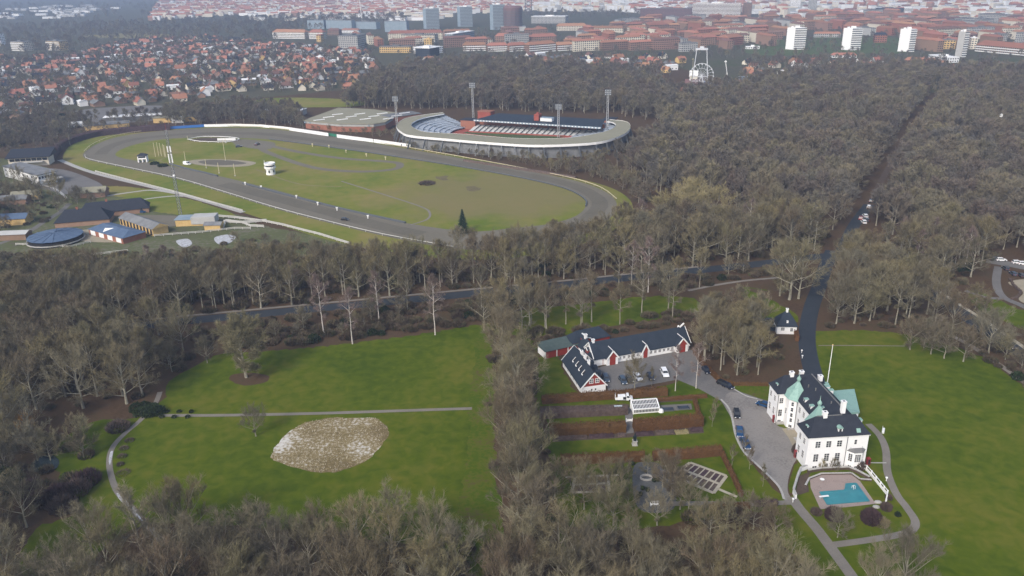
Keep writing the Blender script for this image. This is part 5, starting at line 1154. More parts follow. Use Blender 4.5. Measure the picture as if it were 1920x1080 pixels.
# ------------------------------------------------------------------ stadium
sc = thing('stadium', 'oval football stadium with pale roof ring and blue grey seats in the wood', 'stadium', at(960, 250))
so_ = at(960, 250)
def S(pts, z): return [p - so_ for p in P(pts, z)]
ZR = 9.5
OUT = smooth(S([(831, 211), (790, 216), (760, 222), (746, 231), (744, 239), (752, 247), (769, 254), (830, 260), (893, 265.5), (940, 269), (991, 272), (1050, 271.5), (1118, 267), (1152, 259), (1174, 249), (1182, 239), (1178, 230), (1163, 226), (1143, 224.5)], ZR), 4, False)
INN = smooth(S([(833, 213.2), (797, 220), (778, 227), (771, 234), (778, 241), (796, 247), (830, 249.5), (872, 251.5), (910, 255), (955, 258.5), (1010, 260), (1062, 258.5), (1108, 252.5), (1136, 246), (1150, 240), (1155, 235), (1152, 231), (1146, 228.5), (1138, 227.5)], ZR), 4, False)
b = MB(); fz = MB(); uz = MB()
for k in range(len(OUT) - 1):
    a, c, e, f = OUT[k], OUT[k + 1], INN[k + 1], INN[k]
    b.face([a, c, e, f]); dn = Vector((0, 0, -.6)); uz.face([f + dn, e + dn, c + dn, a + dn])
    fz.face([a + Vector((0, 0, -1.4)), c + Vector((0, 0, -1.4)), c + Vector((0, 0, .25)), a + Vector((0, 0, .25))])
    fz.face([e + Vector((0, 0, -.8)), f + Vector((0, 0, -.8)), f + Vector((0, 0, .1)), e + Vector((0, 0, .1))])
b.build('ring_roof', M['tan'], sc); uz.build('ring_soffit', M['concrete'], sc); fz.build('fascia', M['whitep'], sc)
w = MB()
for k in range(len(OUT) - 1):
    a, c = OUT[k] * 1, OUT[k + 1] * 1; ce = Vector((3, 0, 0))
    a0 = Vector((a.x * .97, a.y * .97, 0)); c0 = Vector((c.x * .97, c.y * .97, 0))
    w.face([a0, c0, Vector((c0.x, c0.y, ZR - .7)), Vector((a0.x, a0.y, ZR - .7))])
w.build('outer_wall', M['grey'], sc)
for k in range(2, len(OUT) - 2, 2):
    a = OUT[k]; nrm = Vector((a.x, a.y, 0)).normalized()
    p = MB(); p.beam(Vector((a.x, a.y, .0)) - nrm * .4 + nrm * 3.2, Vector((a.x, a.y, ZR - 1.2)) - nrm * .6, .6, .9); p.build('buttress', M['dmetal'], sc)
# seat tiers under the ring
tiers = MB(); aisles = MB(); n = 9
F0 = Vector((2, 2, 0))
for k in range(len(INN) - 1):
    A_, B_ = OUT[k] * .97, OUT[k + 1] * .97; C_, D_ = INN[k], INN[k + 1]
    f = .62
    for r_ in range(n):
        t0, t1 = r_ / n, (r_ + 1) / n
        def pos(o_, i_, t): lo = Vector((i_.x * f, i_.y * f, 0)); hi = Vector((o_.x, o_.y, 0)); return hi.lerp(lo, t)
        z = ZR - 2.2 - (ZR - 3.2) * t0; z1 = ZR - 2.2 - (ZR - 3.2) * t1
        p0, p1, p2, p3 = pos(A_, C_, t0), pos(B_, D_, t0), pos(B_, D_, t1), pos(A_, C_, t1)
        for p in (p0, p1, p2, p3): p.z = z
        tiers.face([p0, p1, p2, p3]); q2, q3 = p2.copy(), p3.copy(); q2.z = q3.z = z1; tiers.face([p3, p2, q2, q3])
    if k % 5 == 2:
        a0, a1 = pos(A_, C_, 0), pos(A_, C_, 1); a0.z, a1.z = ZR - 2.1, 1.3; aisles.beam(a0, a1, 1.0, .5)
tiers.build('seat_tier', M['seat'], sc); aisles.build('aisle', M['dmetal'], sc)
# field and running track (they lie on the ground)
FLD = P([(880, 250), (1010, 260), (1062, 253), (985, 243), (930, 239)])
sheet('stadium_field', P([(790, 246), (830, 252), (900, 262), (1000, 266), (1090, 262), (1140, 248), (1120, 244), (1010, 240), (900, 234), (840, 232), (800, 238)]), .10, 'athred', n=3)
sheet('football_pitch', P([(868, 249.5), (1010, 265), (1060, 257), (1016, 252.5), (885, 244.5)]), .14, 'pitch', sm=False)
# main stand on the far side
def SV(px, py, z): return at(px, py, z) - so_
ms = thing('main_stand', 'main grandstand with white seats and dark roof on the far side of the pitch', 'grandstand', so_)
fl, fr_, bl, br = SV(878, 246, .8), SV(1120, 257.5, .8), SV(893, 233.5, 3.4), SV(1132, 246, 3.4)
b = MB(); ais = MB(); n = 10
for r_ in range(n):
    p0, p1 = fl.lerp(bl, r_ / n), fr_.lerp(br, r_ / n); q0, q1 = fl.lerp(bl, (r_ + 1) / n), fr_.lerp(br, (r_ + 1) / n)
    p0, p1, q0, q1 = [v.copy() for v in (p0, p1, q0, q1)]; z = p0.z; q0.z = q1.z = z
    b.face([p0, p1, q1, q0]); u0, u1 = q0.copy(), q1.copy(); u0.z = u1.z = z + 2.6 / n; b.face([q0, q1, u1, u0])
b.build('seat_tier', M['seatw'], ms)
for k in range(1, 24):
    p0, q0 = fl.lerp(fr_, k / 24), bl.lerp(br, k / 24); ais.beam(p0 + Vector((0, 0, .3)), q0 + Vector((0, 0, .3)), .7, .3)
ais.build('aisle', M['dmetal'], ms)
b = MB(); b.beam(fl + Vector((0, -.3, -.4)), fr_ + Vector((0, -.3, -.4)), .5, 1.4); b.build('front_wall', M['athred'], ms)
ZT = 8.6
r0, r1, r2, r3 = SV(888, 225, ZT), SV(1127, 239.5, ZT), SV(1134, 224, ZT + 2), SV(935, 212, ZT + 2)
b = MB(); b.face([r0, r1, r2, r3]); dn = Vector((0, 0, -.7)); b.face([r3 + dn, r2 + dn, r1 + dn, r0 + dn]); b.face([r1 + dn, r2 + dn, r2, r1]); b.face([r3 + dn, r0 + dn, r0, r3]); b.face([r2 + dn, r3 + dn, r3, r2]); b.build('roof', M['slateb'], ms)
b = MB(); b.beam(r0 + Vector((0, -.3, -.2)), r1 + Vector((0, -.3, -.2)), .5, 1.2); b.build('fascia', M['bluegrey'], ms)
nf = 40
b = MB()
for k in range(nf): b.beam(r0.lerp(r1, (k + .2) / nf) + Vector((0, -.6, -.2)), r0.lerp(r1, (k + .6) / nf) + Vector((0, -.6, -.2)), .1, .7)
b.build('fascia_sign', M['whitep'], ms)
for k in range(12):
    p = r0.lerp(r1, (k + .5) / 12); q = r3.lerp(r2, (k + .5) / 12).lerp(p, .45); bb = MB(); bb.box(q.x - .3, q.y - .3, 2.5, q.x + .3, q.y + .3, ZT + .5); bb.build('column', M['dmetal'], ms)
b = MB(); w0, w1 = bl + Vector((1, 3, 0)), br + Vector((1, 3, 0)); b.beam(Vector((w0.x, w0.y, 4)), Vector((w1.x, w1.y, 4)), 1, 8); b.build('back_wall', M['brick'], ms)
def blk(name, label, px, py, L, D_, h, m, rm, rz, z0=0):
    t = thing(name, label, 'building', at(px, py, z0) - Vector((0, 0, z0)), rz); b = MB(); b.box(0, 0, 0, L, D_, h); b.build('wall', M[m], t); b = MB(); b.box(-.3, -.3, h, L + .3, D_ + .3, h + .5); b.build('roof', M[rm], t); return t
ra = math.atan2((r1 - r0).y, (r1 - r0).x)
blk('brick_block', 'red brick block at the left end of the main stand', 864, 241.5, 13, 10, 7.0, 'brick', 'slate', ra)
blk('brick_block', 'orange red building behind the left end of the main stand', 896, 226, 12, 8, 7.5, 'athred', 'brick', ra)
blk('brick_block', 'red brick tower at the right end of the main stand', 1127, 246, 9, 14, 8.5, 'brick', 'slate', ra)
for nm, lab, px, py, L_, D2, h_, m1, m2 in (('brick_block', 'red gabled turret on the main stand roof', 1001, 226, 4, 6, 4.5, 'athred', 'athred'), ('tv_box', 'small white box on the roof of the main stand', 1013, 227, 9.5, 5, 2.6, 'whitep', 'bluegrey')):
    p = at(px, py, 9.6); t = thing(nm, lab, 'building', p, ra); b = MB(); b.box(0, 0, 0, L_, D2, h_); b.build('wall', M[m1], t); b = MB(); b.hip(-.3, -.3, L_ + .3, D2 + .3, h_, h_ + (1.6 if L_ < 5 else .3), mi=0); b.build('roof', M[m2], t)
# flood light masts
for px, py, ty, lab in ((745, 243, 183, 'floodlight mast furthest left beside the red hall'), (888, 238, 158, 'tallest floodlight mast at the left end of the main stand'), (1047, 258, 198, 'wide floodlight mast in the middle of the front stand'), (1138, 254, 171, 'floodlight mast at the right end of the stadium')):
    p = at(px, py); h = 5.0
    while h < 60:
        d = p + Vector((0, 0, h - CAM_H))
        if 540 - F_PX * d.dot(UP) / d.dot(FW) < ty + 4: break
        h += .3
    t = thing('floodlight_mast', lab, 'floodlight', p, R(-6)); b = MB(); b.tube([(-.7, 0, 0), (-.5, 0, h)], .26, 5); b.tube([(.7, 0, 0), (.5, 0, h)], .26, 5)
    for k in range(14): z = h * k / 14; b.beam((-.65, 0, z), (.65, 0, z + h / 14), .14, .14)
    b.build('mast', M['metal'], t); b = MB(); b.box(-2.4, -.3, h - 1.5, 2.4, .3, h + 2.8); b.build('lamp_frame', M['dmetal'], t)
    for i in range(4):
        for j in range(3): b = MB(); b.tube([(-1.8 + i * 1.2, -.3, h - .8 + j * 1.4), (-1.8 + i * 1.2, -.6, h - .9 + j * 1.4)], .45, 8); b.build('lamp', M['flood'], t)
# red hall left of the stadium
hq = P([(572, 226), (636, 232), (700, 232.5), (722, 229), (742, 217), (742, 212), (700, 206), (636, 203)], 6.5)
ho = Vector((hq[0].x, hq[0].y, 0)); hall = thing('sports_hall', 'big low sports hall with red brick walls left of the stadium', 'hall', ho)
pl_ = [Vector((p.x - ho.x, p.y - ho.y, 0)) for p in hq]
b = MB(); b.prism([p * 1 for p in pl_], 0, 4.4); b.build('wall', M['brick'], hall); ce = sum(pl_, Vector((0, 0, 0))) / len(pl_)
b = MB(); b.prism([ce + (p - ce) * 1.01 for p in pl_], 4.4, 6.3, bottom=False); b.build('window_band', M['concrete'], hall)
b = MB(); b.prism([ce + (p - ce) * 1.03 for p in pl_], 6.3, 6.9); b.build('roof', M['tan'], hall)
for k in range(4):
    for j in range(3):
        a = ce + Vector((-38 + k * 19 + j * 5, -16 + j * 13, 7.15)); b = MB(); b.beam(a, a + Vector((8, 5, 0)), 1.2, .5); b.build('roof_light', M['whitep'], hall)
for k in range(26):
    a = ce + (pl_[0].lerp(pl_[2], k / 26) - ce) * 1.014; c = ce + (pl_[0].lerp(pl_[2], (k + .6) / 26) - ce) * 1.014
    if k % 2: continue
    b = MB(); b.beam(a + Vector((0, -1.2, 5.3)), c + Vector((0, -1.2, 5.3)), .2, 1.2); b.build('window', M['bluegrey'], hall)
t = blk('brick_wing', 'long dark red wing between the sports hall and the stadium', 733, 236, 30, 16, 6.5, 'brick', 'grey', R(38))

# ------------------------------------------------------------------ amusement park in the wood
fw_o = at(1313, 176); fw = thing('ferris_wheel', 'white ferris wheel in the amusement park beyond the wood', 'ferris wheel', fw_o, R(-15)); hz, rr = 18.0, 11.5
for y in (-1.3, 1.3):
    b = MB(); N = 20
    for k in range(N):
        a, c = 2 * PI * k / N, 2 * PI * (k + 1) / N; b.beam((rr * math.cos(a), y, hz + rr * math.sin(a)), (rr * math.cos(c), y, hz + rr * math.sin(c)), .24, .24); b.beam((0, y, hz), (rr * math.cos(a), y, hz + rr * math.sin(a)), .12, .12)
        b.beam((rr * .6 * math.cos(a), y, hz + rr * .6 * math.sin(a)), (rr * .6 * math.cos(c), y, hz + rr * .6 * math.sin(c)), .14, .14)
    b.build('rim', M['ride'], fw)
for k in range(20): a = 2 * PI * k / 20; b = MB(); b.lathe([(.4, -1.0), (.65, -.6), (.65, .1), (.2, .5)], n=6); o = b.build('gondola', M['carwhite'], fw); o.location = (rr * math.cos(a), 0, hz + rr * math.sin(a) - .5)
for sx in (-1, 1):
    for y in (-3, 3): b = MB(); b.beam((sx * 6, y, 0), (0, y * .5, hz), .6, .6); b.build('support_leg', M['ride'], fw)
tw = thing('drop_tower', 'white four-legged amusement tower with flat top behind the ferris wheel', 'tower', at(1311, 168), R(-15)); th_ = 39.5
for sx in (-1, 1):
    for sy in (-1, 1): b = MB(); b.beam((sx * 8.5, sy * 4, 0), (sx * 5.0, sy * 2.5, th_), .6, .6); b.build('leg', M['ride'], tw)
b = MB(); b.box(-6.0, -3, th_, 6.0, 3, th_ + 1.6); b.box(-2, -1, th_ + 1.6, 2, 1, th_ + 3.5); b.build('top_platform', M['ride'], tw)
b = MB(); [b.beam((-8 + .35 * k, -3.4, 4.5 * k), (8 - .35 * k, -3.4, 4.5 * k), .5, .5) for k in range(1, 4)]; b.build('cross_brace', M['ride'], tw)
t = thing('swing_ride', 'leaning blue and white ride arm at the foot of the ferris wheel', 'ride', at(1323, 178), R(-10))
for s in (-5, 5): b = MB(); b.beam((s, 0, 0), (s * .3, 0, 13), .9, .9); b.beam((s, -5, 0), (s * .3, 0, 13), .7, .7); b.build('leg', M['bluep'], t)
b = MB(); b.box(-5.5, -3, 0, 5.5, 3, 2.2); b.build('base', M['bluep'], t); b = MB(); b.beam((0, 0, 13), (2, 0, 3), .8, .8); b.box(-2, -2, 2, 6, 2, 4); b.build('arm', M['whitep'], t)
for px, py, ty, lab, m in ((1296, 171, 85, 'brown thin ride tower left of the ferris wheel', 'tan'), (1366, 160, 100, 'thin leaning white ride mast right of the ferris wheel', 'whitep')):
    t = thing('ride_mast', lab, 'mast', at(px, py)); dx = -5 if px > 1350 else 0; b = MB(); hh = 31 if px < 1350 else 24; b.tube([(0, 0, 0), (dx, 0, hh)], [.5, .35], 6); b.build('pole', M[m], t); b = MB(); b.lathe([(1.2, hh), (1.4, hh + .8), (.2, hh + 1.6)], (dx, 0), 8); b.build('head', M[m], t)
for px, py, L, D_, h, hr, wm, rm, lab in ((1284, 168, 14, 10, 6, 4, 'purple', 'purple', 'purple ride pavilion left of the ferris wheel'), (1292, 162, 8, 8, 11, 5, 'cream', 'whitep', 'cream castle tower left of the ferris wheel'), (1385, 158, 44, 9, 7, .2, 'bluegrey', 'bluegrey', 'long pale blue hall right of the amusement park'), (1335, 170, 26, 8, 4, 1.5, 'concrete', 'grey', 'low grey roofed stall row at the foot of the ride mast'), (1240, 172, 18, 8, 4, 1.5, 'concrete', 'tan', 'low stall furthest left in the amusement park'), (1262, 174, 14, 8, 4, 1.5, 'brick', 'tile', 'red stall left of the purple pavilion'), (1300, 183, 16, 7, 4, 1.2, 'concrete', 'grey', 'grey stall nearest in the amusement park'), (1350, 178, 12, 7, 4, 1.2, 'whitep', 'whitep', 'white stall right of the leaning blue ride')):
    simple_house('pavilion', lab, at(px, py), R(-14), L, D_, h, hr, wm, rm, 'pavilion')
t = thing('chimney_stack', 'thin white column standing in the wood on the right', 'column', at(1868, 262)); b = MB(); b.tube([(0, 0, 0), (0, 0, 16)], [.5, .4], 6); b.build('pole', M['whitep'], t); b = MB(); b.lathe([(.5, 16), (1, 16.4), (.9, 18), (.1, 18.4)], n=8); b.build('head', M['whitep'], t)

# ------------------------------------------------------------------ trees: each kind is grown once per variant and then set out
def ray_ell(p, d, c, ax):
    q = [(p[i] - c[i]) / ax[i] for i in range(3)]; e = [d[i] / ax[i] for i in range(3)]
    A = sum(x * x for x in e); B_ = 2 * sum(x * y for x, y in zip(q, e)); C_ = sum(x * x for x in q) - 1
    D_ = B_ * B_ - 4 * A * C_
    return max(.5, (-B_ + math.sqrt(D_)) / (2 * A)) if D_ > 0 else .5

def grow_tree(seed, H, th, cr, n1, n2, n3, n4, tw, up=.35, lead=.75, r0=.35, tl=1.2, droop=0.0, lean=.02):
    """bare broadleaf: trunk, limbs reaching an ellipsoid crown, branches, twigs. Returns (trunk MB, crown MB)"""
    r = random.Random(seed); T = MB(); C_ = MB()
    cz = H * (th + 1) / 2; cen = (0, 0, cz); ax = (cr, cr, H * (1 - th) / 2)
    lx, ly = r.uniform(-lean, lean) * H, r.uniform(-lean, lean) * H
    ht = H * lead; pts = []; n = 6
    for k in range(n + 1):
        t = k / n; pts.append(Vector((lx * t + r.uniform(-.12, .12) * (k > 0), ly * t + r.uniform(-.12, .12) * (k > 0), ht * t)))
    T.tube(pts, [r0 * (1.25 if k == 0 else 1 - .82 * k / n) for k in range(n + 1)], 6, cap=False)
    def along(path, t):
        f = t * (len(path) - 1); i = min(int(f), len(path) - 2); return path[i].lerp(path[i + 1], f - i)
    def tw_(p, d, L, w):
        s = d.cross(Vector((r.uniform(-1, 1), r.uniform(-1, 1), r.uniform(-1, 1))))
        if s.length < 1e-3: return
        s = s.normalized() * (w / 2); C_.face([p - s, p + s, p + d * L])
    def br(p, d, L, rad, lev):
        d = d.normalized(); segs = 3 if lev < 2 else 2; path = [p]; q = p; dd = d
        for k in range(segs):
            dd = (dd + Vector((r.uniform(-.16, .16), r.uniform(-.16, .16), up * .26 - droop * (k / segs)))).normalized(); q = q + dd * (L / segs); path.append(q)
        if lev == 0: T.tube(path, [rad, rad * .75, rad * .5, rad * .22], 4, cap=False)
        elif lev == 1: C_.tube(path, [rad, rad * .6, rad * .25], 3, cap=False) if segs == 2 else C_.tube(path, [rad, rad * .75, rad * .45, rad * .15], 3, cap=False)
        else:
            for a, c in zip(path, path[1:]):
                s = (c - a).cross(Vector((r.uniform(-1, 1), r.uniform(-1, 1), r.uniform(-1, 1)))).normalized() * rad; C_.face([a - s, a + s, c + s * .5, c - s * .5])
        m = (n2, n3, n4)[lev]
        for k in range(m):
            t = .22 + .78 * (k + r.random() * .8) / m; o = along(path, t); a = r.uniform(0, 2 * PI); dv = (along(path, min(1, t + .05)) - along(path, max(0, t - .05))).normalized()
            e1 = dv.cross(Vector((0, 0, 1)) if abs(dv.z) < .9 else Vector((1, 0, 0))).normalized(); e2 = dv.cross(e1)
            sp = r.uniform(.55, 1.0); nd = (dv + (e1 * math.cos(a) + e2 * math.sin(a)) * sp + Vector((0, 0, up * .55 - droop * .5))).normalized()
            if lev < 2: 
                l2 = L * r.uniform(.32, .52) * (1.15 - .4 * t)
                if lev == 1: l2 = max(.8, l2)
                br(o, nd, l2, max(.026 + tw * .3, rad * .45), lev + 1)
            else: tw_(o, nd, tl * r.uniform(.6, 1.25), tw * r.uniform(.7, 1.2))
    for k in range(n1):
        t = (k + .5) / n1; z = H * (th * .85 + (lead - th * .85) * t); o = along(pts, min(1, z / ht)); a = k * 2.4 + r.uniform(-.5, .5)
        el = .08 + 1.0 * t + r.uniform(-.15, .15) + up * .35; d = Vector((math.cos(a) * math.cos(el), math.sin(a) * math.cos(el), math.sin(el)))
        L = ray_ell(o, d, cen, ax) * r.uniform(.78, 1.02)
        br(o, d, L, max(.05, r0 * .42 * (1 - .4 * t)), 0)
    br(pts[-1], Vector((lx * .2, ly * .2, 1)), max(1.5, H - ht) * .95, r0 * .25, 0)
    return T, C_

def grow_conifer(seed, H, rad):
    r = random.Random(seed); T = MB(); C_ = MB(); T.tube([(0, 0, 0), (0, 0, H * .95)], [.28, .04], 6)
    n = int(H * 3.2)
    for k in range(n):
        z = H * .08 + H * .9 * k / n; R_ = rad * (1 - (z / H) ** 1.15) * r.uniform(.8, 1.12) + .15; m = 9
        for i in range(m):
            a = 2 * PI * (i + r.random()) / m; d = Vector((math.cos(a), math.sin(a), 0)); s = Vector((-d.y, d.x, 0)); w = .28 + R_ * .22
            p = Vector((0, 0, z)); q = d * R_ + Vector((0, 0, z - R_ * r.uniform(.15, .38)))
            for f in (0.35, .6, .8, 1.0):
                c = p.lerp(q, f); C_.face([c - s * w * (1.15 - f) - d * .5 * f, c + s * w * (1.15 - f) - d * .5 * f, c + d * .45 + Vector((0, 0, r.uniform(-.25, .1)))])
    return T, C_

def grow_shrub(seed, rad, h, N, size, twig=True):
    r = random.Random(seed); b = MB()
    for _ in range(N):
        a = r.uniform(0, 2 * PI); u = r.random() ** .5; z = r.random(); rr = rad * (1 - (2 * z - .75) ** 2 * .45) * (u if r.random() < .4 else r.uniform(.8, 1.05))
        p = Vector((rr * math.cos(a), rr * math.sin(a), h * z * r.uniform(.85, 1.1)))
        if twig:
            d = Vector((p.x * .6, p.y * .6, h * .8)) + Vector((r.uniform(-1, 1), r.uniform(-1, 1), r.uniform(0, 1))) * .5; d.normalize(); s = d.cross(Vector((r.uniform(-1, 1), r.uniform(-1, 1), r.uniform(-1, 1)))).normalized() * size * .16
            b.face([p - s - d * size * .6, p + s - d * size * .6, p + d * size])
        else: leafy(b, [p], r, size)
    return b

PROTO = {}
def proto(kind, makers, tm, cm, birch=False):
    L = []
    for T, C_ in makers:
        full = MB(); full.v = T.v + C_.v; n = len(T.v); full.f = T.f + [tuple(i + n for i in f) for f in C_.f]; full.m = [0] * len(T.f) + [1] * len(C_.f)
        L.append((T.mesh('trunk', M[tm]), C_.mesh('crown', M[cm]), full.mesh(kind, [M[tm], M[cm]])))
    PROTO[kind] = L
# near, broad park and wood-edge trees
proto('beech_tree', [grow_tree(s, 19, .14, 8.6, 12, 8, 8, 8, .044, .22, .68, .42, 1.3) for s in (1, 2, 3)], 'bark', 'twig')
# tall trees of the close stands
proto('wood_tree', [grow_tree(s, 20, .36, 6.0, 12, 8, 7, 8, .044, .34, .85, .27, 1.2) for s in (11, 12, 13, 14)], 'bark', 'twig')
# vase-shaped ash trees with upswept twigs
proto('ash_tree', [grow_tree(s, 18, .18, 7.8, 12, 8, 8, 8, .044, .42, .55, .34, 1.5) for s in (21, 22, 23)], 'bark', 'twig')
proto('park_tree', [grow_tree(s, 18.5, .12, 7.0, 18, 10, 10, 9, .070, .30, .75, .36, 1.2) for s in (28,)], 'bark', 'lone')
proto('birch_tree', [grow_tree(s, 19, .34, 3.4, 13, 6, 6, 6, .045, .25, .95, .20, 1.0, .15) for s in (31, 32)], 'birchbark', 'birchtwig')
proto('willow_tree', [grow_tree(s, 16, .10, 9.0, 11, 8, 8, 9, .065, .25, .6, .4, 1.4) for s in (41, 42)], 'bark', 'willow')
proto('small_tree', [grow_tree(s, 9, .15, 4.6, 11, 7, 7, 6, .045, .3, .6, .16, .9) for s in (51, 52)], 'bark', 'twig')
proto('sapling', [grow_tree(s, 6, .25, 1.5, 7, 4, 4, 5, .04, .6, .9, .07, .6) for s in (61,)], 'bark', 'twig')
proto('fir_tree', [grow_conifer(s, 14, 4.8) for s in (71,)], 'bark', 'needle')
# far wood: the same growth with fewer, broader twigs
proto('forest_tree', [grow_tree(s, h, th, c, 10, 7, 6, 7, .14, .28, .75, .30, 1.6) for s, h, th, c in ((81, 17, .18, 7.6), (82, 18.5, .24, 6.8), (83, 15.5, .16, 8.2), (84, 19.5, .3, 6.4), (85, 17.5, .2, 7.2))], 'bark', 'twigf')
TREES = []      # (kind, x, y, scale, label, group, forced)
EXCL = [(ROAD_M, 5.0), (DRIVE, 4.6), (ROAD_S, 2.5), (AVENUE, 7.6), (CURVE, 2.2)]
def free(x, y, m=0):
    return all(dist_path(x, y, p) > w + m for p, w in EXCL)
def wood(pxpoly, sp, kinds, label, group, sc=(.85, 1.15), keep=1.0, excl=True):
    poly = P(pxpoly); xs = [p.x for p in poly]; ys = [p.y for p in poly]; y = min(ys)
    while y < max(ys):
        x = min(xs)
        while x < max(xs):
            a, c = x + rnd.uniform(-.42, .42) * sp, y + rnd.uniform(-.42, .42) * sp
            if rnd.random() < keep and inside(a, c, poly) and (not excl or free(a, c)):
                k = rnd.choices([k for k, _ in kinds], [w for _, w in kinds])[0]; TREES.append((k, a, c, rnd.uniform(*sc), label, group, False))
            x += sp
        y += sp
def one(kind, px, py, s, label, group=None):
    p = at(px, py); TREES.append((kind, p.x, p.y, s, label, group, True))

# single trees the photograph sets apart
one('park_tree', 462, 708, 1.12, 'lone broad bare tree with a leaf-covered root plate at the west lawn edge')
one('ash_tree', 480, 818, .52, 'small bare tree standing alone on the lawn left of the unmown oval')
one('birch_tree', 608, 627, 1.15, 'white-stemmed birch between the main road and the lawn, left of three'); one('birch_tree', 661, 645, 1.05, 'leaning birch at the lawn edge, in the middle of three'); one('birch_tree', 816, 628, 1.15, 'tall birch at the lawn edge near the tree row, right of three')
one('birch_tree', 711, 604, 1.0, 'slim birch beside the main road in front of the dark wood'); one('beech_tree', 238, 757, .95, 'large bare tree at the right end of the left stand')
one('fir_tree', 868, 437, .9, 'dark green fir tree standing alone at the edge of the racecourse')
one('ash_tree', 1190, 732, .62, 'bare young tree with leaning stem between the parked cars and the hedge'); one('sapling', 1222, 723, .9, 'staked sapling on the grass below the parked cars')
one('birch_tree', 1266, 733, .75, 'left of two slim stems above the greenhouse beds'); one('birch_tree', 1305, 728, .78, 'right of two slim stems at the lane corner')
one('willow_tree', 1290, 428, 1.35, 'big yellowish crowned tree at the right end of the racecourse'); one('willow_tree', 1338, 420, 1.1, 'smaller yellowish tree right of the big yellowish tree'); one('willow_tree', 1243, 424, 1.05, 'low yellowish tree left of the big yellowish tree')
one('birch_tree', 1215, 548, 1.15, 'tall white birch beside the main road behind the stable range'); one('birch_tree', 1183, 540, 1.0, 'slimmer birch left of the tall white birch behind the stables')
one('beech_tree', 1480, 562, 1.25, 'tall bare tree left of the driveway behind the gatehouse'); one('beech_tree', 1497, 560, 1.15, 'tall forked bare tree closest to the bend of the driveway'); one('wood_tree', 1462, 555, 1.1, 'slim bare tree behind the gatehouse roof')
one('small_tree', 1806, 678, 1.3, 'wide low bare tree with pale trunk at the north edge of the east lawn'); one('small_tree', 1706, 656, 1.2, 'wide low bare tree furthest left at the north edge of the east lawn'); one('small_tree', 1745, 664, 1.35, 'wide low bare tree in the middle of the north edge of the east lawn'); one('ash_tree', 1853, 662, .85, 'bare tree between the road and the woodland path on the right')
one('small_tree', 1770, 672, 1.2, 'low bare tree just left of the pale-trunked one on the east lawn edge'); one('small_tree', 1732, 652, 1.1, 'low bare tree behind the east lawn edge row')
for k, (px, py) in enumerate(((1340, 782), (1372, 873), (1405, 880), (1430, 912), (1335, 800), (1395, 855))):
    one('sapling', px, py, .9, ('slim sapling nearest the lane on the garden lawn', 'slim sapling beside the sloping rust hedge', 'slim sapling in the middle of the garden lawn edge', 'slim sapling nearest the pool on the garden lawn', 'slim sapling just below the lane corner', 'slim sapling by the kerb near the blue saloons')[k])
one('ash_tree', 1690, 1125, .9, 'broad bare tree at the bottom edge on the east lawn'); one('ash_tree', 1640, 1130, .7, 'slim bare tree left of the broad tree at the bottom right'); one('small_tree', 1570, 1008, .75, 'small bare shrub tree in the fork of the service road')
one('beech_tree', 1330, 1150, .95, 'broad bare tree at the bottom edge, left of the service road'); one('beech_tree', 1440, 1165, 1.0, 'spreading bare tree with pale limbs at the bottom edge beside the service road'); one('beech_tree', 1240, 1150, .85, 'round-crowned bare tree at the bottom edge below the garden'); one('ash_tree', 1085, 1110, .95, 'bare tree at the bottom edge below the left parterre')
one('ash_tree', 1095, 918, .48, 'pale twigged small tree above the left parterre'); one('ash_tree', 1165, 922, .5, 'pale twigged small tree between the left parterre and gravel court'); one('ash_tree', 1256, 930, .66, 'pale twigged small tree left of the large parterre'); one('ash_tree', 1275, 955, .5, 'small bare tree at the lower corner of the large parterre'); one('small_tree', 1215, 890, .55, 'brown bushy tree over the gravel court'); one('ash_tree', 1040, 935, .6, 'bare tree left of the left parterre'); one('small_tree', 1120, 968, .75, 'bare tree below the left parterre'); one('small_tree', 1180, 990, .6, 'low bare tree below the gravel court'); one('small_tree', 1320, 990, .8, 'low bare tree below the garden path')
one('willow_tree', 1200, 432, .7, 'low yellowish tree next to the racecourse bend, leftmost of the yellowish trees'); one('willow_tree', 1300, 405, 1.2, 'yellowish tree standing directly behind the big yellowish tree')
for k, (px, py, s) in enumerate(((1070, 910, .42), (1135, 938, .6), (1178, 960, .4), (1242, 912, .5), (1262, 935, .5), (1232, 985, .5), (1290, 962, .5), (1150, 985, .62), (1095, 955, .6))):
    one('ash_tree', px, py, s, 'pale twigged small tree ' + ('at the upper left of the left parterre', 'below the right corner of the left parterre', 'at the lower left of the gravel court', 'at the right edge of the gravel court', 'leaning over the left corner of the large parterre', 'below the white bench of the gravel court', 'beside the garden path below the large parterre', 'on the grass south of the left parterre, right one', 'on the grass south of the left parterre, left one')[k])
for k, (px, py) in enumerate(((1362, 1000), (1412, 992), (1452, 1012), (1330, 1012))): one('small_tree', px, py, .95, 'low spreading tree south of the garden path, ' + ('second from the left', 'third from the left', 'nearest the service road', 'furthest left')[k])
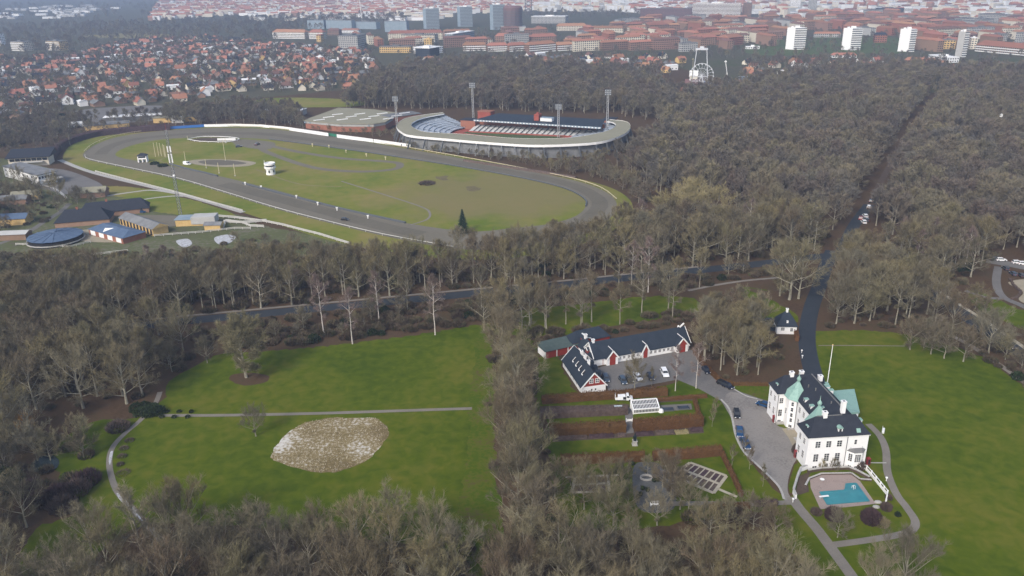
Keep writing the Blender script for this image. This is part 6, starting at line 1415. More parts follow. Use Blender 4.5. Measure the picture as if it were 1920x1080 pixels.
# stands
wood([(935, 655), (960, 650), (975, 690), (982, 760), (1000, 850), (1020, 960), (1030, 1060), (970, 1060), (950, 960), (945, 850), (940, 740)], 6.6, [('beech_tree', 2), ('ash_tree', 3)], 'bare tree in the dense row dividing the west lawn from the garden', 'trees of the row between lawn and garden', (.8, 1.02))
wood([(-120, 625), (60, 612), (180, 640), (285, 672), (290, 752), (200, 765), (60, 772), (-160, 800)], 6.8, [('wood_tree', 3), ('beech_tree', 2)], 'tall bare tree in the stand at the left above the pond', 'trees of the left stand', (.82, 1.08))
wood([(-200, 690 - 40), (300, 605), (300, 660), (100, 640), (-200, 700)], 8, [('wood_tree', 1)], 'tall bare tree in the stand at the left above the pond', 'trees of the left stand', (.82, 1.05))
wood([(255, 665), (345, 640), (405, 650), (385, 690), (320, 705), (290, 690)], 8.5, [('small_tree', 3), ('ash_tree', 1)], 'low bare tree between the left stand and the lone tree', 'low trees by the lawn corner', (.9, 1.2))
wood([(140, 1035), (250, 1005), (420, 1022), (560, 1015), (760, 1030), (880, 1060), (1060, 1070), (1180, 1085), (1260, 1100), (1420, 1120), (1480, 1150), (1520, 1190), (1560, 1300), (900, 1330), (300, 1330), (60, 1180)], 7.8, [('ash_tree', 4), ('beech_tree', 3), ('small_tree', .7)], 'bare tree in the wood along the bottom edge', 'trees along the bottom edge', (.72, .98))
wood([(-260, 900), (40, 955), (70, 1000), (20, 1080), (100, 1200), (-300, 1330)], 8.0, [('ash_tree', 3), ('beech_tree', 2)], 'bare tree in the bottom left corner', 'trees of the bottom left corner', (.7, .95))
wood([(-160, 790), (40, 800), (170, 812), (190, 860), (120, 905), (20, 900), (-200, 930)], 6.5, [('small_tree', 4), ('ash_tree', 1)], 'low bare tree round the pond at the left', 'low trees round the pond', (.8, 1.2), .8)
wood([(-380, 560), (0, 545), (300, 540), (440, 536), (640, 532), (880, 512), (1060, 494), (1130, 470), (1180, 455), (1360, 448), (1450, 410), (1560, 470), (1440, 489), (1310, 502), (1150, 518), (1040, 530), (900, 543), (760, 557), (600, 572), (420, 589), (330, 598), (100, 620), (-300, 665)], 6.4, [('wood_tree', 4), ('beech_tree', 3), ('birch_tree', .5), ('ash_tree', 1)], 'bare tree in the wood between the racecourse and the main road', 'trees between the racecourse and the main road', (.76, 1.06), .94)
wood([(520, 598), (760, 575), (900, 562), (1040, 548), (1310, 518), (1440, 505), (1500, 515), (1400, 530), (1290, 545), (1000, 572), (760, 600), (560, 625)], 8.5, [('wood_tree', 2), ('birch_tree', .7), ('small_tree', 4)], 'bare tree on the strip between the main road and the park lawns', 'trees on the strip south of the main road', (.65, 1.0), .52)
wood([(985, 600), (1080, 608), (1180, 590), (1290, 572), (1300, 590), (1200, 612), (1080, 628), (1000, 640)], 6.5, [('wood_tree', 4), ('birch_tree', 1)], 'slim bare tree behind the stable range', 'slim trees behind the stable range', (.72, .95), .75)
wood([(905, 585), (985, 580), (1000, 615), (960, 640), (905, 635)], 7.5, [('beech_tree', 2), ('small_tree', 1)], 'bare tree at the north end of the tree row', 'trees at the north end of the row', (.75, .95))
wood([(1310, 640), (1360, 620), (1415, 640), (1425, 660), (1432, 705), (1360, 705), (1320, 680)], 4.9, [('wood_tree', 3), ('ash_tree', 1)], 'slim bare tree in the clump between stable yard and mansion', 'trees of the clump by the yard', (.72, .92))
wood([(1552, 520), (1600, 508), (1700, 560), (1800, 612), (1800, 632), (1690, 612), (1552, 612)], 6.3, [('wood_tree', 4), ('ash_tree', 2), ('beech_tree', 1)], 'bare tree in the stand right of the driveway', 'trees of the stand right of the driveway', (.85, 1.08))
wood([(1800, 640), (1925, 728), (2060, 860), (2100, 850), (1960, 720), (1840, 628)], 8, [('small_tree', 3), ('ash_tree', 1)], 'low bare tree between the road and the woodland path', 'low trees between road and woodland path', (.75, 1.1), .95)
wood([(1790, 560), (1850, 600), (1925, 645), (1990, 690), (1990, 670), (1920, 628), (1850, 592), (1800, 550)], 7, [('small_tree', 3)], 'low bare tree above the pale pavement on the right', 'low trees above the pavement', (.7, 1.1), .85)
wood([(1590, 505), (1660, 470), (1740, 455), (1840, 470), (1870, 480), (1800, 540), (1740, 540), (1660, 500)], 7.2, [('wood_tree', 4), ('birch_tree', 1.5), ('beech_tree', 2)], 'bare tree in the wood right of the forest junction', 'trees right of the forest junction', (.82, 1.05))
wood([(500, 625), (640, 612), (780, 598), (790, 606), (640, 628), (520, 640)], 6, [('small_tree', 1)], 'low dark bush tree along the north edge of the west lawn', 'bushes on the north edge of the lawn', (.45, .7), .8)
# the big wood behind: one mass beyond the nearest trees
wood([(1450, 405), (1590, 440), (1870, 470), (2080, 520), (2300, 420), (2300, 150), (1950, 150), (1640, 142), (1540, 152), (1420, 172), (1360, 182), (1260, 190), (1230, 175), (1220, 150), (1000, 135), (900, 130), (760, 138), (690, 165), (655, 195), (640, 203), (742, 205), (820, 205), (900, 205), (1000, 212), (1140, 213), (1225, 228), (1240, 262), (1185, 292), (1150, 312), (1200, 345), (1235, 372), (1360, 385), (1400, 405)], 9.4, [('forest_tree', 1)], 'bare tree in the big wood behind the stadium', 'trees of the big wood', (.78, 1.12))
wood([(760, 280), (900, 298), (1010, 316), (1120, 310), (1150, 285), (1060, 282), (960, 285), (880, 278), (800, 266), (752, 258)], 5.5, [('small_tree', 1)], 'low bare tree in front of the stadium wall', 'low trees in front of the stadium', (.35, .6), .8)
wood([(1020, 319), (1080, 312), (1140, 312), (1190, 338), (1225, 385), (1195, 392), (1178, 366), (1140, 348), (1085, 331)], 6.5, [('small_tree', 3), ('forest_tree', .8)], 'low bare tree between the racecourse bend and the big wood', 'low trees at the racecourse bend', (.5, .85), .8)
wood([(575, 243), (660, 256), (735, 264), (748, 252), (700, 244), (620, 236)], 6.5, [('small_tree', 1)], 'low bare tree in front of the sports hall', 'low trees in front of the sports hall', (.35, .6), .6)
wood([(-80, 218), (60, 212), (150, 212), (165, 232), (100, 262), (0, 280), (-80, 290)], 8, [('small_tree', 2), ('forest_tree', 1)], 'low bare tree on the waste ground left of the far bend', 'trees on the waste ground', (.4, .75), .85)
wood([(318, 238), (420, 233), (510, 235), (580, 243), (566, 226), (560, 212), (480, 205), (330, 212), (310, 225)], 7.5, [('forest_tree', 1)], 'bare tree behind the white boards of the far straight', 'trees behind the far straight', (.55, .8), .85)
wood([(-200, 280), (60, 262), (150, 225), (300, 215), (320, 240), (180, 252), (112, 285), (60, 300), (-200, 330)], 11, [('forest_tree', 2), ('small_tree', 2)], 'bare tree around the far left bend', 'trees round the far left bend', (.4, .75), .8)
wood([(-120, 340), (10, 330), (40, 350), (90, 370), (150, 380), (90, 410), (40, 440), (-60, 455), (-200, 470)], 9, [('small_tree', 3), ('ash_tree', 1)], 'bare tree among the sheds at the left edge', 'trees among the sheds at the left', (.6, 1.0), .6)
wood([(120, 372), (190, 366), (200, 385), (130, 388)], 8, [('small_tree', 1)], 'bushy tree by the tan-roofed barn', 'bushes by the tan-roofed barn', (.5, .75), .8)
wood([(420, 455), (520, 455), (640, 476), (840, 482), (860, 492), (700, 500), (560, 500), (440, 490)], 7.5, [('small_tree', 4)], 'low bare tree at the wood edge below the near straight', 'low trees below the near straight', (.4, .8), .6)
for px, py, s in ((324, 497, .55), (1040, 470, .35)): one('fir_tree', px, py, s, 'dark green fir in the wood edge %s' % ('below the paddocks' if px < 500 else 'near the racecourse bend'))
for px, py, s, lab in ((15, 925, .5, 'dark evergreen tree in the lower left at the pond'),): one('fir_tree', px, py, s, lab)

# nearest trees as individuals, the rest of the woods as one mass
ind = [t for t in TREES if t[6]]; rest = sorted([t for t in TREES if not t[6]], key=lambda t: t[1] ** 2 + t[2] ** 2 + (60 * (t[0] == 'small_tree')) ** 2)
# seen in the frame?
def vis(x, y, z=9):
    d = Vector((x, y, z - CAM_H)); f = d.dot(FW); u, v = 960 + F_PX * d.dot(RT) / f, 540 - F_PX * d.dot(UP) / f
    return -40 < u < 1960 and -20 < v < 1100
cnt = 0; far = []
for t in rest:
    if cnt < 300 - len(ind) and t[0] != 'forest_tree' and vis(t[1], t[2]): ind.append(t); cnt += 1
    else: far.append(t)
ADJ = {'beech_tree': 'broad-crowned', 'wood_tree': 'tall-stemmed', 'ash_tree': 'upswept', 'birch_tree': 'white-stemmed', 'small_tree': 'low bushy'}
for i, (kind, x, y, s, label, group, forced) in enumerate(ind):
    if not forced:
        for w_ in ('low bare ', 'tall bare ', 'slim bare ', 'bare '):
            if label.startswith(w_): label = ADJ[kind] + ' bare ' + label[len(w_):]; break
    L = PROTO[kind]; tm, cm, _f = L[i % len(L)]
    if not forced:
        d_ = Vector((x, y, -CAM_H)); u_ = 960 + F_PX * d_.dot(RT) / d_.dot(FW); w_ = 540 - F_PX * d_.dot(UP) / d_.dot(FW)
        if group == 'trees along the bottom edge': label += ', left of the oval' if u_ < 500 else (', below the oval' if u_ < 800 else (', below the tree row' if u_ < 1060 else ', below the garden'))
        elif group == 'trees of the row between lawn and garden': label = label.replace('dense row dividing the west lawn from the garden', 'row between lawn and garden') + (', at the stables' if w_ < 740 else (', at the hedges' if w_ < 860 else ', at the left parterre'))
        elif group == 'trees of the left stand': label += ', front row' if w_ > 725 else (', middle rows' if w_ > 680 else ', back rows')
    t = thing(kind, label, 'tree', (x, y, 0), rnd.uniform(0, 6.28), group); t.scale = (s * rnd.uniform(.92, 1.08), s * rnd.uniform(.92, 1.08), s)
    put('trunk', tm, t); put('crown', cm, t)

# source shapes of the mass, in a collection of their own that is not part of the scene
pc_ = bpy.data.collections.new('tree_shapes'); order = []
def src(kind):
    for tm, cm, fm in PROTO[kind]:
        o = bpy.data.objects.new('shape_%03d' % len(order), fm); pc_.objects.link(o); order.append(kind)
def mass(name, pts, label, cat):
    """one object: points carrying kind, turn and size, set with tree shapes by geometry nodes"""
    me = bpy.data.meshes.new(name); me.from_pydata([(p[1], p[2], 0) for p in pts], [], [])
    idx = {}
    for i, k in enumerate(order): idx.setdefault(k, []).append(i)
    for nm, ty, vals in (('pick', 'INT', [rnd.choice(idx[p[0]]) for p in pts]), ('turn', 'FLOAT', [rnd.uniform(0, 6.28) for p in pts]), ('size', 'FLOAT', [p[3] for p in pts])):
        me.attributes.new(nm, ty, 'POINT'); me.attributes[nm].data.foreach_set('value', vals)
    o = put(name, me); ng = bpy.data.node_groups.new(name, 'GeometryNodeTree')
    ng.interface.new_socket('Geometry', in_out='INPUT', socket_type='NodeSocketGeometry'); ng.interface.new_socket('Geometry', in_out='OUTPUT', socket_type='NodeSocketGeometry')
    N = ng.nodes; K = ng.links; gi = N.new('NodeGroupInput'); go = N.new('NodeGroupOutput'); ip = N.new('GeometryNodeInstanceOnPoints'); ci = N.new('GeometryNodeCollectionInfo')
    ci.inputs['Collection'].default_value = pc_; ci.inputs['Separate Children'].default_value = True; ci.inputs['Reset Children'].default_value = True
    def at_(n, ty): a = N.new('GeometryNodeInputNamedAttribute'); a.data_type = ty; a.inputs['Name'].default_value = n; return a.outputs['Attribute']
    cx = N.new('ShaderNodeCombineXYZ'); K.new(at_('turn', 'FLOAT'), cx.inputs['Z']) if False else K.new(cx.inputs['Z'], at_('turn', 'FLOAT'))
    K.new(gi.outputs[0], ip.inputs['Points']); K.new(ci.outputs[0], ip.inputs['Instance']); ip.inputs['Pick Instance'].default_value = True
    K.new(at_('pick', 'INT'), ip.inputs['Instance Index']); K.new(cx.outputs[0], ip.inputs['Rotation']); K.new(at_('size', 'FLOAT'), ip.inputs['Scale'])
    K.new(ip.outputs[0], go.inputs[0]); md = o.modifiers.new('set_out', 'NODES'); md.node_group = ng
    return tag(o, label, cat, None, 'stuff')
for k in ('wood_tree', 'beech_tree', 'ash_tree', 'birch_tree', 'small_tree', 'forest_tree'): src(k)
mass('woodland', far, 'bare grey brown winter woodland stretching from the racecourse to the town', 'woodland')

# undergrowth of the woods: brown scrub and brambles
for i in range(3):
    o = bpy.data.objects.new('shape_%03d' % len(order), grow_shrub(900 + i, 2.6, 1.9, 420, .75).mesh('scrub', M['scrub'])); pc_.objects.link(o); order.append('scrub')
UG = []
def scrub(poly, sp, keep=1.0, s0=.6, s1=1.3):
    q = P(poly); xs = [p.x for p in q]; ys = [p.y for p in q]; y = min(ys)
    while y < max(ys):
        x = min(xs)
        while x < max(xs):
            a, c = x + rnd.uniform(-.5, .5) * sp, y + rnd.uniform(-.5, .5) * sp
            if rnd.random() < keep and inside(a, c, q) and free(a, c, 1.2): UG.append(('scrub', a, c, rnd.uniform(s0, s1)))
            x += sp
        y += sp
scrub([(-380, 560), (0, 545), (440, 536), (640, 522), (880, 506), (1090, 492), (1130, 462), (1220, 420), (1320, 410), (1450, 405), (1600, 440), (1870, 475), (1800, 535), (1560, 470), (1440, 489), (1310, 502), (1040, 530), (760, 557), (420, 589), (100, 620), (-300, 665)], 4.8, .7)
scrub([(345, 612), (420, 603), (600, 586), (760, 571), (900, 558), (1040, 545), (1310, 516), (1440, 503), (1490, 512), (1400, 524), (1290, 540), (1090, 562), (980, 575), (905, 606), (830, 615), (700, 632), (560, 646), (440, 656), (400, 660), (350, 640)], 3.6, .7, .5, 1.1)
scrub([(-160, 650), (60, 635), (270, 640), (345, 625), (400, 664), (330, 700), (285, 745), (200, 762), (-160, 800)], 6, .45, .5, 1.0)
scrub([(985, 620), (1080, 618), (1180, 600), (1290, 580), (1300, 600), (1200, 618), (1080, 640), (1000, 650)], 3.2, .7, .5, 1.0)
scrub([(1310, 640), (1360, 615), (1440, 640), (1475, 650), (1440, 705), (1350, 710)], 4.5, .4, .4, .9)
scrub([(1552, 540), (1600, 520), (1700, 565), (1830, 618), (1830, 650), (1690, 616), (1552, 614)], 4.5, .5, .4, 1.0)
scrub([(1800, 640), (1925, 728), (2060, 860), (2100, 850), (1960, 720), (1840, 628)], 3.5, .7, .5, 1.0)
scrub([(140, 1025), (420, 1012), (900, 1030), (1260, 1000), (1300, 962), (1400, 965), (1470, 1010), (1540, 1120), (1560, 1250), (300, 1330), (60, 1180)], 5.5, .55, .5, 1.1)
scrub([(915, 660), (990, 660), (1030, 850), (1050, 1030), (930, 1030), (915, 850)], 5, .5, .4, .9)
scrub([(-160, 790), (170, 815), (185, 880), (130, 950), (40, 960), (-160, 930)], 5, .6, .6, 1.3)
scrub([(-60, 470), (180, 478), (330, 470), (480, 450), (640, 470), (660, 500), (480, 520), (240, 525), (-60, 540)], 4.2, .6, .4, 1.0)
scrub([(-60, 360), (60, 350), (120, 390), (80, 420), (-60, 440)], 4.5, .5, .4, 1.0)
scrub([(-80, 218), (150, 212), (165, 232), (100, 262), (-80, 290)], 6, .6, .6, 1.2)
for i in range(2):
    o = bpy.data.objects.new('shape_%03d' % len(order), grow_shrub(950 + i, 2.2, 2.4, 420, .5, False).mesh('holly', M['evergreen'])); pc_.objects.link(o); order.append('holly')
UG = [('holly',) + u[1:] if rnd.random() < .07 else u for u in UG]
mass('undergrowth', UG, 'brown scrub and brambles under the bare trees and along the road', 'undergrowth')

# shrubs
def shrub(label, px, py, rad, h, m, N=700, size=.5, twig=True, group=None, name='shrub'):
    b = grow_shrub(int(px * 7 + py), rad, h, N, size, twig); t = thing(name, label, 'shrub', at(px, py), 0, group); b.build('leaves' if not twig else 'twigs', M[m], t)
    k = MB(); k.tube([(0, 0, 0), (0, 0, h * .5)], [.12, .05], 5); k.build('stem', M['bark'], t); return t
shrub('dark purple round shrub below the pool, left one', 1562, 972, 2.0, 2.6, 'purpleshrub', 1500, .6); shrub('dark purple round shrub below the pool, right one', 1632, 978, 2.3, 3.0, 'purpleshrub', 1900, .6)
shrub('brown shrub at the foot of the white balustrade', 1661, 955, 1.3, 1.6, 'shrub', 700, .5); shrub('tan shrub below the right purple shrub', 1652, 984, 1.8, 1.6, 'twig', 600, .6); shrub('small dark shrub alone on the grass near the path bend', 1683, 967, .7, .9, 'evergreen', 300, .3, False); shrub('low shrub left of the left purple shrub', 1530, 963, 1.3, 1.2, 'shrub', 500, .5); shrub('dark shrub on the path side of the balustrade', 1666, 936, .9, 1.2, 'shrub', 300, .4)
shrub('dark climbing shrub at the west corner of the front wing', 1490, 849, .9, 2.6, 'shrub', 500, .4); shrub('green shrub at the court corner of the mansion', 1499, 803, .9, 1.8, 'willow', 300, .4); shrub('bare climber on the white front of the mansion, left', 1541, 879, 1.0, 2.6, 'twig', 80, .6); shrub('bare climber on the white front of the mansion, middle', 1564, 879, 1.3, 3.0, 'twig', 110, .7); shrub('bare bush at the east corner of the mansion front', 1614, 880, 1.1, 2.0, 'shrub', 300, .6)
for k, (px, py) in enumerate(((257, 770), (272, 768), (288, 771), (265, 778), (280, 779), (296, 776))): shrub('dark evergreen yew in the clump at the path fork', px, py, 2.2, 2.4, 'evergreen', 700, .4, False, 'yews at the path fork', 'yew')
for k, (px, py) in enumerate(((313, 773), (336, 773), (359, 773), (304, 783), (327, 783), (352, 783))): shrub('small clipped ball %s the lawn path' % ('above' if k < 3 else 'below'), px, py, .75, .8, 'evergreen', 200, .25, False, 'clipped balls beside the lawn path', 'topiary')
for k, (px, py, r_) in enumerate(((243, 827, 1.3), (232, 842, 1.3), (229, 857, 1.3), (226, 872, 1.0), (231, 888, 1.9))): shrub(('first', 'second', 'third', 'fourth', 'last and biggest')[k] + ' dark low bush along the right side of the curved path', px, py, r_, .8, 'shrub', 300, .3, True, None)
shrub('broad brown bush left of the curved path top', 222, 805, 3.2, 2.4, 'shrub', 900, .7); shrub('orange-leaved bush at the left edge above the pond', 48, 800, 2.6, 4.2, 'orange', 700, .5, True); shrub('yellowish bush at the far left above the pond', 8, 815, 2.6, 3.2, 'willow', 600, .5)
shrub('big dark evergreen bush left of the pond', 14, 912, 4.2, 4.6, 'evergreen', 1500, .6, False)
for k, (px, py) in enumerate(((80, 945), (110, 935), (145, 925), (165, 905), (120, 955), (60, 925))): shrub('dark brown bush in the thicket below the pond', px, py, 3.4, 3.4, 'purpleshrub' if k % 2 else 'shrub', 1100, .7, True, 'dark bushes below the pond')
for k in range(40):
    t_ = k / 39; pa = smooth(P([(96, 300), (118, 276), (170, 258), (230, 250), (320, 243)]), 8, False); i = int(t_ * (len(pa) - 2)); p = pa[i]
    if k == 0: hp_ = pa
hedge('tall dark purple hedge round the far left bend of the racecourse', res(hp_, 6), 5, 5.0, 'purpleshrub', None, 2.2)
hedge('thin dark hedge along the foot of the stadium wood', P([(870, 302), (1000, 322), (1080, 335)]), 2, 1.5, 'shrub', None, 2)
shrub('clump of dark reeds in the dry grass of the infield', 800, 345, 5, 1.6, 'shrub', 500, .9); shrub('green bushes on the infield behind the white hut', 290, 308, 3, 1.6, 'evergreen', 400, .7, False); shrub('green bush just left of the radio mast', 306, 312, 3.4, 1.6, 'evergreen', 400, .7, False)
# dead straw standing on the unmown oval
b = MB(); r = random.Random(5); xs = [p.x for p in OVAL]; ys = [p.y for p in OVAL]; n = 0
while n < 2600:
    x, y = r.uniform(min(xs), max(xs)), r.uniform(min(ys), max(ys))
    if inside(x, y, OVAL):
        n += 1; a = r.uniform(0, 6.28); l = r.uniform(.25, .6); s = .05; b.face([(x - s * math.sin(a), y + s * math.cos(a), .03), (x + s * math.sin(a), y - s * math.cos(a), .03), (x + l * math.cos(a) * .9, y + l * math.sin(a) * .9, .04 + l * r.uniform(.2, .7))])
o = b.build('dead_straw', M['straw']); tag(o, 'bleached dead straw on the unmown oval', 'dry grass', None, 'stuff')

# ------------------------------------------------------------------ the suburb and the town
def house_mesh(L, Wd, h, hr, wm, rm):
    w = MB(); w.box(-L / 2, -Wd / 2, -.1, L / 2, Wd / 2, h); w.face([(-L / 2, Wd / 2, h), (-L / 2, -Wd / 2, h), (-L / 2, 0, h + hr)]); w.face([(L / 2, -Wd / 2, h), (L / 2, Wd / 2, h), (L / 2, 0, h + hr)])
    r = MB(); o = .5; k = hr / (Wd / 2) * o
    r.face([(-L / 2 - o, -Wd / 2 - o, h - k), (L / 2 + o, -Wd / 2 - o, h - k), (L / 2 + o, 0, h + hr + .1), (-L / 2 - o, 0, h + hr + .1)]); r.face([(L / 2 + o, Wd / 2 + o, h - k), (-L / 2 - o, Wd / 2 + o, h - k), (-L / 2 - o, 0, h + hr + .1), (L / 2 + o, 0, h + hr + .1)])
    c = MB(); c.box(-.5, -.5, h + hr * .6, .5, .5, h + hr + 1.2)
    g_ = MB()
    for i in range(3):
        x = -L / 2 + (i + .5) * L / 3; g_.box(x - .7, -Wd / 2 - .06, 1.0, x + .7, -Wd / 2, 2.3); g_.box(x - .7, Wd / 2, 1.0, x + .7, Wd / 2 + .06, 2.3)
    return dict(wall=(w, wm), roof=(r, rm), chimney=(c, 'brick'), windows=(g_, 'glass'))
HK = []
for (L, Wd, h, hr, wm, rm, txt) in ((12, 8, 3.2, 3.6, 'cream', 'tile', 'pale house with red tiled gable roof'), (11, 8, 3.4, 3.6, 'brickb', 'tile', 'brick house with orange red tiled roof'), (13, 8, 3, 3.2, 'white', 'tiled', 'white house with dark red roof'), (12, 8.5, 5.2, 3.4, 'white', 'tile', 'two-storey white house with red roof'), (14, 8, 2.8, 2.2, 'brickb', 'grey', 'brick bungalow with grey roof'), (12, 8, 3.2, 3.4, 'cream', 'slate', 'pale house with dark slate roof'), (13, 9, 5.0, .8, 'white', 'whitep', 'white flat-roofed house'), (11, 8, 4.6, 3.2, 'yellow', 'tile', 'yellow house with red roof')):
    d = house_mesh(L, Wd, h, hr, wm, rm); HK.append((dict((k, (v[0].mesh('house_' + k, M[v[1]]), v[0], v[1])) for k, v in d.items()), txt))
HW = [3.2, 3.2, 3, 1.3, 4, 4.5, 1.8, .7]
BLD = []    # footprints to keep trees and houses apart
def scatter(poly, sp, keep=1.0, jit=.35):
    poly = P(poly); xs = [p.x for p in poly]; ys = [p.y for p in poly]; out = []; y = min(ys)
    while y < max(ys):
        x = min(xs) + rnd.uniform(0, sp)
        while x < max(xs):
            a, c = x + rnd.uniform(-jit, jit) * sp, y + rnd.uniform(-jit, jit) * sp
            if inside(a, c, poly) and rnd.random() < keep: out.append((a, c))
            x += sp
        y += sp
    return out
SUB = [([(-700, 230), (60, 222), (130, 200), (300, 196), (420, 176), (560, 172), (640, 172), (690, 150), (720, 122), (690, 100), (560, 88), (380, 70), (240, 78), (120, 108), (-200, 112), (-900, 140)], 22, .85, 'in the suburb left of the stadium'),
       ([(760, 126), (820, 110), (1000, 104), (1240, 108), (1290, 120), (1270, 140), (1230, 152), (1180, 132), (1000, 124), (860, 122)], 24, .7, 'at the wood edge below the brick blocks'),
       ([(1380, 165), (1400, 118), (1500, 112), (1700, 118), (1960, 128), (1960, 142), (1800, 140), (1600, 142), (1520, 146), (1440, 166)], 26, .75, 'at the wood edge below the white towers')]
HS = []
for poly, sp, kp, where in SUB:
    for x, y in scatter(poly, sp, kp): HS.append((x, y, where))
HS = [h for h in HS]
HS.sort(key=lambda h: (not vis(h[0], h[1], 3), h[0] ** 2 + h[1] ** 2))
grp = {}
rest_h = MB(); rmats = []; ridx = {}
for i, (x, y, where) in enumerate(HS):
    k = rnd.choices(range(len(HK)), HW)[0]; d, txt = HK[k]; rz = rnd.choice((0, PI / 2)) + rnd.uniform(-.3, .3) + .5; s = rnd.uniform(.85, 1.2)
    if i < 300 and vis(x, y, 3):
        t = thing('house', txt + ' ' + where, 'house', (x, y, 0), rz, txt + 's ' + where); t.scale = (s, s * rnd.uniform(.9, 1.1), s)
        for nm, (me, _, _) in d.items():
            o = put(nm, me, t)
            if nm == 'windows': o['kind'] = 'stuff'
    else:
        c, sn = math.cos(rz) * s, math.sin(rz) * s
        for nm, (_, mb, mm) in d.items():
            if nm in ('chimney', 'windows'): continue
            if mm not in ridx: ridx[mm] = len(rmats); rmats.append(M[mm])
            n0 = len(rest_h.v); rest_h.v.extend([(x + c * a - sn * q, y + sn * a + c * q, z * s) for a, q, z in mb.v]); rest_h.f.extend([tuple(n0 + j for j in f) for f in mb.f]); rest_h.m.extend([ridx[mm]] * len(mb.f))
def addstuff(x, y, L, Wd, h, hr, wm, rm, rz):
    b = MB(); b.box(-L / 2, -Wd / 2, 0, L / 2, Wd / 2, h, 0)
    if hr > 0: b.hip(-L / 2 - .3, -Wd / 2 - .3, L / 2 + .3, Wd / 2 + .3, h, h + hr, 0, 0, mi=1)
    else: b.box(-L / 2 - .2, -Wd / 2 - .2, h, L / 2 + .2, Wd / 2 + .2, h + .4, 1)
    for mm in (wm, rm):
        if mm not in ridx: ridx[mm] = len(rmats); rmats.append(M[mm])
    c, sn = math.cos(rz), math.sin(rz); n0 = len(rest_h.v); rest_h.v.extend([(x + c * a - sn * q, y + sn * a + c * q, z) for a, q, z in b.v]); rest_h.f.extend([tuple(n0 + j for j in f) for f in b.f]); rest_h.m.extend([ridx[wm] if m_ == 0 else ridx[rm] for m_ in b.m])

# town blocks: real buildings with storeys
def block(label, x, y, rz, L, Wd, fl, wm, rm, hr=4.0, group=None, name='apartment_block', cat='apartment block', balc=None, dens=3.2, fh=3.0, glass='glass'):
    """anchored at the middle of its front foot; x axis along the front"""
    t = thing(name, label, cat, (x, y, 0), rz, group); h = fl * fh
    b = MB(); b.box(-L / 2, 0, -.2, L / 2, Wd, h); b.build('wall', M[wm], t)
    b = MB()
    if hr > .6: b.hip(-L / 2 - .5, -.5, L / 2 + .5, Wd + .5, h, h + hr, min(hr, L * .3), min(hr, L * .3), mi=0)
    else: b.box(-L / 2 - .2, -.2, h, L / 2 + .2, Wd + .2, h + .7); b.box(-L * .12, Wd * .3, h + .7, L * .12, Wd * .7, h + 2.6)
    b.build('roof', M[rm], t)
    g_ = MB(); n = max(2, int(L / dens)); m_ = max(1, int(Wd / dens))
    for f in range(fl):
        z = f * fh + 1.0
        for k in range(n):
            xx = -L / 2 + (k + .5) * L / n; hw = L / n * .3; g_.box(xx - hw, -.08, z, xx + hw, .02, z + fh * .5)
        for k in range(m_):
            yy = (k + .5) * Wd / m_; hw = Wd / m_ * .28
            for sx in (-1, 1): g_.box(sx * L / 2 - .08, yy - hw, z, sx * L / 2 + .08, yy + hw, z + fh * .5)
    o = g_.build('windows', M[glass], t); o['kind'] = 'stuff'
    if balc:
        q = MB()
        for f in range(fl): z = f * fh + .2; q.box(-L / 2 + .5, -1.3, z, L / 2 - .5, -.1, z + 1.15)
        o = q.build('balconies', M[balc], t); o['kind'] = 'stuff'
    if hr > .6 and L > 25:
        for k in range(int(L / 14)): xx = -L / 2 + 7 + k * 14; b = MB(); b.box(xx - .6, Wd / 2 - .6, h + hr * .7, xx + .6, Wd / 2 + .6, h + hr + 1.4); b.build('chimney', M['brickb'], t)
    BLD.append((x, y, max(L, Wd) / 2)); return t
def heading(p, q): return math.atan2(q.y - p.y, q.x - p.x)
def pblock(label, px0, py0, px1, py1, pty, Wd, wm, rm, hr=4.0, fh=3.0, **kw):
    """front foot from pixel to pixel; storeys from the height seen"""
    a, c = at(px0, py0), at(px1, py1); m_ = (a + c) / 2; h = 4.0
    pyt = pty
    while h < 120:
        d = m_ + Vector((0, 0, h - CAM_H))
        if 540 - F_PX * d.dot(UP) / d.dot(FW) < pyt: break
        h += .5
    fl = max(1, round((h - (hr if hr > .6 else 0)) / fh)); return block(label, m_.x, m_.y, heading(a, c), (c - a).length, Wd, fl, wm, rm, hr, fh=fh, **kw)
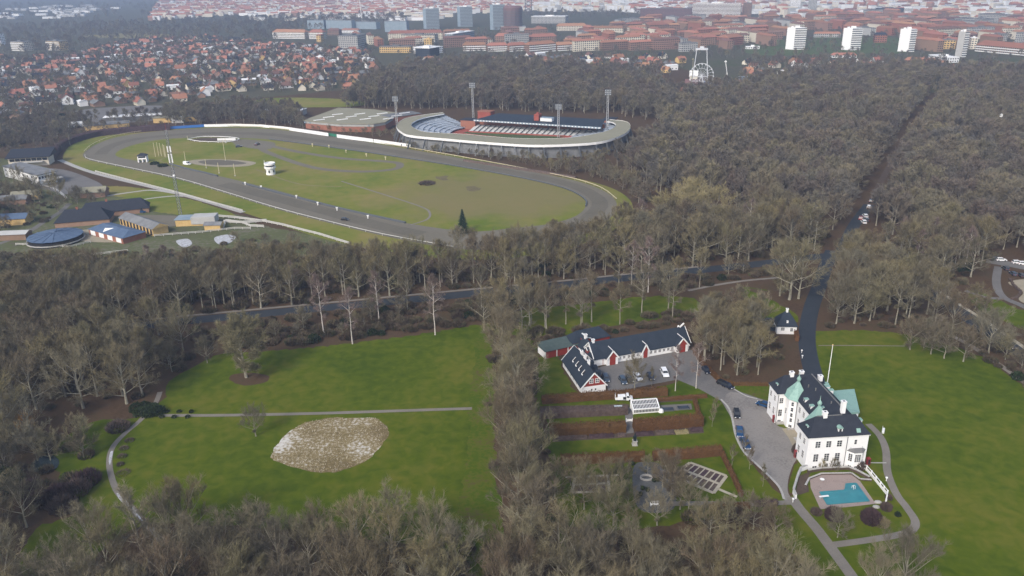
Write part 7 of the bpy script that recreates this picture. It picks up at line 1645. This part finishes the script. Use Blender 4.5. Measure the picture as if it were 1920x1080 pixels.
def slab(label, px0, px1, pyb, pty, split, wm, bm, group=None, fin=True, name='tower_block', turn=0.35):
    """tower with a blank end wall towards the left and a balcony front towards the right"""
    a, c = at(px0, pyb), at(px1, pyb); wdt = (c - a).length; h = 5.0
    while h < 120:
        d = a + Vector((0, 0, h - CAM_H))
        if 540 - F_PX * d.dot(UP) / d.dot(FW) < pty: break
        h += .5
    t = thing(name, label, 'tower block', ((a.x + c.x) / 2, (a.y + c.y) / 2, 0), heading(a, c) , group)
    xs = -wdt / 2 + wdt * split; dep = 15.0
    b = MB(); b.prism([(-wdt / 2, dep * .3), (xs, -1.0), (wdt / 2, 2.0), (wdt / 2 - (xs + wdt / 2), dep)], 0, h); b.build('wall', M[wm], t)
    n = max(3, int(h / 2.9)); f0, f1 = Vector((xs + .6, -1.1, 0)), Vector((wdt / 2 - .2, 1.85, 0)); nv = Vector(((f1 - f0).y, -(f1 - f0).x, 0)).normalized()
    g_ = MB(); s_ = MB()
    for k in range(n):
        z = h * (k + .55) / n; g_.beam(f0 + Vector((0, 0, z)) + nv * .1, f1 + Vector((0, 0, z)) + nv * .1, .3, h / n * .5); z = h * (k + .12) / n; s_.beam(f0 + Vector((0, 0, z)) + nv * .6, f1 + Vector((0, 0, z)) + nv * .6, 1.3, h / n * .38)
    o = g_.build('window_bands', M['dmetal'], t); o['kind'] = 'stuff'; o = s_.build('balconies', M[bm], t); o['kind'] = 'stuff'
    b = MB(); b.box(-wdt * .1, 3, h, wdt * .15, 8, h + 2.6); b.box(-wdt * .3, 4, h, -wdt * .18, 7, h + 1.8); b.build('roof_house', M['whitep'], t); BLD.append(((a.x + c.x) / 2, (a.y + c.y) / 2, 18)); return t
slab('white tower block furthest left of the four, beside the playing field', 1473, 1509, 93, 52, .38, 'carwhite', 'whitep'); slab('second white tower block from the left, behind the playing field', 1578, 1613, 94, 53, .42, 'carwhite', 'whitep'); slab('third white tower block with a broad blank wall', 1684, 1714, 97, 55, .58, 'carwhite', 'whitep'); slab('slim grey tower block with white balconies at the right end of the four', 1792, 1811, 107, 60, .48, 'concrete', 'whitep')
slab('blue grey tower block furthest left behind the yellow town blocks', 793, 824, 54, 16, .22, 'bluegrey', 'bluegrey'); slab('blue grey tower block in the middle of the three', 857, 886, 50, 13, .22, 'bluegrey', 'bluegrey'); slab('blue grey tower block nearest the dark round tower', 918, 947, 56, 9, .25, 'bluegrey', 'bluegrey')
# dark round tower
p = at(962, 57); t = thing('tower_block', 'dark purple brown rounded tower block on a pale podium', 'tower block', p); h = 5
while h < 150:
    d = p + Vector((0, 0, h - CAM_H))
    if 540 - F_PX * d.dot(UP) / d.dot(FW) < 11: break
    h += .5
b = MB(); b.lathe([(19, 8), (19.5, h - 3), (16, h)], n=14); b.build('wall', M['purple'], t)
b = MB(); [b.lathe([(19.7, z), (19.8, z + 1.3)], n=14) for z in [10 + k * 3.1 for k in range(int((h - 14) / 3.1))]]; o = b.build('window_bands', M['dmetal'], t); o['kind'] = 'stuff'
b = MB(); b.box(-26, -24, 0, 26, 20, 8); b.build('podium', M['concrete'], t)
p = at(991, 26); t = thing('lattice_tower', 'tall dark lattice tower at the top edge of the picture', 'tower', p)
b = MB()
for k in range(9): 
    for s in (-1, 1): b.beam((-9 * s, 0, k * 9), (9 * s, 0, k * 9 + 9), 1.6, 1.6)
for s in (-1, 1): b.beam((-9 * s, 0, 0), (-9 * s, 0, 82), 2.2, 2.2); b.beam((-9 * s, 12, 0), (-9 * s, 12, 82), 2, 2)
b.build('frame', M['dmetal'], t)
g1_ = 'blue grey slab blocks with white fins'
for a_ in ((577, 54, 608, 54, 39), (612, 54, 660, 55, 40), (663, 54, 706, 55, 41), (722, 60, 763, 60, 41)): pblock('long blue grey slab block with white fins behind the red roofs', a_[0], a_[1], a_[2], a_[3], a_[4], 14, 'bluegrey', 'grey', .4, group=g1_, balc=None, glass='bluegrey')
pblock('long cream block with red roof at the left end of the town', 512, 72, 572, 73, 55, 16, 'cream', 'tile', 5, balc='whitep'); pblock('shorter cream block with red roof behind the suburb', 580, 73, 606, 73, 56, 16, 'cream', 'tile', 5, balc='whitep'); pblock('tan gable block at the right end of the cream block', 594, 79, 602, 79, 65, 14, 'yellow', 'tile', 2)
pblock('pale yellow apartment block with balconies at the left horizon', 23, 95, 47, 96, 79, 16, 'cream', 'grey', .4, balc='whitep'); pblock('tan apartment block right of the pale yellow one at the left horizon', 89, 94, 114, 95, 77, 16, 'yellow', 'grey', .4, balc='whitep')
pblock('white industrial block cut by the left edge', -8, 85, 3, 85, 63, 12, 'carwhite', 'grey', .4)
pblock('grey concrete hall with flat roof left of the yellow blocks', 636, 97, 672, 97, 69, 40, 'concrete', 'grey', .4); pblock('red brick block beside the grey concrete hall', 614, 66, 636, 66, 54, 14, 'brickb', 'tiled', 4); pblock('white pillared block with red roof in the town centre left', 640, 62, 672, 62, 54, 14, 'carwhite', 'tile', 3)
pblock('long red-roofed yellow brick block in front of the blue grey towers', 728, 76, 830, 74, 57, 18, 'cream', 'tile', 5); pblock('long pale yellow block in front of the red-roofed one', 752, 78, 815, 79, 66, 16, 'cream', 'grey', .5); pblock('yellow arch-shaped building behind the dark glass house', 796, 92, 810, 92, 74, 12, 'yellow', 'yellow', .4); pblock('dark glass house with white roof at the wood edge', 806, 107, 824, 104, 88, 26, 'slateb', 'whitep', .4); pblock('white flat hall left of the dark glass house', 775, 100, 806, 102, 91, 30, 'carwhite', 'whitep', .4); pblock('low yellow school building left of the white hall', 712, 99, 770, 99, 89, 16, 'yellow', 'grey', .4)
pblock('grey office block with sloping pale roof behind the yellow arch', 850, 85, 890, 78, 62, 16, 'bluegrey', 'whitep', .5); 
rows = 'brick apartment rows with red roofs and white balconies'
for a_ in ((868, 96, 912, 95, 81), (914, 97, 952, 96, 79), (955, 97, 988, 95, 80), (992, 100, 1042, 96, 79), (1044, 96, 1076, 94, 80)): pblock('brick apartment row with red roof and white balconies at the wood edge', *a_, 14, 'brickb', 'tile', 4, group=rows, balc='whitep')
pblock('red-roofed block below the dark round tower, left', 928, 78, 952, 78, 63, 15, 'brickb', 'tile', 5); pblock('red-roofed block below the dark round tower, right', 968, 78, 992, 78, 62, 15, 'brickb', 'tile', 5); pblock('long red-roofed brick block right of the dark round tower', 996, 80, 1044, 78, 64, 16, 'brickb', 'tile', 5)
pblock('white school building with long roof right of the dark round tower', 996, 44, 1060, 44, 32, 30, 'concrete', 'whitep', .4); pblock('long red-roofed block with white window bays right of the white school', 1044, 58, 1100, 57, 43, 18, 'cream', 'tile', 5)
pblock('corner brick block with many windows left of the avenue', 1300, 86, 1346, 84, 64, 22, 'brickb', 'tile', 4, balc=None); pblock('brick block with even windows right of the avenue', 1366, 86, 1394, 83, 64, 26, 'brick', 'tile', 4); pblock('long yellow brick block in the middle of the red roofs', 1108, 62, 1168, 62, 48, 16, 'cream', 'tile', 4); pblock('pale gabled block at the left end of the long terrace', 1170, 68, 1186, 68, 57, 14, 'carwhite', 'tile', 3)
pblock('long terrace with red roof and white balconies at the right edge, upper', 1828, 96, 1925, 105, 80, 16, 'brickb', 'tile', 6, balc='whitep'); pblock('tall orange brick building right of the second white tower', 1640, 80, 1662, 80, 60, 16, 'brick', 'slateb', 3); pblock('pale grandstand with red roofs behind the playing field', 1526, 70, 1576, 70, 60, 12, 'concrete', 'tile', 3)
pblock('long brick building with red roof at the wood edge below the third white tower', 1696, 117, 1760, 119, 111, 14, 'brick', 'tile', 3); pblock('white striped roof hall beside the long brick building', 1740, 112, 1775, 118, 106, 16, 'carwhite', 'whitep', .4); pblock('long low white building with red roof below the second white tower', 1560, 108, 1606, 108, 99, 12, 'carwhite', 'tile', 3); pblock('white row house at the left of the playing field', 1398, 92, 1424, 92, 87, 10, 'carwhite', 'whitep', .4)
pblock('slim cream tower house right of the grey slim tower', 1819, 92, 1830, 92, 72, 10, 'cream', 'whitep', .5); pblock('yellow round-ended block behind the slim grey tower', 1768, 92, 1790, 92, 78, 16, 'yellow', 'grey', .5)
pblock('long dark slab of flats with white stair towers near the top', 1200, 33, 1296, 33, 17, 16, 'purple', 'grey', .4); pblock('long brown and white high slab near the top', 1298, 31, 1388, 31, 8, 16, 'brickb', 'whitep', .4, balc='whitep'); pblock('brown tower at the right end of the long brown slab', 1392, 30, 1408, 30, 6, 16, 'brickb', 'grey', .4); pblock('white twin tower near the top edge', 1481, 18, 1500, 18, -6, 16, 'carwhite', 'whitep', .4); pblock('grey tower right of the white twin tower near the top edge', 1514, 22, 1530, 22, -6, 16, 'concrete', 'grey', .4)
pblock('dark blue glass hall near the top right', 1642, 26, 1694, 26, 15, 30, 'slateb', 'slateb', .4); pblock('tall grey and cream block near the right edge', 1832, 40, 1900, 44, 28, 16, 'concrete', 'grey', .4)
# red-roofed quarter: rows of blocks between the named ones
def clear(x, y, r_): return all(math.hypot(x - a, y - c) > q + r_ for a, c, q in BLD)
n_b = 0
LM = [(n, at(px, py).x, at(px, py).y) for n, px, py in (('the first white tower', 1490, 93), ('the second white tower', 1595, 94), ('the third white tower', 1700, 97), ('the slim grey tower', 1801, 107), ('the dark round tower', 962, 57), ('the middle blue grey tower', 871, 50), ('the left blue grey tower', 808, 54), ('the avenue corner block', 1322, 86), ('the brick avenue block', 1380, 86), ('the playing field', 1560, 82), ('the long yellow brick block', 1138, 62), ('the yellow arch building', 803, 92), ('the white school', 1028, 44), ('the dark slab of flats', 1250, 33), ('the long brown slab', 1340, 31), ('the dark blue glass hall', 1668, 26), ('the right-edge terrace', 1870, 100), ('the grey cream block', 1866, 42), ('the drop tower', 1311, 168), ('the grey concrete hall', 655, 97))]
ROT = (.28, .28 + PI / 2)
for poly, sp, kp in (([(1046, 92), (1100, 60), (1240, 40), (1420, 42), (1470, 66), (1462, 90), (1396, 92), (1340, 96), (1240, 98), (1120, 98)], 44, .9), ([(1500, 64), (1420, 36), (1700, 30), (1960, 46), (1960, 80), (1830, 92), (1720, 96), (1700, 70), (1580, 62)], 48, .85), ([(640, 80), (730, 70), (900, 72), (1050, 62), (1060, 80), (900, 92), (700, 92)], 48, .55)):
    for x, y in scatter(poly, sp, kp, .2):
        if not clear(x, y, 14): continue
        wm, rm = rnd.choice((('brickb', 'tile'), ('brickb', 'tile'), ('cream', 'tile'), ('brick', 'tile'), ('cream', 'tiled'), ('brickb', 'tiled'), ('concrete', 'grey')))
        tx = {'tile': 'red tiled', 'tiled': 'dark red tiled', 'grey': 'flat grey'}[rm]; wx = {'brickb': 'brown brick', 'brick': 'red brick', 'cream': 'cream', 'concrete': 'concrete'}[wm]
        lm = min(LM, key=lambda l: math.hypot(x - l[1], y - l[2])); ex, ey = x - lm[1], y - lm[2]; dr = ('right of' if ex > 0 else 'left of') if abs(ex) > abs(ey) else ('behind' if ey > 0 else 'in front of'); lab = '%s block with %s roof %s %s' % (wx, tx, dr, lm[0])
        block(lab, x, y, rnd.choice(ROT) + rnd.uniform(-.06, .06), rnd.uniform(26, 50), 10, rnd.choice((4, 4, 5, 5)), wm, rm, 3.0 if rm != 'grey' else .4, group='%s blocks with %s roofs in the town' % (wx, tx)); BLD[-1] = (x, y, 15); n_b += 1
# far town: one mass, pale and red
FT = [([(280, 40), (300, 8), (640, -14), (960, -20), (960, 24), (700, 30), (560, 34), (470, 26)], 30, .85, (('cream', 'tile'), ('brickb', 'tile'), ('white', 'tile'), ('cream', 'tiled'), ('white', 'grey'), ('cream', 'cream'))),
      ([(640, 22), (900, 20), (1000, 22), (1250, 24), (1250, -30), (640, -18)], 34, .9, (('carwhite', 'cream'), ('cream', 'cream'), ('white', 'whitep'), ('cream', 'tile'), ('concrete', 'concrete'))),
      ([(1180, 26), (1400, 26), (1500, 36), (1700, 30), (1960, 46), (2000, -50), (1200, -40)], 34, .9, (('carwhite', 'concrete'), ('cream', 'cream'), ('carwhite', 'bluegrey'), ('cream', 'whitep'), ('cream', 'tile'), ('brickb', 'tile'), ('concrete', 'grey'), ('carwhite', 'tiled')))]
for poly, sp, kp, ch in FT:
    for x, y in scatter(poly, sp, kp):
        if not clear(x, y, 10): continue
        wm, rm = rnd.choice(ch); L = rnd.uniform(10, 34); addstuff(x, y, L, 11, rnd.uniform(5, 15), 4 if rm in ('tile', 'tiled') else 0, wm, rm, rnd.choice(ROT) + rnd.uniform(-.2, .2))
for x, y in scatter([(0, 40), (130, 34), (220, 16), (130, 8), (-100, 30)], 50, .25): addstuff(x, y, rnd.uniform(20, 60), 20, 6, 0, rnd.choice(('carwhite', 'concrete')), rnd.choice(('carwhite', 'grey', 'concrete')), rnd.uniform(-.3, .3))
for x, y in scatter([(440, 40), (760, 40), (900, 34), (760, 24), (470, 24)], 40, .4): addstuff(x, y, rnd.uniform(20, 50), 14, 8, 0, rnd.choice(('carwhite', 'cream', 'concrete')), rnd.choice(('whitep', 'grey', 'tile')), rnd.uniform(-.3, .3))
o = rest_h.build('distant_town', rmats); tag(o, 'distant houses and town blocks packed to the top of the picture', 'town', None, 'stuff')
# trees among the houses
far2 = []
for poly, sp, kp, s0, s1 in ((SUB[0][0], 12, .78, .32, .58), (SUB[1][0], 14, .6, .35, .6), (SUB[2][0], 13, .75, .4, .7), ([(-900, 112), (120, 106), (240, 80), (380, 70), (510, 82), (570, 60), (760, 44), (760, 30), (460, 36), (280, 44), (100, 50), (-900, 60)], 26, .75, .6, .95), ([(-1500, 56), (120, 46), (290, 38), (300, 10), (-2000, 20)], 60, .35, .8, 1.2), ([(1046, 100), (1100, 56), (1260, 40), (1460, 44), (1960, 50), (1960, 110), (1700, 116), (1400, 112)], 20, .6, .3, .6), ([(640, 92), (760, 66), (1040, 50), (1060, 96), (800, 110)], 22, .6, .35, .6), ([(960, 34), (1240, 36), (1240, 24), (960, 24)], 30, .9, .5, .8)):
    for x, y in scatter(poly, sp, kp, .45):
        if clear(x, y, 4): far2.append(('forest_tree', x, y, rnd.uniform(s0, s1)))
mass('town_trees', far2, 'bare trees and gardens between the houses of suburb and town', 'trees')
# dark conifers among the suburb gardens
ev = [(x, y) for x, y in scatter(SUB[0][0], 34, .5, .45)]
order_n = len(order); src('fir_tree')
mass('town_firs', [('fir_tree', x, y, rnd.uniform(.3, .75)) for x, y in ev], 'dark evergreen trees in the gardens of the suburb', 'trees')
t = thing('lamp_mast', 'tall thin white mast in front of the far suburb', 'mast', at(679, 42)); b = MB(); b.tube([(0, 0, 0), (-2, 0, 52)], [1.2, .8], 5); b.build('pole', M['whitep'], t); b = MB(); b.lathe([(1, 52), (4, 54), (1, 55)], (-2, 0), 8); b.build('head', M['whitep'], t)

# ------------------------------------------------------------------ haze
b = MB(); b.box(-9000, -400, -1.0, 9000, 14000, 124.0)
hz_ = b.build('haze', []); hm = bpy.data.materials.new('haze'); hm.use_nodes = True; hn = hm.node_tree.nodes; hn.clear()
pv = hn.new('ShaderNodeVolumePrincipled'); pv.inputs['Density'].default_value = HAZE if 'HAZE' in globals() else 0.00023
pv.inputs['Color'].default_value = (.50, .62, .86, 1); pv.inputs['Anisotropy'].default_value = 0.1
ho_ = hn.new('ShaderNodeOutputMaterial'); hm.node_tree.links.new(pv.outputs[0], ho_.inputs['Volume'])
hz_.data.materials.clear(); hz_.data.materials.append(hm); tag(hz_, 'thin bluish haze over the town and the woods', 'haze', None, 'stuff')
